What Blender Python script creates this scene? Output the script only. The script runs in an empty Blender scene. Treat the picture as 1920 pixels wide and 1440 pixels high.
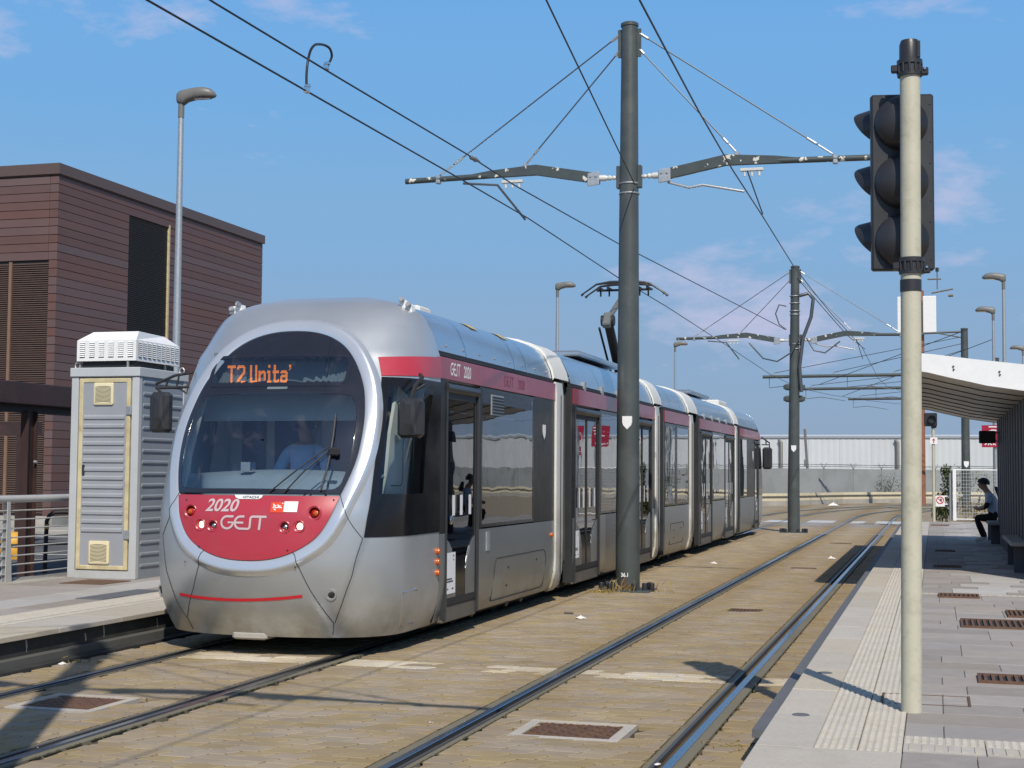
import bpy, bmesh, math, random
from mathutils import Vector, Matrix
random.seed(11)
SC = bpy.context.scene
COL = SC.collection
R = math.radians
# ---------------------------------------------------------------- camera
FPX, YAW, PITCH, ROLL, CAMH = 2729.23, 0.282906, 0.060043, 0.007237, 1.63675
_f = Vector((-math.sin(YAW) * math.cos(PITCH), math.cos(YAW) * math.cos(PITCH), math.sin(PITCH)))
_r0 = Vector((math.cos(YAW), math.sin(YAW), 0)); _u0 = _r0.cross(_f)
_r = _r0 * math.cos(ROLL) + _u0 * math.sin(ROLL); _u = -_r0 * math.sin(ROLL) + _u0 * math.cos(ROLL)
cam_data = bpy.data.cameras.new('camera'); cam = bpy.data.objects.new('camera', cam_data); COL.objects.link(cam)
cam_data.sensor_width = 36.0; cam_data.lens = FPX / 1920 * 36.0
cam_data.clip_start = 0.1; cam_data.clip_end = 3000
_m = Matrix((_r, _u, -_f)).transposed().to_4x4(); _m.translation = (0, 0, CAMH); cam.matrix_world = _m
SC.camera = cam
def in_view(p, margin=0.0):
    d = Vector(p) - Vector((0, 0, CAMH)); w = d.dot(_f)
    if w <= 0.1: return None
    x = d.dot(_r) / w * FPX / 960; y = d.dot(_u) / w * FPX / 720
    return w if abs(x) < 1 + margin and abs(y) < 1 + margin else None
# ---------------------------------------------------------------- sky and sun
SUN_DIR = Vector((0.43, -0.903, 1.0)).normalized()          # towards the sun: behind the camera, a little right
SUN_EL = math.asin(SUN_DIR.z)
world = bpy.data.worlds.new('World'); SC.world = world; world.use_nodes = True
nt = world.node_tree; nt.nodes.clear()
out = nt.nodes.new('ShaderNodeOutputWorld'); bg = nt.nodes.new('ShaderNodeBackground'); bg.inputs['Strength'].default_value = 0.13
sky = nt.nodes.new('ShaderNodeTexSky'); sky.sky_type = 'NISHITA'; sky.sun_disc = False
sky.sun_elevation = SUN_EL; sky.sun_rotation = math.atan2(SUN_DIR.x, SUN_DIR.y)
sky.altitude = 60; sky.air_density = 1.0; sky.dust_density = 0.2; sky.ozone_density = 3.5
geo = nt.nodes.new('ShaderNodeTexCoord')
mp = nt.nodes.new('ShaderNodeMapping'); mp.inputs['Scale'].default_value = (1.0, 1.0, 2.6); mp.inputs['Location'].default_value = (3.1, 1.7, 0.35)
nz = nt.nodes.new('ShaderNodeTexNoise'); nz.inputs['Scale'].default_value = 5.5; nz.inputs['Detail'].default_value = 7; nz.inputs['Roughness'].default_value = 0.6
cr = nt.nodes.new('ShaderNodeValToRGB'); cr.color_ramp.elements[0].position = 0.575; cr.color_ramp.elements[1].position = 0.70
cr.color_ramp.elements[1].color = (0.75, 0.75, 0.75, 1)
mixc = nt.nodes.new('ShaderNodeMix'); mixc.data_type = 'RGBA'; mixc.inputs['B'].default_value = (4.3, 4.35, 5.9, 1)
hsv = nt.nodes.new('ShaderNodeHueSaturation'); hsv.inputs['Saturation'].default_value = 0.98; hsv.inputs['Value'].default_value = 1.0
L = nt.links.new
L(geo.outputs['Generated'], mp.inputs['Vector']); L(mp.outputs['Vector'], nz.inputs['Vector']); L(nz.outputs['Fac'], cr.inputs['Fac'])
sepd = nt.nodes.new('ShaderNodeSeparateXYZ'); L(geo.outputs['Generated'], sepd.inputs[0])          # summer haze low over the horizon, the same all round
hz = nt.nodes.new('ShaderNodeValToRGB'); hz.color_ramp.interpolation = 'EASE'; he = hz.color_ramp.elements
he[0].position = 0.0; he[0].color = (0.285, 0.380, 0.512, 1); he[1].position = 0.36; he[1].color = (0.140, 0.385, 0.790, 1)
for ps, c_ in ((0.08, (0.260, 0.408, 0.610, 1)), (0.17, (0.212, 0.424, 0.700, 1)), (0.26, (0.165, 0.412, 0.760, 1))): e_ = he.new(ps); e_.color = c_
L(sepd.outputs['Z'], hz.inputs['Fac'])
hk = nt.nodes.new('ShaderNodeMix'); hk.data_type = 'RGBA'; hk.blend_type = 'MULTIPLY'; hk.inputs['Factor'].default_value = 1.0; hk.inputs['B'].default_value = (7.7, 7.7, 7.7, 1); L(hz.outputs['Color'], hk.inputs['A'])
hf = nt.nodes.new('ShaderNodeMapRange'); hf.inputs['From Min'].default_value = 0.30; hf.inputs['From Max'].default_value = 0.55; hf.interpolation_type = 'SMOOTHSTEP'; L(sepd.outputs['Z'], hf.inputs['Value'])
hm = nt.nodes.new('ShaderNodeMix'); hm.data_type = 'RGBA'; L(hf.outputs['Result'], hm.inputs['Factor']); L(hk.outputs['Result'], hm.inputs['A']); L(sky.outputs['Color'], hm.inputs['B']); L(hm.outputs['Result'], hsv.inputs['Color'])
L(cr.outputs['Color'], mixc.inputs['Factor']); L(hsv.outputs['Color'], mixc.inputs['A']); L(mixc.outputs['Result'], bg.inputs['Color'])
L(bg.outputs['Background'], out.inputs['Surface'])
sun_data = bpy.data.lights.new('sun', 'SUN'); sun_data.energy = 4.2; sun_data.angle = R(0.53); sun_data.color = (1.0, 0.93, 0.82)
sun = bpy.data.objects.new('sun', sun_data); COL.objects.link(sun); sun.location = (20, -40, 50)
sun.rotation_euler = SUN_DIR.to_track_quat('Z', 'Y').to_euler()
SC.view_settings.view_transform = 'Standard'; SC.view_settings.look = 'None'
SC.view_settings.exposure = 0.0; SC.view_settings.gamma = 1.0; SC.view_settings.use_curve_mapping = False
# ---------------------------------------------------------------- mesh helper
class MB:
    def __init__(s, xf=None): s.v = []; s.f = []; s.m = []; s.xf = xf
    def add(s, vs, fs, m=0):
        o = len(s.v)
        s.v += [tuple(v) for v in vs]
        for f in fs: s.f.append(tuple(i + o for i in f)); s.m.append(m)
        return s
    def box(s, a, b, m=0, c=0.0):
        x0, y0, z0 = (min(a[i], b[i]) for i in range(3)); x1, y1, z1 = (max(a[i], b[i]) for i in range(3))
        if c <= 0:
            v = [(x, y, z) for x in (x0, x1) for y in (y0, y1) for z in (z0, z1)]
            return s.add(v, [(0, 1, 3, 2), (4, 6, 7, 5), (0, 4, 5, 1), (2, 3, 7, 6), (0, 2, 6, 4), (1, 5, 7, 3)], m)
        return s.cbox(Vector(((x0 + x1) / 2, (y0 + y1) / 2, (z0 + z1) / 2)), Vector((1, 0, 0)) * (x1 - x0) / 2, Vector((0, 1, 0)) * (y1 - y0) / 2, Vector((0, 0, 1)) * (z1 - z0) / 2, c, m)
    def cbox(s, o, ax, ay, az, c, m=0):            # box with chamfered edges, half axes given
        o = Vector(o); A = [Vector(ax), Vector(ay), Vector(az)]; ln = [a.length for a in A]
        k = [max(0.0, 1 - min(c, l * 0.49) / l) for l in ln]
        vs = {}; V = []
        for sx in (-1, 1):
            for sy in (-1, 1):
                for sz in (-1, 1):
                    sg = (sx, sy, sz)
                    for ax_ in range(3):
                        co = o.copy()
                        for j in range(3): co += A[j] * sg[j] * (1.0 if j == ax_ else k[j])
                        vs[sg, ax_] = len(V); V.append(co)
        F = []
        for ax_ in range(3):
            a, b = [j for j in range(3) if j != ax_]
            for sg in (-1, 1):
                q = []
                for p, r in ((-1, -1), (1, -1), (1, 1), (-1, 1)):
                    t = [0, 0, 0]; t[ax_] = sg; t[a] = p; t[b] = r; q.append(vs[tuple(t), ax_])
                F.append(tuple(q))
            for p in (-1, 1):                       # edges along axis ax_
                for r in (-1, 1):
                    t0 = [0, 0, 0]; t0[a] = p; t0[b] = r; t0[ax_] = -1; t1 = list(t0); t1[ax_] = 1
                    F.append((vs[tuple(t0), a], vs[tuple(t1), a], vs[tuple(t1), b], vs[tuple(t0), b]))
        for sx in (-1, 1):
            for sy in (-1, 1):
                for sz in (-1, 1): F.append(tuple(vs[(sx, sy, sz), j] for j in range(3)))
        return s.add(V, F, m)
    def beam(s, p0, p1, w, h, m=0, up=(0, 0, 1), c=0.0):
        p0, p1 = Vector(p0), Vector(p1); d = p1 - p0; t = d.normalized(); up = Vector(up)
        sd = t.cross(up)
        if sd.length < 1e-4: sd = t.cross(Vector((1, 0, 0)))
        sd.normalize(); u = sd.cross(t)
        if c > 0: return s.cbox((p0 + p1) / 2, t * d.length / 2, sd * w / 2, u * h / 2, c, m)
        v = [p + sd * a * w / 2 + u * b * h / 2 for p in (p0, p1) for a, b in ((-1, -1), (1, -1), (1, 1), (-1, 1))]
        return s.add(v, [(0, 1, 2, 3), (7, 6, 5, 4), (0, 4, 5, 1), (1, 5, 6, 2), (2, 6, 7, 3), (3, 7, 4, 0)], m)
    def tube(s, pts, r, n=8, m=0, caps=True, closed=False):
        P = [Vector(p) for p in pts]; N = len(P)
        rs = r if isinstance(r, (list, tuple)) else [r] * N
        ref = None; V = []
        for i in range(N):
            if closed: t = P[(i + 1) % N] - P[i - 1]
            else: t = P[min(i + 1, N - 1)] - P[max(i - 1, 0)]
            t.normalize()
            if ref is None:
                ref = Vector((0, 0, 1)) if abs(t.z) < 0.9 else Vector((1, 0, 0))
            a = t.cross(ref)
            if a.length < 1e-5: a = t.cross(Vector((0, 1, 0.01)))
            a.normalize(); b = a.cross(t); ref = b
            for k in range(n):
                an = 2 * math.pi * k / n; V.append(P[i] + (a * math.cos(an) + b * math.sin(an)) * rs[i])
        F = []
        for i in range(N if closed else N - 1):
            j = (i + 1) % N
            for k in range(n):
                l = (k + 1) % n; F.append((i * n + k, i * n + l, j * n + l, j * n + k))
        if caps and not closed: F.append(tuple(range(n - 1, -1, -1))); F.append(tuple((N - 1) * n + k for k in range(n)))
        return s.add(V, F, m)
    def lathe(s, prof, o=(0, 0, 0), axis=(0, 0, 1), n=16, m=0, caps=True):
        ax = Vector(axis).normalized(); o = Vector(o)
        a = ax.cross(Vector((1, 0, 0)) if abs(ax.x) < 0.9 else Vector((0, 1, 0))).normalized(); b = ax.cross(a)
        V = [o + ax * h + (a * math.cos(2 * math.pi * k / n) + b * math.sin(2 * math.pi * k / n)) * r for r, h in prof for k in range(n)]
        F = [(i * n + k, i * n + (k + 1) % n, (i + 1) * n + (k + 1) % n, (i + 1) * n + k) for i in range(len(prof) - 1) for k in range(n)]
        if caps: F.append(tuple(range(n - 1, -1, -1))); F.append(tuple((len(prof) - 1) * n + k for k in range(n)))
        return s.add(V, F, m)
    def prism(s, poly, vec, m=0, caps=True):       # poly: 3D points, extruded by vec
        P = [Vector(p) for p in poly]; n = len(P); vec = Vector(vec)
        F = [(i, (i + 1) % n, n + (i + 1) % n, n + i) for i in range(n)]
        if caps: F += [tuple(range(n - 1, -1, -1)), tuple(range(n, 2 * n))]
        return s.add(P + [p + vec for p in P], F, m)
    def grid(s, rows, m=0, wrap=False):            # rows of 3D points
        nr, nc = len(rows), len(rows[0]); V = [p for r in rows for p in r]
        F = []
        for i in range(nr - 1):
            for k in range(nc if wrap else nc - 1):
                l = (k + 1) % nc; F.append((i * nc + k, i * nc + l, (i + 1) * nc + l, (i + 1) * nc + k))
        return s.add(V, F, m)
    def mesh(s, name, org=(0, 0, 0), smooth=0):
        o = Vector(org); xf = s.xf
        vs = [Vector(v) for v in s.v]
        if xf: vs = [xf(v) for v in vs]
        me = bpy.data.meshes.new(name); me.from_pydata([tuple(v - o) for v in vs], [], s.f)
        me.polygons.foreach_set('material_index', s.m)
        if smooth:
            me.polygons.foreach_set('use_smooth', [True] * len(s.f)); me.update(); me.set_sharp_from_angle(angle=R(smooth))
        me.update(); return me
    def build(s, name, mats, parent=None, smooth=0, label=None):
        org = ORG.get(parent.name, (0, 0, 0)) if parent else (0, 0, 0)
        me = s.mesh(name, org, smooth)
        for x in (mats if isinstance(mats, (list, tuple)) else [mats]): me.materials.append(x)
        o = bpy.data.objects.new(name, me); COL.objects.link(o)
        if parent: o.parent = parent
        ORG[o.name] = org
        if label: o['label'] = label
        return o
ORG = {}
def root(name, label, cat, loc, group=None):
    o = bpy.data.objects.new(name, None); COL.objects.link(o); o.location = loc; o.empty_display_size = 0.2
    ORG[o.name] = tuple(loc); o['label'] = label; o['category'] = cat
    if group: o['group'] = group
    return o
def tag(o, label, cat, group=None):
    o['label'] = label; o['category'] = cat
    if group: o['group'] = group
    return o
def kind(o, k): o['kind'] = k; return o
def kids(o): return [c for c in bpy.data.objects if c.parent == o]
def copy_tree(o, loc=None, label=None, rotz=None, parent=None):
    c = o.copy(); COL.objects.link(c)
    if parent: c.parent = parent
    if loc is not None: c.location = loc
    if rotz is not None: c.rotation_euler = (0, 0, rotz)
    if label: c['label'] = label
    for ch in kids(o): copy_tree(ch, parent=c)
    return c
def share(src, name, loc_delta, parent):           # another object on the same mesh, moved
    c = bpy.data.objects.new(name, src.data); COL.objects.link(c); c.parent = parent; c.location = loc_delta; return c
def interp(t, pts):
    n = len(pts)
    if t <= pts[0][0]: return pts[0][1]
    if t >= pts[-1][0]: return pts[-1][1]
    for i in range(n - 1):
        if t <= pts[i + 1][0]: break
    x0, y0 = pts[i]; x1, y1 = pts[i + 1]; h = x1 - x0
    def sl(k):
        if k == 0: return (pts[1][1] - pts[0][1]) / (pts[1][0] - pts[0][0])
        if k == n - 1: return (pts[-1][1] - pts[-2][1]) / (pts[-1][0] - pts[-2][0])
        a = (pts[k][1] - pts[k - 1][1]) / (pts[k][0] - pts[k - 1][0]); b = (pts[k + 1][1] - pts[k][1]) / (pts[k + 1][0] - pts[k][0])
        return 0 if a * b <= 0 else 2 * a * b / (a + b)
    m0, m1 = sl(i), sl(i + 1); u = (t - x0) / h
    return (2 * u**3 - 3 * u * u + 1) * y0 + (u**3 - 2 * u * u + u) * h * m0 + (-2 * u**3 + 3 * u * u) * y1 + (u**3 - u * u) * h * m1
# ---------------------------------------------------------------- materials
def rgb(*c): return tuple(c) + (1,)
def mat(name, col, rough=0.5, metal=0.0, var=0.12, vs=6.0, bump=0.0, bs=60.0, rnd=0.0, spec=0.5, dirt=None, dz=None, coat=0.0, stretch=None, spots=None):
    """procedural Principled: noise-varied colour, fine bump, per-piece variation, optional stain colour"""
    m = bpy.data.materials.new(name); m.use_nodes = True; n = m.node_tree; b = n.nodes['Principled BSDF']; K = n.links.new
    b.inputs['Roughness'].default_value = rough; b.inputs['Metallic'].default_value = metal
    b.inputs['Specular IOR Level'].default_value = spec
    if coat: b.inputs['Coat Weight'].default_value = coat; b.inputs['Coat Roughness'].default_value = 0.06
    g = n.nodes.new('ShaderNodeNewGeometry'); vec = g.outputs['Position']
    if stretch:
        mp = n.nodes.new('ShaderNodeMapping'); mp.inputs['Scale'].default_value = stretch; K(vec, mp.inputs['Vector']); svec = mp.outputs['Vector']
    else: svec = vec
    nz = n.nodes.new('ShaderNodeTexNoise'); nz.inputs['Scale'].default_value = vs; nz.inputs['Detail'].default_value = 6; nz.inputs['Roughness'].default_value = 0.6
    K(svec, nz.inputs['Vector'])
    val = n.nodes.new('ShaderNodeMapRange'); val.inputs['From Min'].default_value = 0.3; val.inputs['From Max'].default_value = 0.7
    val.inputs['To Min'].default_value = 1 - var; val.inputs['To Max'].default_value = 1 + var
    K(nz.outputs['Fac'], val.inputs['Value'])
    h = n.nodes.new('ShaderNodeHueSaturation'); h.inputs['Color'].default_value = rgb(*col)
    vsock = val.outputs['Result']
    if rnd:
        oi = n.nodes.new('ShaderNodeObjectInfo'); ad = n.nodes.new('ShaderNodeMath'); ad.operation = 'ADD'
        K(oi.outputs['Random'], ad.inputs[0]); K(g.outputs['Random Per Island'], ad.inputs[1])
        fr = n.nodes.new('ShaderNodeMath'); fr.operation = 'FRACT'; K(ad.outputs[0], fr.inputs[0])
        mr = n.nodes.new('ShaderNodeMapRange'); mr.inputs['To Min'].default_value = 1 - rnd; mr.inputs['To Max'].default_value = 1 + rnd; K(fr.outputs[0], mr.inputs['Value'])
        mu = n.nodes.new('ShaderNodeMath'); mu.operation = 'MULTIPLY'; K(mr.outputs['Result'], mu.inputs[0]); K(vsock, mu.inputs[1]); vsock = mu.outputs[0]
        wn = n.nodes.new('ShaderNodeMath'); wn.operation = 'MULTIPLY_ADD'; wn.inputs[1].default_value = 7.31; wn.inputs[2].default_value = 0.17; K(fr.outputs[0], wn.inputs[0])
        f2 = n.nodes.new('ShaderNodeMath'); f2.operation = 'FRACT'; K(wn.outputs[0], f2.inputs[0])
        hr = n.nodes.new('ShaderNodeMapRange'); hr.inputs['To Min'].default_value = 0.5 - rnd * 0.07; hr.inputs['To Max'].default_value = 0.5 + rnd * 0.06; K(f2.outputs[0], hr.inputs['Value']); K(hr.outputs['Result'], h.inputs['Hue'])
        sr = n.nodes.new('ShaderNodeMapRange'); sr.inputs['To Min'].default_value = 0.75; sr.inputs['To Max'].default_value = 1.25; K(f2.outputs[0], sr.inputs['Value']); K(sr.outputs['Result'], h.inputs['Saturation'])
    K(vsock, h.inputs['Value'])
    csock = h.outputs['Color']
    if dirt:
        dcol, amt, dscale = dirt
        n2 = n.nodes.new('ShaderNodeTexNoise'); n2.inputs['Scale'].default_value = dscale; n2.inputs['Detail'].default_value = 8; n2.inputs['Roughness'].default_value = 0.65
        K(svec, n2.inputs['Vector'])
        fm = n.nodes.new('ShaderNodeMapRange'); fm.inputs['From Min'].default_value = 0.48; fm.inputs['From Max'].default_value = 0.72; fm.inputs['To Max'].default_value = amt; K(n2.outputs['Fac'], fm.inputs['Value'])
        fs = fm.outputs['Result']
        if dz:                                       # grime gathers low down (splash height), a wear mark of its own
            sp = n.nodes.new('ShaderNodeSeparateXYZ'); K(vec, sp.inputs[0])
            zr = n.nodes.new('ShaderNodeMapRange'); zr.inputs['From Min'].default_value = dz[0]; zr.inputs['From Max'].default_value = dz[1]; zr.inputs['To Min'].default_value = amt; zr.inputs['To Max'].default_value = 0; K(sp.outputs['Z'], zr.inputs['Value'])
            mm = n.nodes.new('ShaderNodeMath'); mm.operation = 'MULTIPLY'; K(zr.outputs['Result'], mm.inputs[0])
            nr = n.nodes.new('ShaderNodeMapRange'); nr.inputs['From Min'].default_value = 0.3; nr.inputs['From Max'].default_value = 0.62; K(n2.outputs['Fac'], nr.inputs['Value']); K(nr.outputs['Result'], mm.inputs[1]); fs = mm.outputs[0]
        mx = n.nodes.new('ShaderNodeMix'); mx.data_type = 'RGBA'; mx.inputs['B'].default_value = rgb(*dcol); K(fs, mx.inputs['Factor']); K(csock, mx.inputs['A']); csock = mx.outputs['Result']
    K(csock, b.inputs['Base Color'])
    rr = n.nodes.new('ShaderNodeMapRange'); rr.inputs['To Min'].default_value = max(0, rough - 0.08); rr.inputs['To Max'].default_value = min(1, rough + 0.08); K(nz.outputs['Fac'], rr.inputs['Value']); K(rr.outputs['Result'], b.inputs['Roughness'])
    if bump:
        n3 = n.nodes.new('ShaderNodeTexNoise'); n3.inputs['Scale'].default_value = bs; n3.inputs['Detail'].default_value = 4; K(svec, n3.inputs['Vector'])
        bp = n.nodes.new('ShaderNodeBump'); bp.inputs['Strength'].default_value = bump; bp.inputs['Distance'].default_value = 0.01; K(n3.outputs['Fac'], bp.inputs['Height']); K(bp.outputs['Normal'], b.inputs['Normal'])
    return m
def emit(name, col, st):
    m = bpy.data.materials.new(name); m.use_nodes = True; n = m.node_tree; b = n.nodes['Principled BSDF']
    b.inputs['Base Color'].default_value = rgb(*col); b.inputs['Emission Color'].default_value = rgb(*col); b.inputs['Emission Strength'].default_value = st; return m
def glass(name, tint, ior=1.5, rough=0.02, wob=0.0, boost=1.0):
    """tinted pane: transparent with a Fresnel mirror on top"""
    m = bpy.data.materials.new(name); m.use_nodes = True; n = m.node_tree; n.nodes.clear(); K = n.links.new
    o = n.nodes.new('ShaderNodeOutputMaterial'); t = n.nodes.new('ShaderNodeBsdfTransparent'); t.inputs['Color'].default_value = rgb(*tint)
    g = n.nodes.new('ShaderNodeBsdfGlossy'); g.inputs['Roughness'].default_value = rough; g.inputs['Color'].default_value = (0.95, 0.97, 1, 1)
    f = n.nodes.new('ShaderNodeFresnel'); f.inputs['IOR'].default_value = ior
    mu = n.nodes.new('ShaderNodeMath'); mu.operation = 'MULTIPLY'; mu.use_clamp = True; mu.inputs[1].default_value = boost; K(f.outputs[0], mu.inputs[0])
    mx = n.nodes.new('ShaderNodeMixShader'); K(mu.outputs[0], mx.inputs['Fac']); K(t.outputs[0], mx.inputs[1]); K(g.outputs[0], mx.inputs[2]); K(mx.outputs[0], o.inputs['Surface'])
    if wob:
        ge = n.nodes.new('ShaderNodeNewGeometry'); nz = n.nodes.new('ShaderNodeTexNoise'); nz.inputs['Scale'].default_value = 1.3; nz.inputs['Detail'].default_value = 2; K(ge.outputs['Position'], nz.inputs['Vector'])
        bp = n.nodes.new('ShaderNodeBump'); bp.inputs['Strength'].default_value = wob; bp.inputs['Distance'].default_value = 0.02; K(nz.outputs['Fac'], bp.inputs['Height']); K(bp.outputs['Normal'], g.inputs['Normal']); K(bp.outputs['Normal'], f.inputs['Normal'])
    return m
RUST_X = (-6.503, -5.013, -2.939, -1.449)
def stained(name, col, rnd, rough=0.85, bump=0.5, bs=140):
    """paving: per-piece tones plus brown rail rust staining along the rails"""
    m = mat(name, col, rough, var=0.08, vs=3.0, bump=bump, bs=bs, rnd=rnd, dirt=((0.13, 0.10, 0.07), 0.30, 1.3), spec=0.3)
    n = m.node_tree; K = n.links.new; b = n.nodes['Principled BSDF']
    src = b.inputs['Base Color'].links[0].from_socket
    g = n.nodes.new('ShaderNodeNewGeometry'); sp = n.nodes.new('ShaderNodeSeparateXYZ'); K(g.outputs['Position'], sp.inputs[0])
    last = None
    for x in RUST_X:
        a = n.nodes.new('ShaderNodeMath'); a.operation = 'SUBTRACT'; a.inputs[1].default_value = x; K(sp.outputs['X'], a.inputs[0])
        c = n.nodes.new('ShaderNodeMath'); c.operation = 'ABSOLUTE'; K(a.outputs[0], c.inputs[0])
        if last is None: last = c
        else:
            mi = n.nodes.new('ShaderNodeMath'); mi.operation = 'MINIMUM'; K(last.outputs[0], mi.inputs[0]); K(c.outputs[0], mi.inputs[1]); last = mi
    nz = n.nodes.new('ShaderNodeTexNoise'); nz.inputs['Scale'].default_value = 1.1; nz.inputs['Detail'].default_value = 6; nz.inputs['Roughness'].default_value = 0.7; K(g.outputs['Position'], nz.inputs['Vector'])
    r = n.nodes.new('ShaderNodeMapRange'); r.inputs['From Min'].default_value = 0.05; r.inputs['From Max'].default_value = 0.62; r.inputs['To Min'].default_value = 0.95; r.inputs['To Max'].default_value = 0.0; K(last.outputs[0], r.inputs['Value'])
    yr = n.nodes.new('ShaderNodeMapRange'); yr.inputs['From Min'].default_value = 7; yr.inputs['From Max'].default_value = 24; yr.inputs['To Min'].default_value = 0.35; yr.inputs['To Max'].default_value = 1.0; K(sp.outputs['Y'], yr.inputs['Value'])
    m1 = n.nodes.new('ShaderNodeMath'); m1.operation = 'MULTIPLY'; K(r.outputs['Result'], m1.inputs[0]); K(yr.outputs['Result'], m1.inputs[1])
    nr = n.nodes.new('ShaderNodeMapRange'); nr.inputs['From Min'].default_value = 0.3; nr.inputs['From Max'].default_value = 0.62; nr.inputs['To Min'].default_value = 0.35; K(nz.outputs['Fac'], nr.inputs['Value'])
    m2 = n.nodes.new('ShaderNodeMath'); m2.operation = 'MULTIPLY'; K(m1.outputs[0], m2.inputs[0]); K(nr.outputs['Result'], m2.inputs[1])
    mx = n.nodes.new('ShaderNodeMix'); mx.data_type = 'RGBA'; mx.inputs['B'].default_value = (0.235, 0.155, 0.06, 1); K(m2.outputs[0], mx.inputs['Factor']); K(src, mx.inputs['A']); K(mx.outputs['Result'], b.inputs['Base Color'])
    return m
def paint_worn(name, col, chip, amt=0.5, scale=7.0, rough=0.45):
    """painted metal with flakes broken off, showing the pale primer"""
    m = mat(name, col, rough, var=0.1, vs=5, bump=0.1, bs=90); n = m.node_tree; K = n.links.new; b = n.nodes['Principled BSDF']
    src = b.inputs['Base Color'].links[0].from_socket
    g = n.nodes.new('ShaderNodeNewGeometry'); nz = n.nodes.new('ShaderNodeTexNoise'); nz.inputs['Scale'].default_value = scale; nz.inputs['Detail'].default_value = 3; K(g.outputs['Position'], nz.inputs['Vector'])
    r = n.nodes.new('ShaderNodeMapRange'); r.inputs['From Min'].default_value = amt; r.inputs['From Max'].default_value = amt + 0.02; K(nz.outputs['Fac'], r.inputs['Value'])
    mx = n.nodes.new('ShaderNodeMix'); mx.data_type = 'RGBA'; mx.inputs['B'].default_value = rgb(*chip); K(r.outputs['Result'], mx.inputs['Factor']); K(src, mx.inputs['A']); K(mx.outputs['Result'], b.inputs['Base Color'])
    return m
X = {}
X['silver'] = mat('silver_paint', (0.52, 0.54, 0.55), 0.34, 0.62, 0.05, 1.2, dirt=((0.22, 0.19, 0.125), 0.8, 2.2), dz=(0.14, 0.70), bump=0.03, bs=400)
X['ring'] = mat('sunlit_silver_ring', (0.64, 0.66, 0.68), 0.27, 0.6, 0.03, 1.2)  # the nose silver made paler: sunlight on the ring put into its colour
X['silver_dim_side'] = mat('silver_dim_side_paint', (0.335, 0.37, 0.395), 0.33, 0.72, 0.05, 0.9, dirt=((0.20, 0.17, 0.115), 0.8, 2.6), dz=(0.14, 0.80), bump=0.03, bs=300)  # same silver, darkened and cooled in colour for the side's grazing light
X['roof_silver'] = mat('roof_silver_paint', (0.50, 0.54, 0.58), 0.22, 0.8, 0.05, 1.0, bump=0.03, bs=5)
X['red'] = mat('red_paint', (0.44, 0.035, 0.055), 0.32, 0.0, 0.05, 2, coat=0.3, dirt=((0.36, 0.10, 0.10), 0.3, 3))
X['red_dim_side'] = mat('red_dim_side_band', (0.31, 0.036, 0.06), 0.3, 0.0, 0.05, 2, coat=0.35, dirt=((0.36, 0.14, 0.15), 0.35, 3))  # livery red darkened in its colour, as the side catches less sun
X['red_bright'] = mat('red_tape', (0.62, 0.02, 0.03), 0.4, 0.0, 0.03)
X['black_gloss'] = mat('black_gloss_trim', (0.011, 0.011, 0.013), 0.13, 0.0, 0.1, spec=0.35)
X['pillar_black'] = mat('black_pillar', (0.014, 0.014, 0.015), 0.30, 0.0, 0.1, spec=0.3)
X['black'] = mat('black_rubber', (0.018, 0.018, 0.019), 0.6, 0.0, 0.2, bump=0.15, bs=200)
X['black_plastic'] = mat('black_plastic', (0.028, 0.028, 0.031), 0.38, 0.0, 0.1, bump=0.08, bs=300)
X['frit'] = mat('dark_glass_border', (0.016, 0.016, 0.022), 0.045, 0.0, 0.1, spec=0.8)
X['windscreen'] = glass('windscreen_glass', (0.84, 0.90, 0.93), 1.5, 0.01, boost=2.6)
X['side_glass'] = glass('side_window_glass', (0.13, 0.15, 0.17), 1.55, 0.012, wob=0.10, boost=1.55)
X['cab_glass'] = glass('cab_window_glass', (0.72, 0.78, 0.80), 1.5, 0.01, boost=1.2)
X['offwhite'] = mat('cream_portal_paint', (0.66, 0.65, 0.60), 0.5, 0.0, 0.06, 3, dirt=((0.26, 0.21, 0.10), 0.9, 4), dz=(0.15, 1.5))
X['cabin_grey'] = mat('cabin_grey_plastic', (0.70, 0.72, 0.71), 0.6, 0.0, 0.05)
X['cabin_dash'] = mat('dashboard_plastic', (0.20, 0.255, 0.30), 0.5, 0.0, 0.08)
X['cabin_blue'] = mat('cabin_blue_glass', (0.05, 0.075, 0.17), 0.15, 0.0, 0.1)
X['sunblind'] = mat('sunblind_fabric', (0.42, 0.46, 0.44), 0.8, 0.0, 0.05)
X['amber'] = mat('amber_lens', (0.52, 0.105, 0.012), 0.2, 0.0, 0.1, coat=0.5)
X['redlens'] = mat('red_lens', (0.45, 0.015, 0.01), 0.15, 0.0, 0.1, coat=0.6)
X['lamp_lit'] = emit('lit_headlamp', (1.0, 0.82, 0.55), 3.0)
X['chrome'] = mat('bright_metal', (0.72, 0.72, 0.72), 0.18, 1.0, 0.05)
X['display_glass'] = glass('display_glass', (0.80, 0.86, 0.88), 1.5, 0.01, boost=2.4)
X['led'] = emit('orange_display_dots', (1.0, 0.24, 0.02), 1.15)
X['display'] = mat('display_window', (0.16, 0.20, 0.22), 0.16, 0.0, 0.25, 2.2)
X['letter_grey'] = mat('grey_lettering', (0.55, 0.44, 0.45), 0.5, 0.0, 0.03)
X['letter_white'] = mat('white_lettering', (0.80, 0.78, 0.76), 0.5, 0.0, 0.03)
X['white'] = mat('white_paint', (0.78, 0.78, 0.77), 0.45, 0.0, 0.04)
X['white_print'] = mat('white_sticker', (0.80, 0.80, 0.80), 0.4, 0.0, 0.03)
X['ink'] = mat('dark_print', (0.04, 0.04, 0.05), 0.5, 0.0, 0.03)
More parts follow.
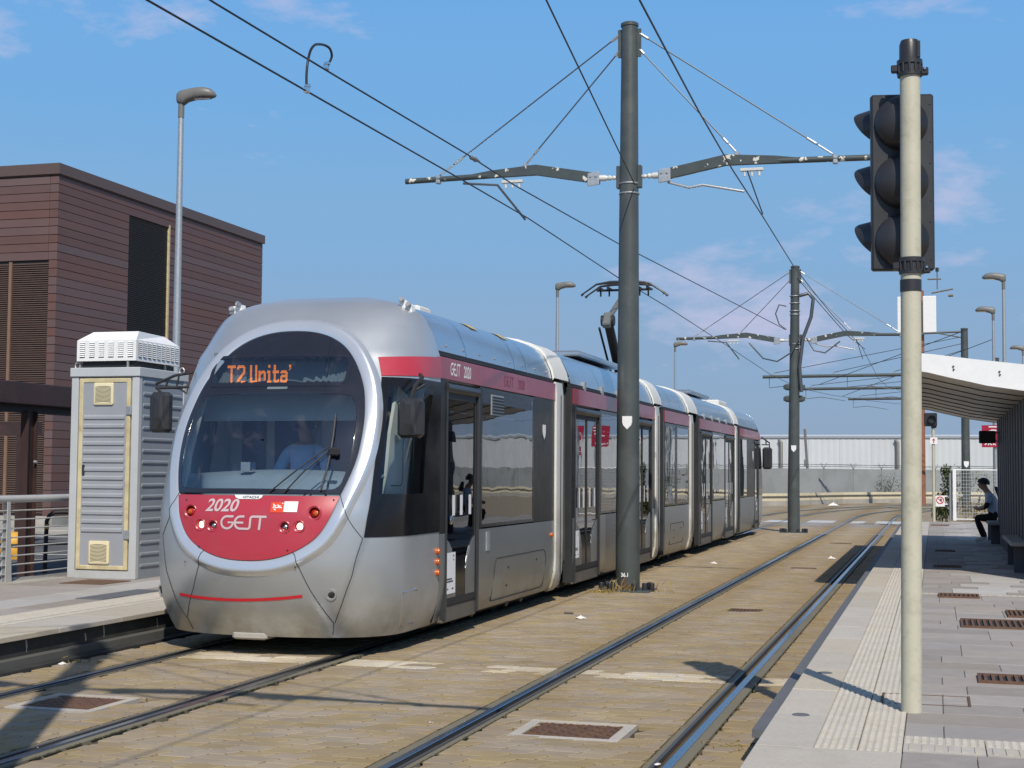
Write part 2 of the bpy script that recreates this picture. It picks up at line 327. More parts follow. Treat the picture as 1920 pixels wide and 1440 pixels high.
X['orange_print'] = mat('orange_sticker', (0.75, 0.07, 0.02), 0.4, 0.0, 0.03)
X['poster_red'] = mat('poster_red', (0.34, 0.012, 0.04), 0.4, 0.0, 0.04)
X['gap'] = mat('dark_panel_gap', (0.03, 0.03, 0.03), 0.7, 0.0, 0.1)
X['underframe'] = mat('dark_underframe', (0.02, 0.019, 0.018), 0.8, 0.0, 0.3)
X['sill'] = mat('dirty_door_sill', (0.13, 0.115, 0.095), 0.6, 0.2, 0.15, 5)
X['doorframe'] = mat('dark_door_frame', (0.035, 0.037, 0.04), 0.35, 0.0, 0.1)
X['bellows'] = mat('bellows_rubber', (0.04, 0.038, 0.033), 0.75, 0.0, 0.25, 4)
X['seat'] = mat('seat_fabric', (0.06, 0.07, 0.12), 0.8, 0.0, 0.15)
X['floor_in'] = mat('tram_floor', (0.08, 0.08, 0.09), 0.6)
X['rail_tube'] = mat('grab_rail', (0.60, 0.60, 0.55), 0.3, 0.5, 0.05)
X['skin'] = mat('skin', (0.42, 0.24, 0.16), 0.55, 0.0, 0.05)
X['hair'] = mat('dark_hair', (0.012, 0.010, 0.009), 0.6, 0.0, 0.2, bump=0.3, bs=200)
X['shirt_blue'] = mat('light_blue_shirt', (0.36, 0.56, 0.80), 0.8, 0.0, 0.08, 12)
X['tee'] = mat('pale_blue_tee', (0.42, 0.52, 0.66), 0.85, 0.0, 0.06, 12)
X['cloth_black'] = mat('black_cloth', (0.012, 0.012, 0.014), 0.85, 0.0, 0.15, 12)
X['shoe'] = mat('white_trainer', (0.62, 0.60, 0.56), 0.6, 0.0, 0.05)
X['pole'] = mat('dark_grey_pole_paint', (0.060, 0.070, 0.068), 0.42, 0.0, 0.10, 2.2, dirt=((0.16, 0.17, 0.165), 0.30, 2.0), bump=0.05, bs=60)
X['arm'] = paint_worn('flaking_arm_paint', (0.055, 0.068, 0.068), (0.62, 0.60, 0.52), 0.635, 9.0)
X['galv'] = mat('galvanised_steel', (0.42, 0.44, 0.45), 0.45, 0.6, 0.12, 30, dirt=((0.52, 0.54, 0.55), 0.5, 40))
X['wire'] = mat('overhead_wire', (0.02, 0.022, 0.03), 0.45, 0.3, 0.1)
X['cable'] = mat('steel_cable', (0.10, 0.11, 0.12), 0.4, 0.5, 0.1)
X['insul'] = mat('pale_insulator', (0.60, 0.60, 0.56), 0.4, 0.0, 0.05)
X['sigpole'] = mat('cream_signal_pole', (0.50, 0.475, 0.365), 0.5, 0.0, 0.07, 7, dirt=((0.26, 0.24, 0.17), 0.5, 14), bump=0.08, bs=70)
X['lens'] = mat('unlit_signal_lens', (0.02, 0.02, 0.02), 0.1, 0.0, 0.1)
X['lamp_grey'] = mat('grey_lamp_housing', (0.16, 0.155, 0.145), 0.45, 0.0, 0.08)
X['clad'] = mat('brown_cladding', (0.128, 0.072, 0.064), 0.55, 0.0, 0.06, 0.9, rnd=0.09, bump=0.05, bs=8, dirt=((0.14, 0.085, 0.07), 0.25, 0.8))
X['clad_trim'] = mat('brown_trim', (0.105, 0.070, 0.060), 0.5, 0.0, 0.06)
X['louvre_dark'] = mat('dark_louvre', (0.030, 0.024, 0.022), 0.6, 0.0, 0.1)
X['louvre_brown'] = mat('brown_louvre', (0.10, 0.062, 0.048), 0.55, 0.0, 0.08)
X['mullion'] = mat('tan_mullion', (0.21, 0.125, 0.085), 0.5, 0.0, 0.06)
X['canopy'] = mat('brown_steel', (0.045, 0.024, 0.021), 0.5, 0.0, 0.12, 3, dirt=((0.10, 0.05, 0.035), 0.35, 3))
X['cab_light'] = mat('cabinet_frame_grey', (0.47, 0.49, 0.50), 0.45, 0.0, 0.05, 3, dirt=((0.34, 0.32, 0.27), 0.4, 5), dz=(0.25, 0.8))
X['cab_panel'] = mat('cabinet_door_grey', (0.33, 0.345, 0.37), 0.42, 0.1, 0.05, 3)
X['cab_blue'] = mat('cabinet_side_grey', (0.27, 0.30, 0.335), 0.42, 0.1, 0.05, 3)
X['gasket'] = mat('yellowed_gasket', (0.58, 0.50, 0.30), 0.55, 0.0, 0.12, 6, dirt=((0.26, 0.18, 0.08), 0.6, 5))
X['cream'] = mat('cream_vent', (0.70, 0.62, 0.40), 0.5, 0.0, 0.04)
X['fence'] = mat('grey_fence_paint', (0.44, 0.45, 0.45), 0.4, 0.1, 0.05)
X['yellow'] = mat('yellow_paint', (0.66, 0.36, 0.05), 0.55, 0.0, 0.1)
X['sign_green'] = mat('sign_green', (0.02, 0.22, 0.10), 0.5)
X['sign_red'] = mat('sign_red', (0.62, 0.02, 0.03), 0.5)
X['asphalt'] = mat('asphalt', (0.085, 0.087, 0.09), 0.9, 0.0, 0.2, 1.5, bump=0.4, bs=80, dirt=((0.13, 0.125, 0.115), 0.5, 0.6))
X['road_white'] = mat('road_paint', (0.52, 0.52, 0.50), 0.7, 0.0, 0.15, 5, dirt=((0.2, 0.19, 0.17), 0.4, 4))
X['concrete'] = mat('concrete', (0.36, 0.34, 0.30), 0.85, 0.0, 0.12, 1.5, bump=0.3, bs=60, dirt=((0.20, 0.18, 0.14), 0.5, 1.2))
X['earth'] = mat('dry_ground', (0.27, 0.215, 0.135), 0.95, 0.0, 0.2, 0.7, bump=0.4, bs=30, dirt=((0.20, 0.17, 0.09), 0.5, 0.35))
X['kerb_slab'] = mat('beige_kerb_stone', (0.47, 0.42, 0.345), 0.85, 0.0, 0.08, 40, bump=0.35, bs=160, rnd=0.05, dirt=((0.30, 0.27, 0.22), 0.35, 3))
X['tactile'] = mat('pale_tactile_tile', (0.46, 0.42, 0.355), 0.8, 0.0, 0.07, 9, bump=0.2, bs=120, rnd=0.05, dirt=((0.36, 0.33, 0.28), 0.4, 3))
X['slab'] = mat('grey_paving_slab', (0.315, 0.28, 0.25), 0.85, 0.0, 0.09, 8, bump=0.3, bs=130, rnd=0.13, dirt=((0.24, 0.22, 0.20), 0.4, 2))
X['slab_light'] = mat('light_paving_slab', (0.42, 0.40, 0.37), 0.85, 0.0, 0.09, 8, bump=0.3, bs=130, rnd=0.07, dirt=((0.30, 0.27, 0.23), 0.5, 2))
X['slab_bed'] = mat('slab_joint', (0.24, 0.22, 0.195), 0.9)
X['kerb_face'] = mat('dark_platform_face', (0.030, 0.030, 0.028), 0.75, 0.0, 0.25, 2, dirt=((0.085, 0.085, 0.075), 0.4, 3))
X['kerb_ledge'] = mat('platform_ledge', (0.10, 0.098, 0.088), 0.8, 0.0, 0.2, 2, dirt=((0.05, 0.045, 0.035), 0.5, 2))
X['edge_rubber'] = mat('grey_edge_rubber', (0.115, 0.12, 0.13), 0.7, 0.0, 0.1, 9, bump=0.2, bs=100)
X['rust_iron'] = mat('rusty_iron', (0.15, 0.083, 0.052), 0.7, 0.35, 0.2, 14, bump=0.35, bs=60, dirt=((0.25, 0.125, 0.045), 0.55, 5))
X['rail_shine'] = mat('polished_rail', (0.34, 0.37, 0.42), 0.22, 1.0, 0.06, 3, stretch=(1, 0.1, 1))
X['rail_dull'] = mat('dull_rail', (0.12, 0.115, 0.11), 0.5, 0.6, 0.15, 3, stretch=(1, 0.2, 1))
X['groove_dark'] = mat('dark_groove', (0.030, 0.028, 0.026), 0.8, 0.0, 0.25, 3, stretch=(1, 0.3, 1))
X['groove'] = mat('rust_groove', (0.14, 0.070, 0.026), 0.8, 0.0, 0.25, 3, stretch=(1, 0.3, 1))
X['filler'] = mat('rail_filler', (0.17, 0.15, 0.105), 0.85, 0.0, 0.2, 4, dirt=((0.10, 0.085, 0.035), 0.6, 2), stretch=(1, 0.3, 1))
X['moss'] = mat('moss', (0.055, 0.048, 0.018), 0.95, 0.0, 0.3, 20)
X['paver'] = stained('tan_paver', (0.325, 0.258, 0.168), 0.10, bump=0.22)
X['paver_pale'] = stained('pale_paver', (0.60, 0.52, 0.385), 0.05)
X['joint'] = stained('paver_joint_sand', (0.040, 0.031, 0.020), 0.0)
X['yard'] = stained('sandy_yard', (0.31, 0.25, 0.165), 0.0)
X['wall_white'] = mat('white_sheeting', (0.55, 0.575, 0.59), 0.5, 0.0, 0.04, 0.3, dirt=((0.50, 0.51, 0.51), 0.5, 0.25), rnd=0.03)
X['wall_grey'] = mat('grey_precast', (0.27, 0.285, 0.29), 0.85, 0.0, 0.09, 0.6, dirt=((0.16, 0.18, 0.175), 0.6, 0.5), bump=0.2, bs=15, rnd=0.06)
X['barrier'] = mat('pale_barrier', (0.60, 0.53, 0.37), 0.7, 0.0, 0.1, 2)
X['soffit'] = mat('soffit_panel', (0.62, 0.57, 0.47), 0.4, 0.1, 0.10, 1.6, dirt=((0.55, 0.50, 0.40), 0.4, 3))
X['fin'] = mat('shelter_fin_grey', (0.085, 0.085, 0.092), 0.6, 0.0, 0.08)
X['bench'] = mat('bench_stone', (0.33, 0.31, 0.28), 0.7, 0.0, 0.08)
X['brownmast'] = mat('brown_mast', (0.26, 0.10, 0.055), 0.6)
X['leaf'] = mat('leaf_green', (0.075, 0.105, 0.022), 0.75, 0.0, 0.35, 3, rnd=0.35)
X['leaf_dry'] = mat('dry_leaf', (0.30, 0.22, 0.075), 0.85, 0.0, 0.3, 3, rnd=0.25)
X['paper'] = mat('paper', (0.75, 0.73, 0.70), 0.8, 0.0, 0.04)
# ================================================================ GROUND
def sheet(name, x0, y0, x1, y1, z, m):
    b = MB(); b.add([(x0, y0, z), (x1, y0, z), (x1, y1, z), (x0, y1, z)], [(0, 1, 2, 3)]); return kind(b.build(name, m), 'structure')
sheet('ground', -600, -300, 600, 1500, -0.09, X['earth'])
sheet('road', -70, -20, -11.0, 70, -0.05, X['asphalt'])
sheet('tram_yard', -9.0, 44, 90, 112, -0.03, X['yard'])
sheet('track_bed', -9.0, -12, 0.5, 44.0, -0.03, X['joint'])
TX = (-2.194, -5.758)                                   # track centre lines
Y_ARC, XC = 57.0, 52.8                                  # the line bends right beyond the stop
def track_path(xo, y0=-10.0):
    pts = [Vector((xo, y, 0)) for y in (y0, 0, 8, 16, 26, 38, 48, Y_ARC)]; rad = XC - xo
    for k in range(1, 25):
        a = R(84) * k / 24; pts.append(Vector((XC - rad * math.cos(a), Y_ARC + rad * math.sin(a), 0)))
    return pts
def along(x0, y, z):                                    # offset from a centre line, bending with the arc
    return (x0, y, z)
def profile_rail(xo, prof):
    rows = []
    paths = [track_path(xo + px) for px, pz in prof]
    return [[p + Vector((0, 0, prof[j][1])) for j, p in enumerate([paths[j][i] for j in range(len(prof))])] for i in range(len(paths[0]))]
for ti, tx in enumerate(TX):
    lab = ['tram track nearest the sunny right platform, rails empty', 'tram track with the silver tram standing on it'][ti]
    t = root('tram_track', lab, 'track', (tx, 10, 0), 'tram tracks set in the paving')
    for s in (-1, 1):
        x = tx + s * 0.745; g = -s                       # groove lies on the inner side
        b = MB(); b.grid(profile_rail(x, [(-0.028, -0.03), (-0.028, 0.003), (-0.022, 0.006), (0.022, 0.006), (0.028, 0.003), (0.028, -0.03)]))
        rl = b.build('rail', X['rail_shine'], t)
        b = MB(); b.grid(profile_rail(x, [(g * 0.028, -0.002), (g * 0.030, -0.032), (g * 0.072, -0.032), (g * 0.074, -0.004)])); b.build('groove', X['groove'] if (ti, s) == (0, 1) else X['groove_dark'], rl)
        b = MB(); b.grid(profile_rail(x, [(g * 0.072, -0.03), (g * 0.072, 0.003), (g * 0.096, 0.003), (g * 0.096, -0.03)])); b.build('keeper_lip', X['rail_dull'], rl)
        b = MB(); b.grid(profile_rail(x, [(g * 0.096, -0.004), (g * 0.135, -0.002), (g * 0.137, -0.03)])); b.grid(profile_rail(x, [(-g * 0.028, -0.004), (-g * 0.092, -0.002), (-g * 0.094, -0.03)]))
        b.build('filler_strip', X['filler'], rl)
        b = MB()                                        # ragged moss in the joint beside the filler
        for k in range(260):
            y = 7.2 + 22 * (k / 260) ** 1.6 + random.uniform(-.05, .05)
            for sd in (g * 0.139, -g * 0.097):
                if random.random() < 0.6:
                    w = random.uniform(.003, .010); l = random.uniform(.02, .10); h = random.uniform(.001, .004)
                    xx = x + sd; b.add([(xx - w, y, -.006), (xx + w, y + .01, -.006), (xx + w * .6, y + l, -.006), (xx - w, y + l, -.006), (xx, y + l / 2, h)], [(0, 1, 4), (1, 2, 4), (2, 3, 4), (3, 0, 4)])
        kind(b.build('moss_line', X['moss'], t), 'stuff')
# ---------------------------------------------------------------- pavers
PL, PW = 0.225, 0.140
regions = [(-7.06, -6.605), (-6.36, -5.155), (-4.87, -3.04), (-2.795, -1.59), (-1.345, -0.88)]
covers = [(-2.50, 8.85, -1.94, 9.34), (-6.08, 8.80, -5.54, 9.31)]
grates_t = [(-2.39, 17.44, -2.01, 17.79), (-2.42, 25.62, -2.0, 25.95), (-2.40, 35.1, -1.92, 35.6), (-2.42, 49.2, -1.95, 49.8)]
holes = [(a - .07, b_ - .07, c + .07, d + .07) for a, b_, c, d in covers] + grates_t
LE = [(0.0, 0.0), (0.0, 0.24), (0.045, 0.76), (0.045, 1.0)]    # stepped end joint of the interlocking paver
def paver_poly(x0, x1, xa, xb, y0, y1):
    h = y1 - y0; P = [(min(max(x0 + dx, xa), xb), y0 + t * h) for dx, t in LE]; Q = [(min(max(x1 + dx, xa), xb), y0 + t * h) for dx, t in LE]
    return P, Q
def add_paver(b, P, Q, z, gap=0.0016, bev=0.004, tilt=(0, 0)):
    eg = .0078; ring = [(x + eg, y) for x, y in P] + [(x - eg, y) for x, y in reversed(Q)]
    ys = [p[1] for p in ring]; ym, yM = min(ys), max(ys)
    def yy(y, g): return y + g if y - ym < 1e-6 else (y - g if yM - y < 1e-6 else y)
    cx = sum(p[0] for p in ring) / 8; cy = (ym + yM) / 2
    o = [(x, yy(y, gap), z - bev) for x, y in ring]; lo = [(x, y, -0.03) for x, y, _ in o]
    i = [(x + (bev if k < 4 else -bev), yy(y, gap + bev), z + tilt[0] * (x - cx) + tilt[1] * (y - cy)) for k, (x, y) in enumerate(ring)]
    F = [(0, 1, 2, 3, 4, 5, 6, 7)] + [(8 + k, 8 + (k + 1) % 8, (k + 1) % 8, k) for k in range(8)] + [(16 + k, 16 + (k + 1) % 8, 8 + (k + 1) % 8, 8 + k) for k in range(8)]
    b.add(i + o + lo, F)
full = []; part_b = MB(); pale_b = MB(); pale_near = []
row = 0; y = 6.3
while y < 46.0:
    y1 = y + PW; pale = 11.43 < y + PW / 2 < 11.95
    for xa, xb in regions:
        x = xa - PL + ((row * 0.5 + 0.13 * (row % 3)) % 1.0) * PL
        while x < xb:
            P, Q = paver_poly(x, x + PL, xa, xb, y, y1)
            if Q[0][0] - P[0][0] > 0.03:
                mx, my = (P[0][0] + Q[0][0]) / 2, y + PW / 2
                if not any(a - .01 < mx < c + .01 and b0 < my < d for a, b0, c, d in holes):
                    is_full = P[0][0] > xa + 1e-6 and Q[3][0] < xb - 1e-6
                    w = in_view((mx, my, 0), -0.02)
                    z = random.gauss(0, 0.0012); tl = (random.gauss(0, .004), random.gauss(0, .005))
                    if pale and not (-4.15 < mx < -3.55) and not (-7.1 < mx < -6.6) and random.random() < .93: add_paver(pale_b, P, Q, z, tilt=tl)
                    elif is_full and w: full.append((w, x, y, z))
                    else: add_paver(part_b, P, Q, z, tilt=tl)
            x += PL
    y = y1; row += 1
full.sort()
paving = kind(root('paving', '', '', (0, 0, 0)), 'structure'); del paving['label']; del paving['category']
vmesh = []
for k in range(8):
    b = MB(); P, Q = paver_poly(0, PL, -9, 9, 0, PW); add_paver(b, P, Q, 0, tilt=(random.gauss(0, .006), random.gauss(0, .008))); me = b.mesh('paver'); me.materials.append(X['paver']); vmesh.append(me)
for w, x, y, z in full[:300]:
    o = bpy.data.objects.new('paver', random.choice(vmesh)); COL.objects.link(o); o.parent = paving; o.location = (x, y, z)
for w, x, y, z in full[300:]:
    P, Q = paver_poly(x, x + PL, -9, 9, y, y + PW); add_paver(part_b, P, Q, z, tilt=(random.gauss(0, .006), random.gauss(0, .008)))
kind(part_b.build('paver_field', X['paver'], paving), 'stuff')
kind(pale_b.build('pale_paver_row', X['paver_pale'], paving), 'stuff')
b = MB()                                                 # the plain bed past the built pavers, and between the tracks further out
b.add([(-8, 46, -.006), (-0.9, 46, -.006), (-0.9, 57, -.006), (-8, 57, -.006)], [(0, 1, 2, 3)])
b.build('far_paving', X['paver'], paving)
b = MB()                                                 # darker crossing with worn white bars at the end of the platforms
b.add([(-7.6, 40.6, -.002), (-0.6, 40.6, -.002), (-0.6, 50.5, -.002), (-7.6, 50.5, -.002)], [(0, 1, 2, 3)])
X['crossing'] = stained('grey_crossing', (0.30, 0.275, 0.25), 0.0)
cr_ = b.build('crossing_surface', X['crossing'], paving)
for x0, y0, x1, y1 in [(-3.9, 40.5, -0.9, 40.62), (-7.4, 49.4, -6.6, 51.6), (-5.6, 49.6, -4.8, 51.8), (-4.2, 49.8, -3.3, 52.2), (-1.95, 49.8, -1.1, 52.4), (-2.75, 49.6, -2.3, 52)]:
    b = MB(); b.add([(x0, y0, .003), (x1, y0, .003), (x1, y1, .003), (x0, y1, .003)], [(0, 1, 2, 3)]); b.build('white_bar', X['road_white'], paving)
# iron covers and grates in the track
for i, (x0, y0, x1, y1) in enumerate(covers):
    t = root('drain_cover', ['rusty iron cover with pale concrete surround between the rails of the empty right track', 'rusty iron cover with pale concrete surround between the rails in front of the tram'][i], 'drain cover', ((x0 + x1) / 2, (y0 + y1) / 2, 0), 'rusty covers in the track paving')
    b = MB(); f = 0.07
    for a in ((x0 - f, y0 - f, x1 + f, y0), (x0 - f, y1, x1 + f, y1 + f), (x0 - f, y0, x0, y1), (x1, y0, x1 + f, y1)): b.box((a[0], a[1], -.03), (a[2], a[3], 0.002))
    b.build('surround', X['kerb_slab'], t)
    b = MB(); b.box((x0 + .006, y0 + .006, -.03), (x1 - .006, y1 - .006, -0.004))
    for k in range(9):
        for l in range(8):
            cx, cy = x0 + (k + .5) * (x1 - x0) / 9, y0 + (l + .5) * (y1 - y0) / 8; d = .018 if (k + l) % 2 else -.018
            b.beam((cx - .018, cy - d, -.003), (cx + .018, cy + d, -.003), .008, .006)
    b.build('lid', X['rust_iron'], t)
def grate(x0, y0, x1, y1, z, label, n=9, grp='slotted drain grates', cross=True):
    t = root('drain_grate', label, 'drain grate', ((x0 + x1) / 2, (y0 + y1) / 2, z), grp)
    b = MB(); b.add([(x0, y0, z - .012), (x1, y0, z - .012), (x1, y1, z - .012), (x0, y1, z - .012)], [(0, 1, 2, 3)]); b.build('pit', X['underframe'], t)
    b = MB(); e = .02
    b.box((x0, y0, z - .02), (x1, y0 + e, z + .004)); b.box((x0, y1 - e, z - .02), (x1, y1, z + .004)); b.box((x0, y0 + e, z - .02), (x0 + e, y1 - e, z + .004)); b.box((x1 - e, y0 + e, z - .02), (x1, y1 - e, z + .004)); b.build('frame', X['rust_iron'], t)
    for k in range(1, n):
        xx = x0 + (x1 - x0) * k / n
        b = MB(); b.box((xx - .011, y0 + e, z - .02), (xx + .011, y1 - e, z + .003)); b.build('bar', X['rust_iron'], t)
for g, l in zip(grates_t, ['slotted iron grate between the right track rails, nearest of its row', 'slotted iron grate between the right track rails near the shelter shadow', 'slotted iron grate between the right track rails just before the grey crossing', 'slotted iron grate between the right track rails on the far crossing']):
    grate(*g, 0.0, l)
# ================================================================ RIGHT PLATFORM
HZ = 0.27
rp = kind(root('right_platform', '', '', (0, 20, 0)), 'structure'); del rp['label']; del rp['category']
b = MB(); b.box((-0.86, -3.0, -.05), (9, 44.0, HZ - .03)); b.build('platform_core', X['slab_bed'], rp)
b = MB(); b.box((-1.0, 8.3, 0.16), (-0.862, 44.0, 0.205)); b.build('edge_rubber', X['edge_rubber'], rp)
b = MB(); b.box((-0.90, -3.0, -.03), (-0.861, 44.0, 0.16)); b.build('platform_face', X['kerb_face'], rp)
def slab(x0, y0, x1, y1, m, name, z=HZ, g=.0016, parent=rp, t=.03):
    b = MB(); b.box((x0 + g, y0 + g, z - t), (x1 - g, y1 - g, z + random.uniform(-.0015, .0015)), c=.004); return b.build(name, m, parent)
yy = -2.5
while yy < 7.0: slab(-0.89, yy, -0.17, yy + 1.0, X['kerb_slab'], 'kerb_slab'); yy += 1.0
slab(-0.89, yy, -0.17, 7.5, X['kerb_slab'], 'kerb_slab'); yy = 7.5
while yy < 43.5: slab(-0.89, yy, -0.60, min(yy + 1.0, 44), X['kerb_slab'], 'kerb_slab'); yy += 1.0
def tactile_mesh(w, l, z, ncol, nrow, name):
    b = MB(); g = .0025; b.box((g, g, z - .03), (w - g, l - g, z))
    for i in range(ncol):
        for j in range(nrow):
            cx = (i + .5) * w / ncol; cy = (j + .5) * l / nrow; a, c, h = w / ncol * .36, w / ncol * .20, .0055
            b.add([(cx - a, cy - a, z), (cx + a, cy - a, z), (cx + a, cy + a, z), (cx - a, cy + a, z), (cx - c, cy - c, z + h), (cx + c, cy - c, z + h), (cx + c, cy + c, z + h), (cx - c, cy + c, z + h)],
                  [(4, 5, 6, 7), (0, 1, 5, 4), (1, 2, 6, 5), (2, 3, 7, 6), (3, 0, 4, 7)])
    me = b.mesh(name); me.materials.append(X['tactile']); return me
tm = tactile_mesh(.215, .4, HZ, 6, 11, 'tactile_tile')
yy = 7.5; far_t = MB()
while yy < 43.6:
    for x0 in (-0.60, -0.385):
        if yy < 26:
            o = bpy.data.objects.new('tactile_tile', tm); COL.objects.link(o); o.parent = rp; o.location = (x0, yy - 20, 0)
        else: far_t.box((x0 + .003, yy + .003, HZ - .03), (x0 + .212, yy + .397, HZ + .003))
    yy += .4
kind(far_t.build('tactile_field', X['tactile'], rp), 'stuff')
tm2 = tactile_mesh(.40, .20, HZ, 10, 5, 'tactile_tile')
for k in range(8):                                       # cross band of raised tiles at the near end
    o = bpy.data.objects.new('tactile_tile', tm2); COL.objects.link(o); o.parent = rp; o.location = (-0.17 + .4 * k, 7.78 - 20, 0)
    b = MB(); x0 = -.17 + .4 * k; b.box((x0 + .003, 7.56, HZ - .03), (x0 + .397, 7.775, HZ))
    for j in range(6): b.box((x0 + .03 + j * .063, 7.59, HZ), (x0 + .06 + j * .063, 7.75, HZ + .005))
    b.build('guide_tile', X['tactile'], rp)
far_s = MB()
grates_p = [(0.21, 13.74, 0.95, 14.44), (0.26, 10.14, 0.95, 10.51), (0.66, 14.87, 1.3, 15.5), (0.02, 17.0, 0.46, 17.45), (-0.04, 22.5, 0.36, 22.85), (-0.02, 27.1, 0.33, 27.45), (-0.13, 40.8, 0.35, 41.2)]
rows_y = [-2.5]
def lay(xa, xb, ya, yb):
    yy = ya
    while yy < yb - 1e-3:
        h = .4 if yb - yy > .55 else yb - yy
        x = xa + random.choice((0, .2, .35)); cuts = [xa] + ([x] if x > xa + .05 else [])
        while x < xb: x += random.choice((.45, .6, .6, .75)); cuts.append(min(x, xb))
        for c0, c1 in zip(cuts, cuts[1:]):
            if c1 - c0 < .02: continue
            mat_ = X['slab_light'] if 0.42 < (c0 + c1) / 2 < 0.95 and yy > 17.6 else X['slab']
            w = in_view(((c0 + c1) / 2, yy + h / 2, HZ), .1)
            if w and yy < 24: slab(c0, yy, c1, yy + h, mat_, 'paving_slab')
            elif mat_ is X['slab']: far_s.box((c0 + .003, yy + .003, HZ - .03), (c1 - .003, yy + h - .003, HZ))
            else: far_l.box((c0 + .003, yy + .003, HZ - .03), (c1 - .003, yy + h - .003, HZ))
        yy += h
far_l = MB()
lay(-.17, 3.4, -2.5, 7.54); lay(-.17, 3.4, 7.99, 17.42)
for k in range(9):                                       # second raised cross band
    x0 = -.17 + .4 * k; b = MB(); b.box((x0 + .003, 17.44, HZ - .03), (x0 + .397, 17.60, HZ))
    for j in range(5): b.box((x0 + .03 + j * .075, 17.46, HZ), (x0 + .075 + j * .075, 17.58, HZ + .006))
    b.build('guide_tile', X['tactile'], rp)
lay(-.17, 3.4, 17.62, 44.0)
kind(far_s.build('slab_field', X['slab'], rp), 'stuff'); kind(far_l.build('pale_slab_field', X['slab_light'], rp), 'stuff')
pl = ['long rusty slotted grate across the right platform beyond the signal pole', 'rusty slotted grate at the picture edge, nearest on the right platform', 'rusty slotted grate at the picture edge behind the long one', 'slotted grate in the patch of shade on the right platform', 'slotted grate just inside the shelter shadow', 'slotted grate in the middle of the shelter shadow', 'slotted grate at the sunny far end of the right platform']
for g, l in zip(grates_p, pl): grate(g[0], g[1], g[2], g[3], HZ + .0165, l, n=14 if g[2] - g[0] > .6 else 9)
for cx, cy, l in ((-0.745, 8.48, 'round metal disc set in the kerb stone nearest the camera'), (-0.74, 10.3, 'round metal disc set in the kerb stone beyond the pole shadow')):
    b = MB(); b.lathe([(.05, -.01), (.05, .003), (.042, .006)], (cx, cy, HZ), n=20); tag(b.build('marker_disc', X['edge_rubber']), l, 'marker disc', 'round discs in the kerb')
t = root('access_cover', 'paved access cover with rusty edge hinges beside the signal pole', 'access cover', (-.05, 9.3, HZ), None)
b = MB(); b.box((-.33, 9.09, HZ - .01), (-.315, 9.47, HZ + .008)); b.build('edge_strip', X['rust_iron'], t)
b = MB(); b.box((.175, 9.09, HZ - .01), (.19, 9.47, HZ + .008)); b.build('edge_strip', X['rust_iron'], t)
for yk in (9.085, 9.475):
    b = MB(); b.box((-.33, yk - .004, HZ - .01), (.19, yk + .004, HZ + .004)); b.build('joint_strip', X['rust_iron'], t)
# ================================================================ LEFT PLATFORM
lp = kind(root('left_platform', '', '', (-9, 12, 0)), 'structure'); del lp['label']; del lp['category']
b = MB(); b.box((-11.2, -2, -.05), (-7.3, 44, HZ - .03)); b.build('platform_core', X['slab_bed'], lp)
b = MB(); b.box((-7.31, -2, .085), (-7.27, 44, HZ - .045)); b.build('platform_face', X['kerb_face'], lp)
b = MB(); b.box((-7.31, -2, -.04), (-7.20, 44, .085), c=.008); b.build('base_ledge', X['kerb_ledge'], lp)
b = MB(); b.box((-7.21, -2, -.04), (-7.07, 44, .02)); b.build('foot_strip', X['kerb_face'], lp)
for k in range(14):                                      # lime streaks down the dark face
    yk = 8.2 + k * .62 + random.uniform(-.2, .2); z0 = random.uniform(.17, .22); b = MB()
    b.add([(-7.268, yk, z0), (-7.268, yk + .02, z0), (-7.268, yk + .035, z0 - .06), (-7.268, yk + .02, .10), (-7.268, yk + .008, z0 - .05)], [(0, 1, 2, 3, 4)]); b.build('lime_streak', X['concrete'], lp)
yy = 4.0; far_k = MB()
while yy < 44:
    if yy < 17: slab(-7.78, yy, -7.22, yy + 1.0, X['kerb_slab'], 'kerb_slab', parent=lp, t=.045)
    else: far_k.box((-7.78, yy + .003, HZ - .045), (-7.22, yy + .997, HZ))
    yy += 1.0
kind(far_k.build('kerb_field', X['kerb_slab'], lp), 'stuff')
tl = tactile_mesh(.27, .4, HZ, 6, 9, 'tactile_tile')
yy = 5.2
while yy < 17.5:
    for x0 in (-8.32, -8.05):
        o = bpy.data.objects.new('tactile_tile', tl); COL.objects.link(o); o.parent = lp; o.location = (x0 + 9, yy - 12, 0)
    yy += .4
far_s = MB(); far_l = MB()
def lay_l(xa, xb, ya, yb, m, st):
    yy = ya
    while yy < yb - .01:
        x = xa
        while x < xb - .01:
            x1 = min(x + st, xb)
            slab(x, yy, x1, yy + .8, m, 'paving_slab', parent=lp); x = x1
        yy += .8
lay_l(-8.68, -8.32, 5.2, 17.2, X['slab'], .36); lay_l(-9.25, -8.68, 5.2, 17.2, X['slab_light'], .57)
lay_l(-11.1, -9.25, 6.0, 17.2, X['slab'], .62)
b = MB(); b.add([(-11.1, 17.2, HZ), (-7.8, 17.2, HZ), (-7.8, 44, HZ), (-11.1, 44, HZ)], [(0, 1, 2, 3)]); b.build('far_slabs', X['slab'], lp)
for k, (x0, y0, x1, y1, l) in enumerate([(-10.0, 15.2, -9.42, 15.85, 'rusty brown plate in the left platform at the foot of the cabinet'), (-8.68, 13.5, -8.36, 14.75, 'long dark drain plate in the left platform near the tram')]):
    b = MB(); b.box((x0, y0, HZ - .01), (x1, y1, HZ + .008), c=.003)
    tag(b.build('cover_plate', X['rust_iron'] if k == 0 else X['edge_rubber']), l, 'cover plate')
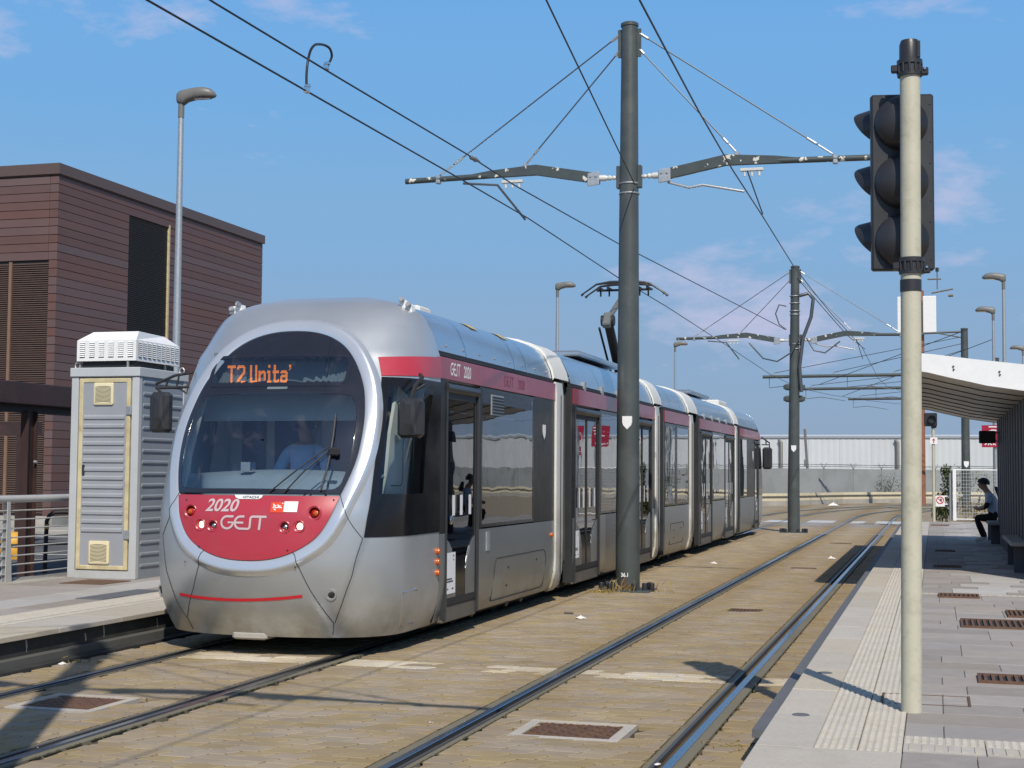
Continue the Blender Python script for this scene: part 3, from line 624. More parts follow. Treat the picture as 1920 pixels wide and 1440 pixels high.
# ================================================================ TRAM
C = -5.758
YF = [(.15, 11.84), (.5, 11.66), (.85, 11.58), (1.2, 11.60), (1.4, 11.66), (1.9, 11.85), (2.38, 12.10), (2.75, 12.33), (3.0, 12.53), (3.15, 12.7), (3.25, 12.88), (3.33, 13.2)]
WW = [(.15, 1.10), (.3, 1.16), (.55, 1.2), (2.7, 1.2), (2.79, 1.175), (2.9, 1.14), (2.99, 1.10), (3.09, 1.05), (3.16, .985), (3.22, .88), (3.28, .70), (3.33, .42)]
YJ = [(.15, 12.6), (.6, 12.52), (1.2, 12.52), (1.9, 12.64), (2.35, 12.88), (2.7, 13.1), (2.9, 13.21), (3.33, 13.22)]
NN = [(.15, 2.5), (1.2, 2.6), (2.3, 2.5), (2.8, 2.4), (3.33, 2.3)]
YS, KS = 13.22, 0.8
ZT = {}
def zrow(z):
    k = round(z, 4)
    if k not in ZT: ZT[k] = (interp(z, WW), interp(z, YF), interp(z, NN), interp(z, YJ))
    return ZT[k]
def nose(s, z):
    w, yf, n, yj = zrow(z); a = abs(s)
    if a <= KS:
        t = a / KS * math.pi / 2; x = w * math.sin(t) ** (2 / n); y = yj - (yj - yf) * max(0.0, math.cos(t)) ** (2 / n)
    else: x = w; y = yj + (YS - yj) * (a - KS) / (1 - KS)
    return Vector((C + math.copysign(x, s), y, z))
def s_of(x, z):
    w, yf, n, yj = zrow(z); q = min(abs(x) / w, 1.0)
    return math.copysign(math.asin(q ** (n / 2)) * KS / (math.pi / 2), x)
def nose_n(s, z):
    e = 0.004; s0, s1 = max(-1, s - e), min(1, s + e); z0, z1 = max(.15, z - .01), min(3.33, z + .01)
    d = (nose(s1, z) - nose(s0, z)).cross(nose(s, z1) - nose(s, z0))
    return d.normalized() if d.length > 1e-9 else Vector((0, 0, 1))
def on(s, z, h=0.0): return nose(s, z) + nose_n(s, z) * h if h else nose(s, z)
def onx(x, z, h=0.0): return on(s_of(x, z), z, h)
EGG = [(0, .848), (.23, .866), (.43, .93), (.606, 1.046), (.71, 1.206), (.778, 1.405), (.838, 1.6), (.872, 1.79), (.876, 2.02), (.85, 2.22), (.795, 2.42), (.69, 2.62), (.56, 2.77), (.40, 2.87), (.21, 2.925), (0, 2.94)]
CLEAR = [(0, 1.47), (.4, 1.467), (.66, 1.465), (.745, 1.485), (.785, 1.56), (.812, 1.75), (.812, 2.0), (.79, 2.17), (.745, 2.27), (.66, 2.312), (.3, 2.325), (0, 2.328)]
def closed(half): return half + [(-x, z) for x, z in reversed(half[1:-1])]
def crom(P, n):                                          # closed Catmull-Rom
    N = len(P); o = []
    for i in range(N):
        p0, p1, p2, p3 = P[i - 1], P[i], P[(i + 1) % N], P[(i + 2) % N]
        for k in range(n):
            t = k / n; o.append(tuple(.5 * (2 * p1[j] + (p2[j] - p0[j]) * t + (2 * p0[j] - 5 * p1[j] + 4 * p2[j] - p3[j]) * t * t + (3 * p1[j] - p0[j] - 3 * p2[j] + p3[j]) * t**3) for j in (0, 1)))
    return o
def polar(poly, c, n):                                   # resample a star-shaped outline by angle about c
    o = []
    for k in range(n):
        a = 2 * math.pi * k / n; dx, dz = math.sin(a), -math.cos(a); best = None
        for i in range(len(poly)):
            (x0, z0), (x1, z1) = poly[i], poly[(i + 1) % len(poly)]; ex, ez = x1 - x0, z1 - z0
            den = dx * ez - dz * ex
            if abs(den) < 1e-12: continue
            t = ((x0 - c[0]) * ez - (z0 - c[1]) * ex) / den; u = ((x0 - c[0]) * dz - (z0 - c[1]) * dx) / den
            if t > 0 and -1e-9 <= u <= 1 + 1e-9 and (best is None or t < best): best = t
        o.append((c[0] + dx * best, c[1] + dz * best))
    return o
egg = crom(closed(EGG), 10); NE = len(egg)
tram = root('tram', 'silver and red articulated tram with a rounded black front window, standing at the left platform', 'tram', (C, 26.3, 0))
def T(name, b, m, parent=None, smooth=0, label=None): return b.build(name, m, parent or tram, smooth, label)
def cab_left(z): return interp(z, [(1.054, .445), (1.414, .467), (1.789, .466), (2.223, .437), (2.487, .412)])
def make_nose(xf, front):
    # --- shell: lofted outwards from the egg outline to the roof, skirt and body seams
    b = MB(xf); rows = []
    nrm = []
    for i in range(NE):
        (xa, za), (xb, zb) = egg[i - 1], egg[(i + 1) % NE]; t = Vector((xb - xa, zb - za)).normalized(); nrm.append((t.y, -t.x))
    for off, h in ((-.012, -.012), (0, .003), (.025, .013), (.06, .028), (.078, .034), (.092, .034), (.108, .024), (.14, .001)):
        row = []
        for i, (x, z) in enumerate(egg):
            k = interp(z, [(2.2, 1.0), (2.92, .8)])
            xx, zz = x + nrm[i][0] * off * k, z + nrm[i][1] * off * k; row.append(on(s_of(xx, zz), zz, h))
        rows.append(row)
    kk = lambda z: .14 * interp(z, [(2.2, 1.0), (2.92, .8)])
    start = [(s_of(x + nrm[i][0] * kk(z), z + nrm[i][1] * kk(z)), z + nrm[i][1] * kk(z)) for i, (x, z) in enumerate(egg)]
    end = []
    for s, z in start:
        a, q = s, (z - 1.75) / 1.58
        t = min(1 / max(abs(a), 1e-6), 1 / max(abs(q), 1e-6)); end.append([max(-1, min(1, a * t)), max(.17, min(3.33, 1.75 + 1.58 * q * t))])
    for cs, cz in ((-1, .17), (1, .17), (-1, 3.33), (1, 3.33)):
        j = min(range(NE), key=lambda i: (end[i][0] - cs) ** 2 + (end[i][1] - cz) ** 2); end[j] = [cs, cz]
    NR = 30; par = []
    for k in range(1, NR + 1):
        u = k / NR; row = []; pr = []
        for (s0, z0), (s1, z1) in zip(start, end):
            s, z = s0 + (s1 - s0) * u, z0 + (z1 - z0) * u; row.append(nose(s, z)); pr.append((s, z))
        rows.append(row); par.append(pr)
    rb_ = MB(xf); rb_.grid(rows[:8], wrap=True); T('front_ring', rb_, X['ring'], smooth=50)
    b.grid(rows, wrap=True)
    keep = []
    for fi, f in enumerate(b.f):
        if f[0] // NE < 7 and max(f) // NE <= 7: continue
        r0 = f[0] // NE - 8
        if r0 >= 0:
            pts = [par[min(r, NR - 1)][c] for r, c in ((r0, f[0] % NE), (r0, f[1] % NE), (r0 + 1, f[2] % NE), (r0 + 1, f[3] % NE)) if r < NR]
            if any(cab_left(z) + (.035 if s > 0 else .255) < abs(s) < .965 and 1.19 < z < 2.40 for s, z in pts): continue
        keep.append(f)
    b.f = keep; b.m = [0] * len(keep)
    sh = T('nose_shell', b, X['silver'], smooth=50)
    # --- upper glazing: dark border ring and clear windscreen
    cz = (0, 1.9); N = 240
    outer = crom(closed(EGG), 10); outer = [p for p in outer if p[1] >= 1.412]; outer.sort(key=lambda p: math.atan2(p[0], -(p[1] - 1.9)))
    outer = [p for p in outer]
    o = polar([(x, z) for x, z in outer], cz, N); inn = polar(crom(closed(CLEAR), 6), cz, N)
    b = MB(xf); rows = []
    uh = [(0, -.004), (.02, .009)] + [(.02 + .96 * k / 22, .010) for k in range(1, 22)] + [(.98, .009), (1, .003)]; xz = []
    for u, h in uh:
        q = [(a[0] + (c[0] - a[0]) * u, a[1] + (c[1] - a[1]) * u) for a, c in zip(o, inn)]; xz += q; rows.append([onx(x, z, h) for x, z in q])
    b.grid(rows, wrap=True)
    if front:
        kp = [f for f in b.f if not any(-.715 < xz[i][0] < .63 and 2.445 < xz[i][1] < 2.645 for i in f)]; b.f = kp; b.m = [0] * len(kp)
    fr = T('windscreen_border', b, X['frit'], smooth=60)
    b = MB(xf); rows = []
    for u in (1, .85, .7, .55, .4, .25, .1, .02): rows.append([onx(cz[0] + (c[0] - cz[0]) * u, cz[1] + (c[1] - cz[1]) * u, .005) for c in inn])
    b.grid(rows, wrap=True); T('windscreen', b, X['windscreen'] if front else X['frit'], smooth=60)
    # --- red lower panel with holes for the lamps
    lamps = [(.594, 1.265, 'signal'), (.472, 1.15, 'head'), (.344, 1.143, 'fog'), (-.344, 1.143, 'fog'), (-.472, 1.15, 'head'), (-.594, 1.265, 'signal')] if front else []
    b = MB(xf); low = [p for p in crom(closed(EGG), 10) if p[0] >= 0 and p[1] <= 1.5]; low.sort(key=lambda p: p[0])
    def zb(x): return interp(min(abs(x), .775), [(q[0], q[1]) for q in low]) if True else 0
    nx, nzr = 150, 52; rows = []
    for j in range(nzr + 1):
        row = []
        for i in range(nx + 1):
            x = -.772 + 1.544 * i / nx; z0 = zb(x) + .002; z = z0 + (1.408 - z0) * j / nzr; row.append(onx(x, z, .012))
        rows.append(row)
    b.grid(rows)
    if lamps:
        keep = []
        for f in b.f:
            c = sum((Vector(b.v[i]) for i in f), Vector()) / 4
            if any((c.x - C - lx) ** 2 + (c.z - lz) ** 2 < (.052 if k == 'signal' else .043) ** 2 for lx, lz, k in lamps): continue
            keep.append(f)
        b.f = keep; b.m = [0] * len(keep)
    rp_ = T('red_front_panel', b, X['red'], smooth=60)
    for lx, lz, k in lamps:
        p = onx(lx, lz); n_ = (nose_n(s_of(lx, lz), lz) * .35 + Vector((0, -1, 0)) * .65).normalized(); r = .055 if k == 'signal' else .046
        nm = {'signal': 'signal_lamp', 'head': 'headlight', 'fog': 'fog_lamp'}[k]
        b = MB(xf); b.lathe([(r - .008, .012), (r + .004, .020), (r + .010, .016), (r + .010, .0), (r - .002, -.0), (r - .010, -.045)], p, n_, 28, caps=False); l = T(nm, b, X['red'], smooth=40)
        b = MB(xf); rl = r - .013; q = p - n_ * .03
        b.lathe([(rl, -.012), (rl, .004), (rl * .88, .016), (rl * .6, .026), (rl * .25, .031), (.002, .032)], q, n_, 24)
        T('lens', b, {'signal': X['redlens'], 'head': X['lamp_lit'], 'fog': X['chrome']}[k], l, smooth=40)
        if k == 'signal':
            b = MB(xf); b.lathe([(rl * .55, .0), (rl * .5, .034), (rl * .2, .040), (.001, .041)], q + Vector((math.copysign(.012, lx), 0, -.002)), n_, 16); T('amber_bulb', b, X['amber'], l, smooth=40)
        else:
            b = MB(xf); b.lathe([(rl + .004, -.004), (rl + .004, .01), (rl - .004, .014), (rl - .006, .004)], q, n_, 24, caps=False); T('bezel', b, X['chrome'], l, smooth=40)
    # --- panel seams
    for pl in ([(.42, .93), (.447, .90), (.467, .825), (.56, .60), (.71, .308), (.68, .20)], [(.78, 1.425), (.80, 1.36), (.841, 1.252), (.90, 1.15), (.971, 1.044), (.93, .88), (.897, .723), (.80, .47), (.72, .308)]):
        for sg in (1, -1):
            b = MB(xf); q = []
            for i in range(len(pl) - 1):
                for k in range(12): u = k / 12; q.append((pl[i][0] + (pl[i + 1][0] - pl[i][0]) * u, pl[i][1] + (pl[i + 1][1] - pl[i][1]) * u))
            q.append(pl[-1]); ring = lambda x, z: interp(min(math.hypot(x - ex, z - ez) for ex, ez in egg), [(0, .003), (.025, .013), (.06, .028), (.078, .034), (.092, .034), (.108, .024), (.14, .001)])
            b.tube([onx(sg * x, z, ring(x, z)) for x, z in q], .0038, 5); T('panel_seam', b, X['gap'])
    # --- cab side windows
    for sg in (1, -1):
        b = MB(xf); NZ, NS = 22, 22; zz = lambda j: 1.054 + (2.487 - 1.054) * j / NZ
        cab_l = cab_left if sg > 0 else (lambda z: cab_left(z) + .22)
        cl = lambda z: cab_l(z) + .045
        def inside(s, z): return cl(z) < s < .95 and 1.43 < z < 2.43
        # border as four bands round the clear pane
        def band(sa, sb, za, zb_, ns, nz_):
            b.grid([[on(sg * (sa(za + (zb_ - za) * j / nz_) + (sb(za + (zb_ - za) * j / nz_) - sa(za + (zb_ - za) * j / nz_)) * i / ns), za + (zb_ - za) * j / nz_, .006) for i in range(ns + 1)] for j in range(nz_ + 1)])
        one = lambda z: 1.0; r95 = lambda z: .86
        band(cab_l, one, 1.054, 1.43, 18, 8); band(cab_l, one, 2.40, 2.487, 18, 3); band(cab_l, cl, 1.43, 2.40, 3, 20); band(r95, one, 1.43, 2.40, 4, 20)
        cw = T('cab_side_window', b, X['black_gloss'], smooth=60)
        b = MB(xf); band(cl, r95, 1.43, 2.40, 14, 20); T('pane', b, X['cab_glass'] if front else X['black_gloss'], cw, smooth=60)
        b = MB(xf)
        b.grid([[on(sg * (sa + (1.0 - sa) * i / 18), (z0 + (z1 - z0) * i / 18), .008) for i in range(19)] for sa, z0, z1 in ((.41 + (.25 if sg < 0 else 0), 2.497, 2.53), (.39 + (.25 if sg < 0 else 0), 2.59, 2.635), (.37 + (.25 if sg < 0 else 0), 2.674, 2.74))])
        T('red_band', b, X['red'], smooth=60)
    b = MB(xf); rows = []
    for z in (.17, .175): rows.append([nose(-1 + 2 * i / 60, z) * 1.0 for i in range(61)])
    ring = [nose(-1 + 2 * i / 60, .171) for i in range(61)]
    b.add(ring, [tuple(range(61))]); T('nose_underside', b, X['underframe'])
    return sh
make_nose(None, True)
rot = lambda v: Vector((2 * C - v.x, 52.72 - v.y, v.z))
make_nose(rot, False)
# ---------------------------------------------------------------- front lettering, display and stickers
def flat(b, verts2, faces, fn, m=0): b.add([fn(u, v) for u, v in verts2], faces, m)
def ribbon(b, pts, w, fn):                               # flat stroke of width w along a 2D polyline
    P = [Vector(p) for p in pts]; V = []
    for i in range(len(P)):
        t = ((P[min(i + 1, len(P) - 1)] - P[i]).normalized() + (P[i] - P[max(i - 1, 0)]).normalized())
        if t.length < 1e-6: t = P[min(i + 1, len(P) - 1)] - P[max(i - 1, 0)]
        t.normalize(); nn = Vector((-t.y, t.x)) * w / 2
        V += [P[i] + nn, P[i] - nn]
    b.add([fn(p.x, p.y) for p in V], [(2 * i, 2 * i + 1, 2 * i + 3, 2 * i + 2) for i in range(len(P) - 1)])
def arc(cx, cy, rx, ry, a0, a1, n=12): return [(cx + rx * math.cos(R(a0 + (a1 - a0) * k / n)), cy + ry * math.sin(R(a0 + (a1 - a0) * k / n))) for k in range(n + 1)]
def gest(b, fn, w=.15):                                  # operator's round outline lettering, unit height
    ribbon(b, [(.95, .93)] + arc(.5, .5, .43, .43, 62, 360, 22)[1:] + [(.55, .5)], w, fn)
    ribbon(b, [(1.75, .93)] + arc(1.5, .5, .43, .43, 100, 260, 14) + [(1.80, .07)], w, fn); ribbon(b, [(1.10, .5), (1.70, .5)], w, fn)
    ribbon(b, [(1.72, .07), (1.95, .07)] + arc(2.02, .25, .16, .18, -80, 0, 5) + arc(2.36, .75, .16, .18, 180, 95, 6) + [(2.5, .93), (3.35, .93)], w, fn)
    ribbon(b, [(2.92, .90), (2.86, .0)], w, fn)
FONT = {}
def glyph_mesh(txt, bold=0.0):
    cu = bpy.data.curves.new('lettering', 'FONT'); cu.body = txt; cu.size = 1.0; cu.offset = bold; cu.resolution_u = 3
    o = bpy.data.objects.new('lettering', cu); COL.objects.link(o); bpy.context.view_layer.update()
    me = bpy.data.meshes.new_from_object(o.evaluated_get(bpy.context.evaluated_depsgraph_get()))
    v = [(q.co.x, q.co.y) for q in me.vertices]; f = [tuple(p.vertices) for p in me.polygons]
    bpy.data.objects.remove(o); bpy.data.curves.remove(cu); bpy.data.meshes.remove(me); return v, f
def letter(name, txt, fn, m, parent, bold=0.0, shear=0.0):
    v, f = glyph_mesh(txt, bold); b = MB(); b.add([fn(x + shear * y, y) for x, y in v], f); return b.build(name, m, parent)
b = MB(); gest(b, lambda u, v: onx(-.262 + u * .131, 1.112 + v * .122 , .0165), .15); T('operator_lettering', b, X['letter_grey'])
letter('fleet_number', '2020', lambda x, y: onx(-.430 + x * .158, 1.268 + y * .150, .0165), X['letter_grey'], tram, .022, .22)
b = MB(); b.add([onx(x, z, .018) for x, z in ((-.16, 1.410), (.115, 1.410), (.10, 1.385), (.075, 1.374), (-.115, 1.374), (-.145, 1.388))], [(0, 1, 2, 3, 4, 5)]); bd = T('maker_badge', b, X['white_print'])
letter('badge_lettering', 'HITACHI', lambda x, y: onx(-.078 + x * .040, 1.380 + y * .030, .0205), X['ink'], bd, .02)
b = MB(); b.grid([[onx(.205 + .118 * i / 4, 1.262 + .088 * j / 2, .017) for i in range(5)] for j in range(3)]); st = T('front_sticker', b, X['orange_print'])
b = MB(); b.grid([[onx(.323 + .122 * i / 4, 1.268 + .090 * j / 2, .017) for i in range(5)] for j in range(3)]); T('white_half', b, X['white_print'], st)
b = MB()
for q in ([(.225, 1.335), (.235, 1.318), (.228, 1.298)], [(.248, 1.325), (.245, 1.300), (.270, 1.306)], [(.262, 1.325), (.274, 1.322), (.276, 1.300)], [(.288, 1.322), (.287, 1.304), (.306, 1.303)], [(.238, 1.290), (.252, 1.282)], [(.305, 1.342), (.314, 1.338)]):
    ribbon(b, q, .011, lambda u, v: onx(u, v, .019))
T('sticker_print', b, X['white_print'], st)
b = MB(); b.grid([[onx(-.74 + (.486 + .74) * i / 40, .497 + .045 * ((i / 40 - .42) / .55) ** 2 + h, .004) for i in range(41)] for h in (-.013, .013)]); T('bumper_stripe', b, X['red_bright'])
DX0, DX1, DZ0, DZ1 = -.735, .65, 2.415, 2.668
def disp_pt(u, v, h):                                    # rounded pane of the destination box, u and v in 0..1
    ins = (1 - math.sqrt(max(0, 1 - (max(0, abs(v - .5) * 2 - .6) / .4) ** 2))) * .05
    return onx(DX0 + ins + (DX1 - DX0 - 2 * ins) * u, DZ0 + (DZ1 - DZ0) * v + .012 * (1 - ((u - .5) * 2) ** 2) * v, h)
b = MB(); b.grid([[disp_pt(i / 30, v, .0125) for i in range(31)] for v in (0, .06, .15, .3, .5, .7, .85, .94, 1)]); dp = T('destination_display', b, X['display_glass'], smooth=60)
b = MB(); per = [(i / 30, 0) for i in range(31)] + [(1, v) for v in (.06, .15, .3, .5, .7, .85, .94)] + [(i / 30, 1) for i in range(30, -1, -1)] + [(0, v) for v in (.94, .85, .7, .5, .3, .15, .06)]
b.grid([[disp_pt(.5 + (u - .5) * (1.025 - .055 * k), .5 + (v - .5) * (1.20 - .27 * k), .0135 + .0005 * k) for u, v in per] for k in (0, 1)], wrap=True); T('display_frame', b, X['frit'], dp, smooth=60)
b = MB(); b.box((C - .80, 12.43, 2.36), (C + .74, 12.47, 2.74)); T('display_board', b, X['display'], dp)
b = MB(); xs = [-.76 + 1.46 * i / 24 for i in range(25)]
for z in (2.385, 2.715): b.grid([[onx(x, z, -.02) for x in xs], [(C + x, 12.44, z) for x in xs]])
for x in (-.745, .665): b.grid([[onx(x, z, -.015) for z in (2.39, 2.72)], [(C + x, 12.44, z) for z in (2.39, 2.72)]])
T('display_box', b, X['frit'], dp)
GL = {'T': ["XXXXXXXX", "XXXXXXXX"] + ["...XX..."] * 11,
 '2': [".XXXXXX.", "XXXXXXXX", "XX....XX", "......XX", "......XX", ".....XXX", "....XXX.", "...XXX..", "..XXX...", ".XXX....", "XXX.....", "XXXXXXXX", "XXXXXXXX"],
 'U': ["XX...XX"] * 11 + ["XXXXXXX", ".XXXXX."], 'n': ["......."] * 4 + ["XX.XXX.", "XXXXXXX", "XXX..XX"] + ["XX...XX"] * 6,
 'i': [".XX.", ".XX.", "....", "....", "XXX.", "XXX.", ".XX.", ".XX.", ".XX.", ".XX.", ".XX.", "XXXX", "XXXX"],
 't': [".XX...", ".XX...", ".XX...", ".XX...", "XXXXXX", "XXXXXX", ".XX...", ".XX...", ".XX...", ".XX...", ".XX..X", ".XXXXX", "..XXX."],
 'a': ["......."] * 4 + [".XXXXX.", "XXXXXXX", ".....XX", ".XXXXXX", "XXXXXXX", "XX...XX", "XX...XX", "XXXXXXX", ".XXXXXX"], "'": ["XX", "XX", ".X", "X."], ' ': [".."]}
b = MB(); x = -.650; pit = .01035 * 1.03
for ch in "T2 Unita'":
    g = GL[ch]
    for j, rowp in enumerate(g):
        for i, c_ in enumerate(rowp):
            if c_ == 'X':
                u, v = C + x + i * pit, 2.611 - j * .0133; e = .0043
                b.add([(u - e, 12.428, v - e * 1.25), (u + e, 12.428, v - e * 1.25), (u + e, 12.428, v + e * 1.25), (u - e, 12.428, v + e * 1.25)], [(0, 1, 2, 3)])
    x += (len(g[0]) + 1.3) * pit
kind(T('display_dots', b, X['led'], dp), 'stuff')
b = MB(); b.grid([[onx(-.075 + .20 * i / 4, 2.362 + .022 * j, .014) for i in range(5)] for j in range(2)]); T('display_tab', b, X['display'])
for x, z, r in ((.723, .562, .040), (-1.06, .53, .040)):     # towing sockets
    p = onx(x, z); n_ = (nose_n(s_of(x, z), z) + Vector((0, -.6, 0))).normalized(); b = MB(); b.lathe([(r * 1.35, -.004), (r * 1.3, .006), (r * .95, .006), (r * .85, -.03)], p, n_, 20, caps=False); so = T('tow_socket', b, X['silver'], smooth=50)
    b = MB(); b.lathe([(r * .9, -.03), (r * .9, -.005), (r * .5, .004), (.002, .006)], p, n_, 16); T('socket_plug', b, X['underframe'], so, smooth=40)
b = MB(); b.cbox((C - .08, 12.02, .172), (.17, 0, 0), (0, .22, 0), (0, 0, .035), .03); T('coupler_cover', b, X['concrete'], smooth=30)
for x, z in ((-.62, .82), (.45, .80), (-.66, 1.36), (.735, 1.375), (-.47, .96), (.38, .945)):
    b = MB(); b.lathe([(.008, .0), (.006, .004)], onx(x, z, .018), nose_n(s_of(x, z), z), 8); T('panel_screw', b, X['gap'])
# wipers
pv = onx(.655, 1.80, .055)
b = MB(); b.tube([onx(.632, 2.12, .03), onx(.650, 1.95, .035), onx(.655, 1.80, .04), onx(.645, 1.62, .035), onx(.62, 1.45, .03)], .010, 6); w_ = T('wiper', b, X['black_plastic'])
b = MB(); b.cbox(pv + Vector((.03, 0, -.02)), (.045, 0, 0), (0, .02, 0), (0, 0, .035), .01); T('wiper_joint', b, X['black'], w_)
for dz, ex, ez in ((.02, .17, 1.435), (-.02, .30, 1.425)):
    b = MB(); b.tube([pv + Vector((-.03, 0, dz)), onx((.655 + ex) / 2, (1.8 + ez) / 2 + .01, .06), onx(ex, ez, .022)], .007, 6); T('wiper_arm', b, X['black'], w_)
# ---------------------------------------------------------------- mirrors
def mirror(x0, x1, y, z0, z1, arm, lbl):
    b = MB(); cx, cz_ = (x0 + x1) / 2, (z0 + z1) / 2
    b.cbox((cx, y, cz_), ((x1 - x0) / 2, 0, 0), (0, .065, 0), (0, 0, (z1 - z0) / 2), .035)
    m = T('mirror', b, X['black_plastic'], smooth=30, label=lbl)
    b = MB(); w = (x1 - x0) * .22; b.add([(cx - w * .5, y - .078, cz_ + .12), (cx + w * .5, y - .078, cz_ + .12), (cx + w, y - .066, cz_ + .165), (cx - w, y - .066, cz_ + .165), (cx - w * .6, y - .080, cz_ - .05), (cx + w * .6, y - .080, cz_ - .05), (cx - w * 1.5, y - .066, cz_ - .15), (cx + w * 1.5, y - .066, cz_ - .15)], [(0, 1, 2, 3), (4, 5, 1, 0), (6, 7, 5, 4), (3, 6, 4, 0), (2, 1, 5, 7)]); T('mirror_back_rib', b, X['black_plastic'], m)
    for q, r in arm:
        b = MB(); b.tube(q, r, 7); T('mirror_bracket', b, X['black'], m)
    b = MB(); b.add([(x0 + .02, y + .067, z0 + .02), (x1 - .02, y + .067, z0 + .02), (x1 - .02, y + .067, z1 - .02), (x0 + .02, y + .067, z1 - .02)], [(0, 1, 2, 3)]); T('mirror_glass', b, X['chrome'], m)
mirror(-4.635, -4.40, 12.3, 1.93, 2.285, [([(-4.52, 12.3, 2.27), (-4.49, 12.32, 2.40), (-4.47, 12.45, 2.485), (-4.55, 12.62, 2.52)], .020), ([(-4.49, 12.33, 2.36), (-4.42, 12.36, 2.41), (-4.44, 12.5, 2.44), (-4.56, 12.65, 2.43)], .012)], 'black mirror beside the cab window facing the tracks')
mirror(-7.25, -7.045, 12.5, 1.985, 2.375, [([(-7.15, 12.5, 2.37), (-7.20, 12.5, 2.42), (-7.21, 12.5, 2.455), (-7.02, 12.52, 2.535), (-6.84, 12.55, 2.565)], .014), ([(-7.21, 12.5, 2.415), (-6.98, 12.52, 2.42), (-6.86, 12.55, 2.43)], .014), ([(-7.11, 12.51, 2.42), (-7.08, 12.51, 2.505)], .009), ([(-7.0, 12.52, 2.42), (-6.97, 12.52, 2.55)], .009), ([(-6.98, 12.52, 2.42), (-6.90, 12.55, 2.36)], .010)], 'black mirror on a ladder-like bracket on the platform side')
# rear mirror seen beyond the tail
b = MB(); b.cbox((-4.42, 40.35, 2.05), (.13, 0, 0), (0, .08, 0), (0, 0, .30), .05); rm = T('mirror', b, X['black_plastic'], smooth=30, label='black mirror at the far tail of the tram')
for q in ([(-4.36, 40.35, 2.34), (-4.36, 40.35, 2.47), (-4.56, 40.2, 2.62)], [(-4.36, 40.35, 2.42), (-4.56, 40.25, 2.42)], [(-4.45, 40.3, 2.42), (-4.45, 40.3, 2.54)]):
    b = MB(); b.tube(q, .018, 6); T('mirror_bracket', b, X['black'], rm)
# ---------------------------------------------------------------- bodies
ROOFP = [(1.165, 2.785), (1.14, 2.90), (1.10, 2.99), (1.05, 3.09), (.985, 3.16), (.88, 3.22), (.70, 3.28), (.42, 3.33), (0, 3.331)]
SKIRT = [(1.09, .165), (1.135, .20), (1.165, .31), (1.19, .45), (1.2, .58), (1.2, 1.035)]
def strip(b, y0, y1, prof, sx, off=0.0, ny=1): b.grid([[(C + sx * (w + off), y0 + (y1 - y0) * k / ny, z) for w, z in prof] for k in range(ny + 1)])
def quad_side(b, y0, y1, z0, z1, sx, w): b.add([(C + sx * w, y0, z0), (C + sx * w, y1, z0), (C + sx * w, y1, z1), (C + sx * w, y0, z1)], [(0, 1, 2, 3)])
def plate(b, y0, y1, z0, z1, sx, w, t=.012): b.box((C + sx * (w - t), y0, z0), (C + sx * w, y1, z1))
def pane(y0, y1, sx, z0=1.05, z1=2.515, nm='window'):
    b = MB(); r = .05; e = .012
    for a in ((y0, y0 + .03, z0, z1), (y1 - .03, y1, z0, z1), (y0 + .03, y1 - .03, z0, z0 + .035), (y0 + .03, y1 - .03, z1 - .05, z1)): plate(b, *a, sx, 1.199)
    wn = T(nm, b, X['black_gloss'])
    b = MB(); quad_side(b, y0 + .03, y1 - .03, z0 + .035, z1 - .05, sx, 1.196); T('pane', b, X['side_glass'], wn); return wn
def pillar(y0, y1, sx, m='pillar_black', nm='pillar'):
    b = MB(); plate(b, y0 + .004, y1 - .004, 1.04, 2.525, sx, 1.2); return T(nm, b, X[m])
def door(y0, y1, sx, double):
    W = y1 - y0; b = MB()
    for a in ((y0, y0 + .045, .20, 2.50), (y1 - .045, y1, .20, 2.50)): plate(b, *a, sx, 1.207, .06)
    b.tube([(C + sx * 1.17, y0 + .02, 2.45), (C + sx * 1.17, y1 - .02, 2.45)], .055, 12)
    fr = T('door', b, X['doorframe'], smooth=40, label='double-leaf tram door' if double else 'single-leaf tram door')
    b = MB(); b.box((C + sx * 1.05, y0, .165), (C + sx * 1.178, y1, .33), c=.01); T('door_sill', b, X['sill'], fr)
    ya, yb = y0 + .05, y1 - .05; WL = yb - ya
    b = MB(); quad_side(b, ya, yb, .42, 2.38, sx, 1.178); T('door_glass', b, X['side_glass'], fr)
    fr_ = .30 if double else .33
    pol = [(0, .36), (0, .985), (.10, .95), (.20, .88), (.27, .78), (fr_, .66), (fr_, .36)]
    for side in (0, 1):
        b = MB(); q = [((ya + u * WL) if side == 0 else (yb - u * WL), z) for u, z in pol]
        b.prism([(C + sx * 1.181, y, z) for y, z in q], (sx * .006, 0, 0)); T('door_panel', b, X['silver_dim_side'], fr)
    b = MB(); quad_side(b, ya + fr_ * WL, yb - fr_ * WL, .40, .80, sx, 1.1815); T('door_kick_glass', b, X['black_gloss'], fr)
    b = MB()
    for a in ([(ya, ya + .03, .36, 2.40), (yb - .03, yb, .36, 2.40)] + ([((ya + yb) / 2 - .022, (ya + yb) / 2 + .022, .36, 2.40)] if double else [])): plate(b, *a, sx, 1.190, .02)
    plate(b, ya, yb, .33, .40, sx, 1.188, .02); plate(b, ya, yb, 2.34, 2.42, sx, 1.190, .02); T('door_seal', b, X['black'], fr)
    return fr
def stickers(fr, ys, sx, z0=1.18, z1=1.38, w=.07):
    for y in ys:
        b = MB(); quad_side(b, y, y + w, z0, z1, sx, 1.197); s_ = T('door_sticker', b, X['white_print'], fr)
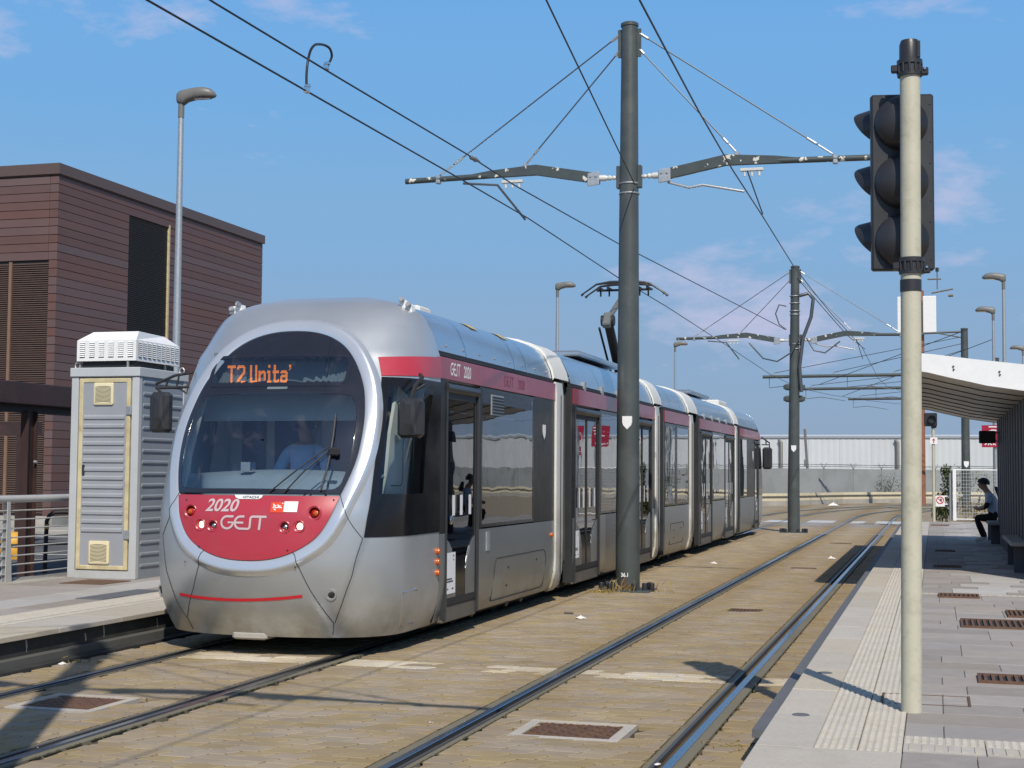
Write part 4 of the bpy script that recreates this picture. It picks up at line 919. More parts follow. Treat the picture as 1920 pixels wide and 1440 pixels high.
def notice(fr, y0, sx, w=.26, z0=.46, z1=.82):
    b = MB(); quad_side(b, y0, y0 + w, z0, z1, sx, 1.190); T('door_notice', b, X['white_print'], fr)
    b = MB()
    for k, (u0, u1, v) in enumerate(((.06, .62, .34), (.06, .74, .28), (.72, .86, .90), (.74, .84, .80), (.10, .22, .10), (.6, .8, .1))): quad_side(b, y0 + w * u0, y0 + w * u1, z0 + (z1 - z0) * v, z0 + (z1 - z0) * (v + .035), sx, 1.1915)
    T('notice_print', b, X['ink'], fr)
mods = [(13.22, 17.62), (18.55, 24.39), (25.3, 28.0), (29.28, 34.65), (35.6, 39.50)]
lay_ = {0: [('pillar', 13.22, 13.40), ('door1', 13.40, 14.47), ('pillar', 14.47, 14.56), ('win', 14.56, 16.62), ('pillar', 16.62, 17.60)],
        1: [('pillar', 18.55, 18.66), ('door2', 18.66, 20.16), ('pillar', 20.16, 20.24), ('win', 20.24, 22.45), ('pillar', 22.45, 22.58), ('door2', 22.58, 24.12), ('pillar', 24.12, 24.39)],
        2: [('win', 25.34, 26.42), ('pillar', 26.42, 26.60), ('win', 26.60, 27.90), ('pillar', 27.90, 28.0)],
        3: [('pillar', 29.28, 29.38), ('door2', 29.38, 31.0), ('win', 31.04, 32.92), ('door2', 32.96, 34.55), ('pillar', 34.55, 34.65)],
        4: [('win', 35.64, 37.0), ('pillar', 37.0, 38.55), ('door1', 38.55, 39.45)]}
doors = []
for mi, (y0, y1) in enumerate(mods):
    for sx in (1, -1):
        items = lay_[mi] if sx == 1 else [('pillar', y0, y0 + .25), ('win', y0 + .25, (y0 + y1) / 2 - .08), ('pillar', (y0 + y1) / 2 - .08, (y0 + y1) / 2 + .08), ('win', (y0 + y1) / 2 + .08, y1 - .25), ('pillar', y1 - .25, y1)]
        cuts = [(a, c) for k, a, c in items if k.startswith('door')]; seg = []; a0 = y0
        for a, c in cuts:
            if a - a0 > .03: seg.append((a0, a))
            a0 = c
        if y1 - a0 > .03: seg.append((a0, y1))
        for a, c in seg:
            b = MB(); strip(b, a + .004, c - .004, SKIRT, sx); T('skirt_panel', b, X['silver_dim_side'], smooth=40)
        for k, a, c in items:
            if k == 'pillar': pillar(a, c, sx)
            elif k == 'win': pane(a, c, sx)
            else: doors.append(door(a, c, sx, k == 'door2'))
        b = MB(); ends = [y0] + ([14.43] if mi == 0 else [(y0 + y1) / 2 - .2]) + [y1]
        for a, c in zip(ends, ends[1:]):
            b = MB(); plate(b, a + .003, c - .003, 2.53, 2.738, sx, 1.205); T('red_band', b, X['red_dim_side'])
        b = MB(); plate(b, y0, y1, 2.742, 2.80, sx, 1.165, .04); b.tube([(C + sx * 1.172, y0, 2.755), (C + sx * 1.172, y1, 2.755)], .012, 6); T('gutter', b, X['black'])
    b = MB(); pr = ROOFP + [(-w, z) for w, z in reversed(ROOFP[:-1])]
    b.grid([[(C + w, y, z) for w, z in pr] for y in (y0, y1)]); rf = T('roof_cover', b, X['roof_silver'], smooth=60)
    n_r = [14.15, 15.95, 16.45] if mi == 0 else [y0 + (y1 - y0) * t for t in (.3, .7)]
    for yr in n_r:
        b = MB(); b.grid([[(C + w * 1.004, yr + d, z + .006) for w, z in ROOFP[:7]] for d in (-.012, .012)]); T('roof_rib', b, X['chrome'], rf)
    for k in range(int((y1 - y0) / .55) if mi == 0 else 0):
        b = MB(); b.lathe([(.014, 0), (.010, .012)], (C + 1.148, y0 + .3 + k * .55, 2.865), (1, 0, .3), 8); T('roof_bolt', b, X['chrome'], rf)
    if mi in (1, 3):
        for k in range(4):
            b = MB(); b.box((C + 1.15, y0 + .7 + k * 1.1, 2.70), (C + 1.19, y0 + .80 + k * 1.1, 2.86)); T('roof_clip', b, X['galv'], rf)
    b = MB(); b.box((C - 1.0, y0 + .05, .12), (C + 1.0, y1 - .05, .34)); T('underframe', b, X['underframe'])
    b = MB(); b.box((C - 1.15, y0, .34), (C + 1.15, y1, .37)); T('floor', b, X['floor_in'])
    b = MB(); b.box((C - 1.13, y0, 2.52), (C + 1.13, y1, 2.56)); T('ceiling', b, X['cabin_grey'])
b = MB(); b.box((C - .9, 12.45, .17), (C + .9, 13.3, .36)); T('underframe', b, X['underframe'])
# portal frames and bellows
for (yA, yB) in ((17.62, 18.55), (24.39, 25.3), (28.0, 29.28), (34.65, 35.6)):
    yw = yA + .40 if yB - yA < 1.1 else yA + .42
    SP = [(1.10, .15), (1.17, .22), (1.215, .40), (1.222, .8), (1.222, 2.60), (1.205, 2.76)]
    for sx in (1, -1):
        b = MB(); b.grid([[(C + sx * (w - o_), y, z) for w, z in SP] for y, o_ in ((yA - .005, .03), (yA + .0, .0), (yw - .06, .0), (yw, .03), (yw, .10))]); pf = T('portal_frame', b, X['offwhite'], smooth=30)
        b = MB(); b.tube([(C + sx * 1.226, (yA + yw) / 2, z) for z in (.3, 1.0, 2.6)], .006, 4); T('portal_groove', b, X['gap'], pf)
    rp2 = [(w * 1.022, z + .025) for w, z in ROOFP]; prr = rp2 + [(-w, z) for w, z in reversed(rp2[:-1])]
    b = MB(); b.grid([[(C + w * k, y, z - d) for w, z in prr] for y, k, d in ((yA - .02, .985, .03), (yA - .015, 1, 0), (yA + .35, 1, 0), (yB - .2, 1, 0), (yB - .195, .985, .03))]); T('portal_roof', b, X['offwhite'], smooth=40)
    b = MB(); rows = []; nf = 14
    BP = [(1.02, .30), (1.13, .5), (1.13, 2.6), (1.08, 2.8), (.9, 3.1), (.6, 3.2), (0, 3.22)]; bp2 = BP + [(-w, z) for w, z in reversed(BP[:-1])]
    for k in range(nf + 1):
        d = 0 if k % 2 else .045; rows.append([(C + math.copysign(max(0, abs(w) - d), w), yw - .05 + (yB - yw + .05) * k / nf, z - d * (1 if z > 2.9 else 0)) for w, z in bp2])
    b.grid(rows); T('bellows', b, X['bellows'])
    for sx in (1, -1):
        b = MB(); b.box((C + sx * 1.10, yB - .10, .20), (C + sx * 1.195, yB + .02, 2.74)); T('end_frame', b, X['doorframe'])
# details of the first car
dA = doors[0]
stickers(dA, [13.62, 13.86, 14.14], 1, 1.20, 1.40, .085); notice(dA, 13.475, 1, .28, .44, .84)
b = MB(); b.lathe([(.045, 0), (.045, .012), (.035, .02), (.02, .022)], (C + 1.2, 13.56, 1.16), (1, 0, 0), 16); T('door_button', b, X['chrome'], dA)
for d in doors[1:5]:
    y0 = min(v.co.y for v in d.data.vertices) + 26.3; stickers(d, [y0 + .25, y0 + .5, y0 + .85, y0 + 1.15], 1, 1.16, 1.42, .075); notice(d, y0 + .08, 1, .24, .50, .86)
for z, m in ((.875, 'amber'), (.775, 'amber'), (.672, 'amber')):
    b = MB(); b.lathe([(.032, 0), (.032, .014), (.026, .03), (.010, .034)], (C + 1.2, 13.16, z), (1, 0, 0), 14); T('marker_lamp', b, X[m], smooth=40)
b = MB(); b.lathe([(.03, 0), (.03, .018), (.015, .03)], (C + 1.2, 17.45, .86), (1, 0, 0), 12); T('marker_lamp', b, X['amber'], smooth=40)
def hatch(y0, y1, z0, z1, r=.08, sx=1, nm='hatch'):
    q = arc(y1 - r, z1 - r, r, r, 0, 90, 5) + arc(y0 + r, z1 - r, r, r, 90, 180, 5) + arc(y0 + r * .4, z0 + r * .4, r * .4, r * .4, 180, 270, 4) + arc(y1 - r * .4, z0 + r * .4, r * .4, r * .4, 270, 360, 4)
    wz = lambda z: interp(z, [(a[1], a[0]) for a in SKIRT])
    b = MB(); n = len(q); cy = (y0 + y1) / 2; cz_ = (z0 + z1) / 2
    b.tube([(C + sx * (wz(z) + .001), y, z) for y, z in q], .0055, 4, closed=True); h_ = T(nm, b, X['gap'])
    for y, z in ((y0 + .25 * (y1 - y0), z1 - .12), (y1 - .2 * (y1 - y0), z1 - .1), (y0 + .25 * (y1 - y0), z0 + .3 * (z1 - z0))):
        b = MB(); b.lathe([(.014, 0), (.014, .006)], (C + sx * wz(z), y, z), (sx, 0, 0), 10); T('hatch_lock', b, X['gap'], h_)
hatch(15.05, 17.2, .24, .70, .13);
b = MB(); q = [(.842, .60), (1.0, .60)]
fl = [on(s, z, .003) for s, z in ((.70, .25), (.70, .50), (.705, .555), (.82, .565), (.83, .555), (.83, .25))]
b.tube(fl, .006, 5, closed=True); T('filler_hatch', b, X['chrome'])
hatch(25.9, 27.3, .35, .72, .05)
b = MB(); b.box((C + 1.2, 14.74, .80), (C + 1.212, 14.84, 1.0)); T('socket_flap', b, X['galv'])
b = MB(); plate(b, 14.90, 15.36, 2.24, 2.46, 1, 1.204); vg = T('vent_grille', b, X['galv'])
for k in range(6):
    b = MB(); b.box((C + 1.205, 14.92, 2.258 + k * .033), (C + 1.212, 15.34, 2.274 + k * .033)); T('vent_slat', b, X['black'], vg)
def shield(b, y, z, h, sx=1, w=1.203):
    q = [(-.38, .5), (.38, .5), (.38, 0), (.30, -.25), (0, -.55), (-.30, -.25), (-.38, 0)]
    b.prism([(C + sx * w, y + u * h, z + v * h) for u, v in q], (sx * .004, 0, 0))
for y in (17.08, 38.2):
    b = MB(); shield(b, y, 2.12 if y < 20 else 2.08, .17 if y < 20 else .26); T('shield_badge', b, X['white_print'])
gfn = lambda y0, z0, w, h: (lambda u, v: (C + 1.2065, y0 + u * w, z0 + v * h))
b = MB(); gest(b, gfn(13.50, 2.575, .092, .125), .17); T('operator_lettering', b, X['letter_white'])
letter('fleet_number', '2020', gfn(13.92, 2.578, .118, .165), X['letter_white'], tram, .02)
X['ghost'] = mat('faded_lettering', (0.26, 0.065, 0.11), 0.5)
b = MB(); gest(b, gfn(15.35, 2.575, .115, .12), .17); T('operator_lettering', b, X['ghost'], label='faded lettering on the red band')
letter('fleet_number', '2020', gfn(15.92, 2.578, .14, .15), X['ghost'], tram, .02)
# roof beacons
for x0, sg in ((-4.86, 1), (-6.655, -1)):
    b = MB(); b.prism([(x0 - .07, 13.05, 3.18), (x0 + .07, 13.05, 3.18 - (.10 if sg > 0 else 0)), (x0 + .06, 13.05, 3.27 - (.05 if sg > 0 else 0)), (x0 - .06, 13.05, 3.30 - (.05 if sg < 0 else 0))], (0, .09, 0)); be = T('roof_lamp_bracket', b, X['white'])
    for d in (-.035, .035):
        b = MB(); b.lathe([(.026, 0), (.028, .03), (.02, .045)], (x0 + d, 13.045, 3.245 - sg * d * .7), (0, -1, .15), 12); T('lamp_lens', b, X['cab_panel'], be, smooth=40)
# ---------------------------------------------------------------- roof gear: pantograph
b = MB(); b.box((C - .35, 25.9, 3.34), (C + .35, 27.6, 3.40)); pg = T('pantograph', b, X['underframe'])
b = MB(); b.beam((C - .02, 27.35, 3.42), (C, 26.1, 4.42), .16, .13, c=.03); T('lower_arm', b, X['black'], pg)
b = MB(); b.tube([(C - .16, 27.25, 3.42), (C - .14, 26.0, 4.28)], .022, 8); T('control_rod', b, X['black'], pg)
X['panto_arm'] = mat('pantograph_grey', (0.13, 0.135, 0.13), 0.5)
b = MB(); b.beam((C, 25.95, 4.30), (C, 26.15, 4.55), .15, .13, c=.02); b.beam((C, 26.1, 4.45), (C, 27.58, 5.10), .10, .08, c=.02); T('upper_arm', b, X['panto_arm'], pg)
b = MB(); b.lathe([(.10, -.12), (.10, .12)], (C, 26.1, 4.42), (1, 0, 0), 14); T('knuckle', b, X['black'], pg, smooth=30)
for dy in (-.17, .17):
    b = MB(); b.tube([(C - .82, 27.58 + dy, 5.06), (C - .76, 27.58 + dy, 5.11), (C - .52, 27.58 + dy, 5.27), (C - .25, 27.58 + dy, 5.305), (C + .25, 27.58 + dy, 5.305), (C + .52, 27.58 + dy, 5.27), (C + .76, 27.58 + dy, 5.11), (C + .82, 27.58 + dy, 5.06)], [.028, .016, .02, .03, .03, .02, .016, .028], 8); T('contact_strip', b, X['black_plastic'], pg, smooth=40)
b = MB(); b.beam((C - .55, 27.58, 5.17), (C + .55, 27.58, 5.17), .05, .04); T('head_frame', b, X['black'], pg)
for x in (-.47, -.30, .30, .47):
    b = MB(); b.beam((C + x, 27.40, 5.2), (C + x, 27.76, 5.2), .03, .05); b.tube([(C + x, 27.58, 5.2), (C + x, 27.58, 5.05)], .018, 6); T('head_spring', b, X['black'], pg)
for y0, y1, w, h in ((14.75, 15.15, .42, .09), (20.6, 23.6, .8, .07), (31.0, 33.6, .75, .08), (36.2, 37.6, .6, .12)):
    b = MB(); b.box((C - w, y0, 3.33), (C + w, y1, 3.34 + h), c=.03); T('roof_box', b, X['offwhite'] if y0 < 16 or y0 > 36 else X['roof_silver'])
X['yell_label'] = mat('yellow_warning_label', (0.55, 0.40, 0.12), 0.5)
for y in (14.95, 16.1):
    b = MB(); b.grid([[(C + w * 1.006, y + d, z + .008) for w, z in ROOFP[4:7]] for d in (-.13, .13)]); T('roof_label', b, X['yell_label'])
# ---------------------------------------------------------------- running gear
for yw in (14.95, 16.45, 25.75, 27.45, 36.1, 37.8):
    for sx in (1, -1):
        b = MB(); b.lathe([(.29, -.06), (.30, -.02), (.30, .03), (.22, .05), (.20, .02), (.08, .02), (.08, .07)], (C + sx * .745, yw, .30), (sx, 0, 0), 20); T('wheel', b, X['underframe'], smooth=30)
for y in (14.62, 15.9, 16.5, 25.4, 26.3):
    b = MB(); b.lathe([(.03, .0), (.026, -.05), (.012, -.07), (.004, -.075)], (C + 1.08, y, .19), (0, 0, 1), 8); T('sand_nozzle', b, X['sill'], smooth=40)
# ---------------------------------------------------------------- cab interior and saloon
b = MB(); b.grid([[(C + x, y, z + .04 * math.cos(x * 1.7)) for x in [-1.02 + 2.0 * i / 16 for i in range(17)]] for y, z in ((11.98, 1.36), (12.05, 1.50), (12.18, 1.56), (12.40, 1.60), (12.48, 1.60), (12.55, 1.50), (12.56, 1.0))]); T('dashboard', b, X['cabin_dash'], smooth=50)
b = MB(); b.cbox((C - .30, 12.18, 1.665), (.055, 0, 0), (0, .05, 0), (0, 0, .05), .01); T('dash_monitor', b, X['chrome'])
b = MB(); b.box((C - 1.15, 13.42, .37), (C + 1.15, 13.46, 2.52)); bw = T('cab_wall', b, X['cabin_grey'])
for x0, x1 in ((-.98, -.72), (-.62, -.12), (0.02, .62)):
    b = MB(); b.box((C + x0, 13.405, 1.45), (C + x1, 13.418, 2.36)); T('cab_wall_window', b, X['cabin_blue'], bw)
b = MB(); b.box((C - .86, 12.36, 2.10), (C + .78, 12.37, 2.345)); b.tube([(C - .86, 12.365, 2.10), (C + .78, 12.365, 2.10)], .010, 6); T('sunblind', b, X['sunblind'])
b = MB(); b.box((C - 1.0, 12.2, .60), (C + 1.0, 13.4, .66)); T('cab_floor', b, X['floor_in'])
for sg in (-1, 1):
    b = MB(); b.tube([on(sg * .39, z, -.10) for z in (1.4, 1.8, 2.2, 2.45)], .035, 8); T('cab_pillar', b, X['cabin_grey'], smooth=40)
    b = MB(); b.add([(C + sg * 1.10, 12.75, .9), (C + sg * 1.10, 13.4, .9), (C + sg * 1.10, 13.4, 2.42), (C + sg * 1.02, 13.05, 2.42), (C + sg * 1.06, 12.85, 1.5)], [(0, 1, 2, 3, 4)]); T('cab_side_lining', b, X['cabin_grey'])
b = MB(); b.prism([(C + .97, 12.30, 1.40), (C + .97, 13.02, 1.40), (C + .97, 13.02, 1.95), (C + .97, 12.92, 2.32), (C + .97, 12.60, 2.42), (C + .97, 12.42, 1.98)], (.03, 0, 0)); ld = T('cab_door_lining', b, X['offwhite'])
b = MB(); b.tube([(C + 1.002, 12.44, 1.50), (C + 1.002, 12.70, 1.50), (C + 1.002, 12.74, 1.54), (C + 1.002, 12.74, 1.90), (C + 1.002, 12.82, 2.0), (C + 1.002, 13.0, 2.02)], .006, 5); T('lining_joint', b, X['gap'], ld)
b = MB(); b.box((C + 1.0, 12.74, 1.42), (C + 1.006, 13.0, 1.88)); T('lining_pocket', b, X['cabin_grey'], ld)
b = MB(); b.cbox((C - .10, 13.22, 1.42), (.25, 0, 0), (0, .05, -.01), (0, .02, .42), .06); b.cbox((C - .10, 13.0, 1.08), (.25, 0, 0), (0, .22, 0), (0, 0, .06), .05); b.cbox((C - .10, 13.0, .84), (.08, 0, 0), (0, .08, 0), (0, 0, .2), .02); T('driver_seat', b, X['seat'], smooth=40)
sb = MB(); sb.cbox((0, 0, .45), (.21, 0, 0), (0, .21, 0), (0, 0, .05), .03); sb.cbox((0, .2, .80), (.21, 0, 0), (0, .035, 0), (0, .03, .34), .03); sb.box((-.03, -.05, 0), (.03, .05, .42)); seat_me = sb.mesh('seat', smooth=30); seat_me.materials.append(X['seat'])
for y0, y1 in ((14.8, 17.0), (20.5, 22.4), (25.5, 27.8), (31.1, 32.9), (35.7, 38.2)):
    y = y0
    while y < y1:
        for x in (-.85, -.40, .40, .85):
            o = bpy.data.objects.new('seat', seat_me); COL.objects.link(o); o.parent = tram; o.location = (x, y - 26.3, .37)
        y += .85
for y in (14.7, 17.2, 18.5, 20.3, 22.4, 24.2, 29.4, 31.0, 33.0):
    for x in (.55, -.55):
        b = MB(); b.tube([(C + x, y, .37), (C + x, y, 2.52)], .02, 8); T('grab_pole', b, X['rail_tube'], smooth=60)
b = MB(); b.cbox((C + .55, 15.65, 1.62), (.06, 0, 0), (0, .05, 0), (0, 0, .12), .01); b.tube([(C + .55, 15.65, .37), (C + .55, 15.65, 2.5)], .02, 8); T('ticket_validator', b, X['chrome'])
# ================================================================ OVERHEAD LINE POLES
def shield_plate(b, c, h, face=(0, -1, 0), bulge=0):
    q = [(-.40, .5), (.40, .5), (.40, 0), (.32, -.25), (0, -.58), (-.32, -.25), (-.40, 0)]
    b.prism([(c[0] + u * h, c[1], c[2] + v * h) for u, v in q], (0, .03, 0))
def line_pole(x, y, H, za, label, r0=.17, r1=.115, shield=True, detail=True, lean=(0, 0)):
    t = root('line_pole', label, 'pole', (x, y, 0), 'overhead line poles between the tracks')
    b = MB(); b.tube([(x, y, 0), (x, y, 1.2), (x + lean[0] * .5, y, H * .6), (x + lean[0], y, H)], [r0, r0 * .97, r0 * .83, r1], 24); b.build('shaft', X['pole'], t, 50)
    tx = x + lean[0]
    b = MB(); b.lathe([(r1 + .012, -.02), (r1 + .012, .02), (r1 * .9, .035), (.01, .04)], (tx, y, H), n=20); b.build('cap', X['pole'], t, 40)
    for z in (za - .10, za - .24):
        b = MB(); rr = r0 + (r1 - r0) * z / H + .006; b.tube([(tx + rr * math.cos(R(a)), y + rr * math.sin(R(a)), z) for a in range(0, 360, 15)], .012, 6, closed=True); b.build('clamp_band', X['galv'], t, 40)
    for dx, dy in ((-.26, -.10), (.26, -.10), (.30, .06), (-.30, .06), (-.2, -.24), (.14, -.26), (.35, -.05), (-.34, -.16)):
        b = MB(); b.lathe([(.038, 0), (.038, .10), (.034, .115), (.004, .118)], (x + dx, y + dy, 0), n=12); b.build('bolt_cap', X['black_plastic'], t, 40)
    b = MB(); b.box((x - .36, y - .34, -.01), (x + .36, y + .34, .02), c=.006); b.build('base_plate', X['pole'], t)
    if shield:
        b = MB(); rr = r0 + (r1 - r0) * 2.26 / H; shield_plate(b, (x + .02, y - rr - .012, 2.33), .17); b.build('shield_badge', X['white_print'], t)
    for s, reach in ((-1, 3.36), (1, 3.46)):
        a = MB(); R0 = r0 + (r1 - r0) * za / H
        xi = tx + s * (R0 + .05)
        a.cbox((tx + s * (R0 + .02), y, za), (.03, 0, 0), (0, .05, 0), (0, 0, .16), .008)
        br = a.build('arm_bracket', X['pole'], t)
        b = MB(); b.lathe([(.02, 0), (.035, .04), (.02, .07), (.042, .10), (.03, .13), (.045, .17), (.045, .30)], (xi, y, za), (s, 0, .02), 12); b.build('arm_insulator', X['insul'], t, 40)
        x1 = tx + s * .43; x2 = tx + s * 1.36; x3 = tx + s * 2.05; x4 = tx + s * reach
        b = MB()
        rows = [(x1, za - .01, .13, .09), (x1 + s * .05, za + .005, .145, .09), (x2, za + .17, .145, .09), (x3, za + .14, .10, .08), (x3 + s * .35, za + .13, .03, .04)]
        g = [[(xx, y - w / 2, zz - h / 2), (xx, y + w / 2, zz - h / 2), (xx, y + w / 2, zz + h / 2), (xx, y - w / 2, zz + h / 2)] for xx, zz, h, w in rows]
        b.grid(g, wrap=True); b.add(g[0], [(0, 1, 2, 3)]); b.build('arm', X['arm'], t)
        b = MB(); b.tube([(x2 + s * .25, y, za + .13), (x4, y, za + .10)], .042, 12); b.build('arm_tube', X['arm'], t, 40)
        b = MB(); b.cbox((x1 + s * .08, y - .05, za - .01), (.085, 0, .01), (0, .012, 0), (0, 0, .095), .01)
        for dz in (-.04, .04): b.lathe([(.018, 0), (.016, .014)], (x1 + s * .08 + s * dz, y - .062, za + .03), (0, -1, 0), 8)
        b.build('arm_shoe', X['galv'], t)
        for zt, xe, ze in ((H - .13, tx + s * 2.85, za + .15), (H - .36, tx + s * 1.52, za + .26)):
            p0 = Vector((tx + s * (r1 + .03), y, zt)); p1 = Vector((xe, y, ze)); d = (p1 - p0)
            b = MB(); b.tube([p0, p1], .010, 6); st = b.build('stay_cable', X['cable'], t)
            for u0, u1, r in ((.0, .045, .022), (.86, .905, .020), (.915, .985, .014)):
                b = MB(); b.tube([p0 + d * u0, p0 + d * u1], r, 6); b.build('turnbuckle', X['galv'], st)
            b = MB(); b.cbox(p1 + Vector((0, 0, -.05)), (.035, 0, 0), (0, .04, 0), (0, 0, .06), .01); b.build('stay_lug', X['galv'], st)
        b = MB(); b.box((tx + s * (r1 - .02), y - .02, H - .46), (tx + s * (r1 + .05), y + .02, H - .06)); b.build('stay_plate', X['pole'], t)
        # steady arm holding the contact wire off the arm
        if s > 0: q = [(x1 + s * .12, y, za - .10), (tx + s * .86, y - .05, za - .20), (tx + s * 1.05, y - .05, za - .17), (tx + s * 1.62, y - .05, za - .29)]
        else: q = [(tx + s * 2.45, y - .05, za + .02), (tx + s * 1.93, y - .05, za - .03), (tx + s * 1.62, y + .35, za - .48)]
        b = MB(); b.tube(q, .018, 8); b.build('steady_arm', X['galv'] if s > 0 else X['cable'], t, 40)
        b = MB(); b.cbox((tx + s * 1.72, y, za + .02), (.16, 0, 0), (0, .03, 0), (0, 0, .02), .005)
        for dx in (-.1, 0, .1): b.lathe([(.018, 0), (.018, -.07)], (tx + s * 1.72 + dx, y, za + .0), (0, 0, 1), 8)
        b.build('wire_clamp', X['insul'], t)
        if s > 0:
            b = MB(); b.tube([(tx + 1.66, y, za + .0), (tx + 1.80, y + .6, za - .50)], .010, 6); b.build('dropper', X['cable'], t)
    return t
p1 = line_pole(-4.12, 20.0, 7.98, 5.80, 'dark grey overhead line pole in front of the tram side, white shield at mid height', lean=(.01, 0))
letter('pole_number', '36.1', lambda x, y: (-4.12 - .06 + x * .065, 20.0 - .1745, .20 + y * .075), X['white_print'], p1, .03)
for k in range(9):                                       # rust runs at the foot
    a = R(248 + k * 6); w_ = R(random.uniform(1.5, 4)); zt = random.uniform(.05, .26); b = MB()
    b.grid([[(-4.12 + .172 * math.cos(a + d), 20 + .172 * math.sin(a + d), z) for d in (-w_ * q_, 0, w_ * q_)] for z, q_ in ((.02, 1), (zt * .6, .8), (zt, .15))]); b.build('rust_run', X['rust_iron'], p1)
p2 = line_pole(-3.79, 41.2, 7.42, 5.36, 'dark grey overhead line pole beyond the tail of the tram, grey cables looped round it', lean=(.07, 0))
for q, r in (([(-3.6, 41.1, 6.6), (-3.35, 41.1, 6.66), (-3.22, 41.1, 6.5), (-3.28, 41.1, 6.0), (-3.5, 41.05, 5.4), (-3.6, 41.05, 4.6), (-3.55, 41.05, 3.9)], .05), ([(-3.55, 40.98, 5.5), (-3.8, 40.9, 5.0), (-4.2, 40.9, 4.75), (-4.6, 41, 4.85), (-5.0, 41.1, 5.3)], .02), ([(-3.4, 41.0, 5.4), (-3.2, 41.0, 5.05), (-2.9, 41.0, 4.98), (-2.5, 41.1, 5.3)], .02), ([(-3.95, 41.0, 6.3), (-4.15, 41.0, 6.35), (-4.25, 41.0, 6.1), (-4.15, 41.0, 5.8), (-3.95, 41.0, 5.65)], .018)):
    b = MB(); b.tube(q, r, 8); b.build('looped_cable', X['cable'], p2, 50)
for z in (6.6, 6.4, 6.18, 6.08):
    b = MB(); b.tube([(-3.735 + .14 * math.cos(R(a)), 41.2 + .14 * math.sin(R(a)), z) for a in range(0, 360, 20)], .014, 6, closed=True); b.build('clamp_band', X['galv'], p2, 40)
for z in (4.05, 3.72):
    b = MB(); b.cbox((-3.76, 41.2, z), (.30, 0, 0), (0, .06, 0), (0, 0, .09), .08); b.build('cable_bracket', X['pole'], p2)
line_pole(-3.79, 4.4, 7.98, 5.80, 'overhead line pole beside the camera, outside the picture, its shadow crossing the pavers')
# side pole with long cantilevers over both tracks, further on
def side_pole(x, y, H, za, xl, label, shield):
    t = root('side_line_pole', label, 'pole', (x, y, 0), 'line poles beyond the right platform')
    b = MB(); b.tube([(x, y, 0), (x, y, H)], [.20, .15], 20); b.build('shaft', X['pole'], t, 50)
    b = MB(); b.lathe([(.165, -.02), (.165, .02), (.01, .05)], (x, y, H), n=18); b.build('cap', X['pole'], t, 40)
    b = MB(); b.tube([(x, y, za + .05), (xl, y, za)], .075, 10); b.build('cantilever_tube', X['pole'], t, 40)
    for k, u in enumerate((.06, .36, .66)):
        xe = xl + (x - xl) * u; b = MB(); b.tube([(x - .1, y, H - .35 - k * .3), (xe, y, za + .18)], .016, 5); b.build('stay_cable', X['cable'], t)
        b = MB(); b.lathe([(.03, 0), (.03, .18)], (xe, y, za + .03), n=8); b.build('stay_lug', X['galv'], t)
    for xs in (xl + .9, xl + 4.4):
        b = MB(); b.tube([(xs - .6, y, za), (xs - .6, y, za - .5), (xs + .2, y, za - .42), (xs + 1.4, y, za - .62)], .018, 6); b.build('steady_arm', X['cable'], t, 40)
    if shield: b = MB(); shield_plate(b, (x + .02, y - .2, 2.1), .26); b.build('shield_badge', X['white_print'], t)
    return t
s3 = side_pole(1.3, 67.4, 8.1, 6.06, -7.58, 'line pole rising behind the shelter roof with a white shield low down', True)
b = MB(); b.tube([(1.2, 67.4, 7.98), (-1.6, 67.3, 7.9)], .045, 8); b.tube([(1.2, 67.4, 7.72), (.2, 67.35, 7.92)], .03, 6); b.build('top_bracket', X['pole'], s3, 40)
side_pole(2.95, 76.0, 7.42, 5.98, -6.65, 'line pole whose top just clears the shelter roof', False)
side_pole(6.5, 88.0, 7.6, 6.05, -4.9, 'farthest line pole, mostly hidden by the shelter roof', False)
# ---------------------------------------------------------------- wires
def arc_ext(xo, z, a1=60):
    rad = XC - xo; return [(XC - rad * math.cos(R(a)), Y_ARC + rad * math.sin(R(a)), z) for a in range(6, a1, 6)]
def wire(nm, pts, r, label, m='wire', cat='wire', grp='overhead wires'):
    b = MB(); b.tube(pts, r, 6); return tag(b.build(nm, X[m], None, 60), label, cat, grp)
wire('contact_wire', [(-5.80, -6, 5.15), (-5.76, 4.4, 5.18), (-5.76, 9.7, 5.22), (-5.76, 17.8, 5.35), (-5.72, 20.5, 5.36), (-5.76, 27.0, 5.335), (-5.76, 32.2, 5.36), (-5.72, 41.2, 5.30), (-5.76, 53.7, 5.25)] + arc_ext(-5.9, 5.3), .0095, 'lower wire over the tram track, passing under the arm of the front pole')
wire('messenger_wire', [(-6.1, -6, 5.75), (-6.0, 4.4, 5.70), (-5.97, 11.2, 5.68), (-5.89, 13.7, 5.69), (-5.75, 17.6, 5.71), (-5.71, 19.6, 5.70), (-5.35, 25.1, 5.68), (-3.95, 40.7, 5.62)], .0095, 'upper wire over the tram track, ending at the second pole')
wire('contact_wire', [(-2.1, -6, 5.25), (-2.12, 4.4, 5.28), (-2.17, 10.94, 5.3), (-2.21, 12.34, 5.3), (-2.27, 14.55, 5.3), (-2.32, 17.52, 5.3), (-2.33, 20.6, 5.3), (-2.37, 25.8, 5.3), (-2.33, 29.1, 5.3), (-2.25, 34.1, 5.3), (-2.0, 42.9, 5.3), (-2.06, 57, 5.3)] + arc_ext(-2.2, 5.3), .0095, 'wire over the empty right track, crossing the right arm of the front pole')
wire('messenger_wire', [(-2.40, 4.4, 5.76), (-3.0, 10.0, 5.74), (-4.0, 19.85, 5.66)], .009, 'steep wire coming from above to end at the front pole')
wire('messenger_wire', [(-3.66, 41.1, 7.1), (-2.36, 41.9, 5.55), (-2.0, 45, 5.4)], .010, 'short wire slanting down right from the second pole top')
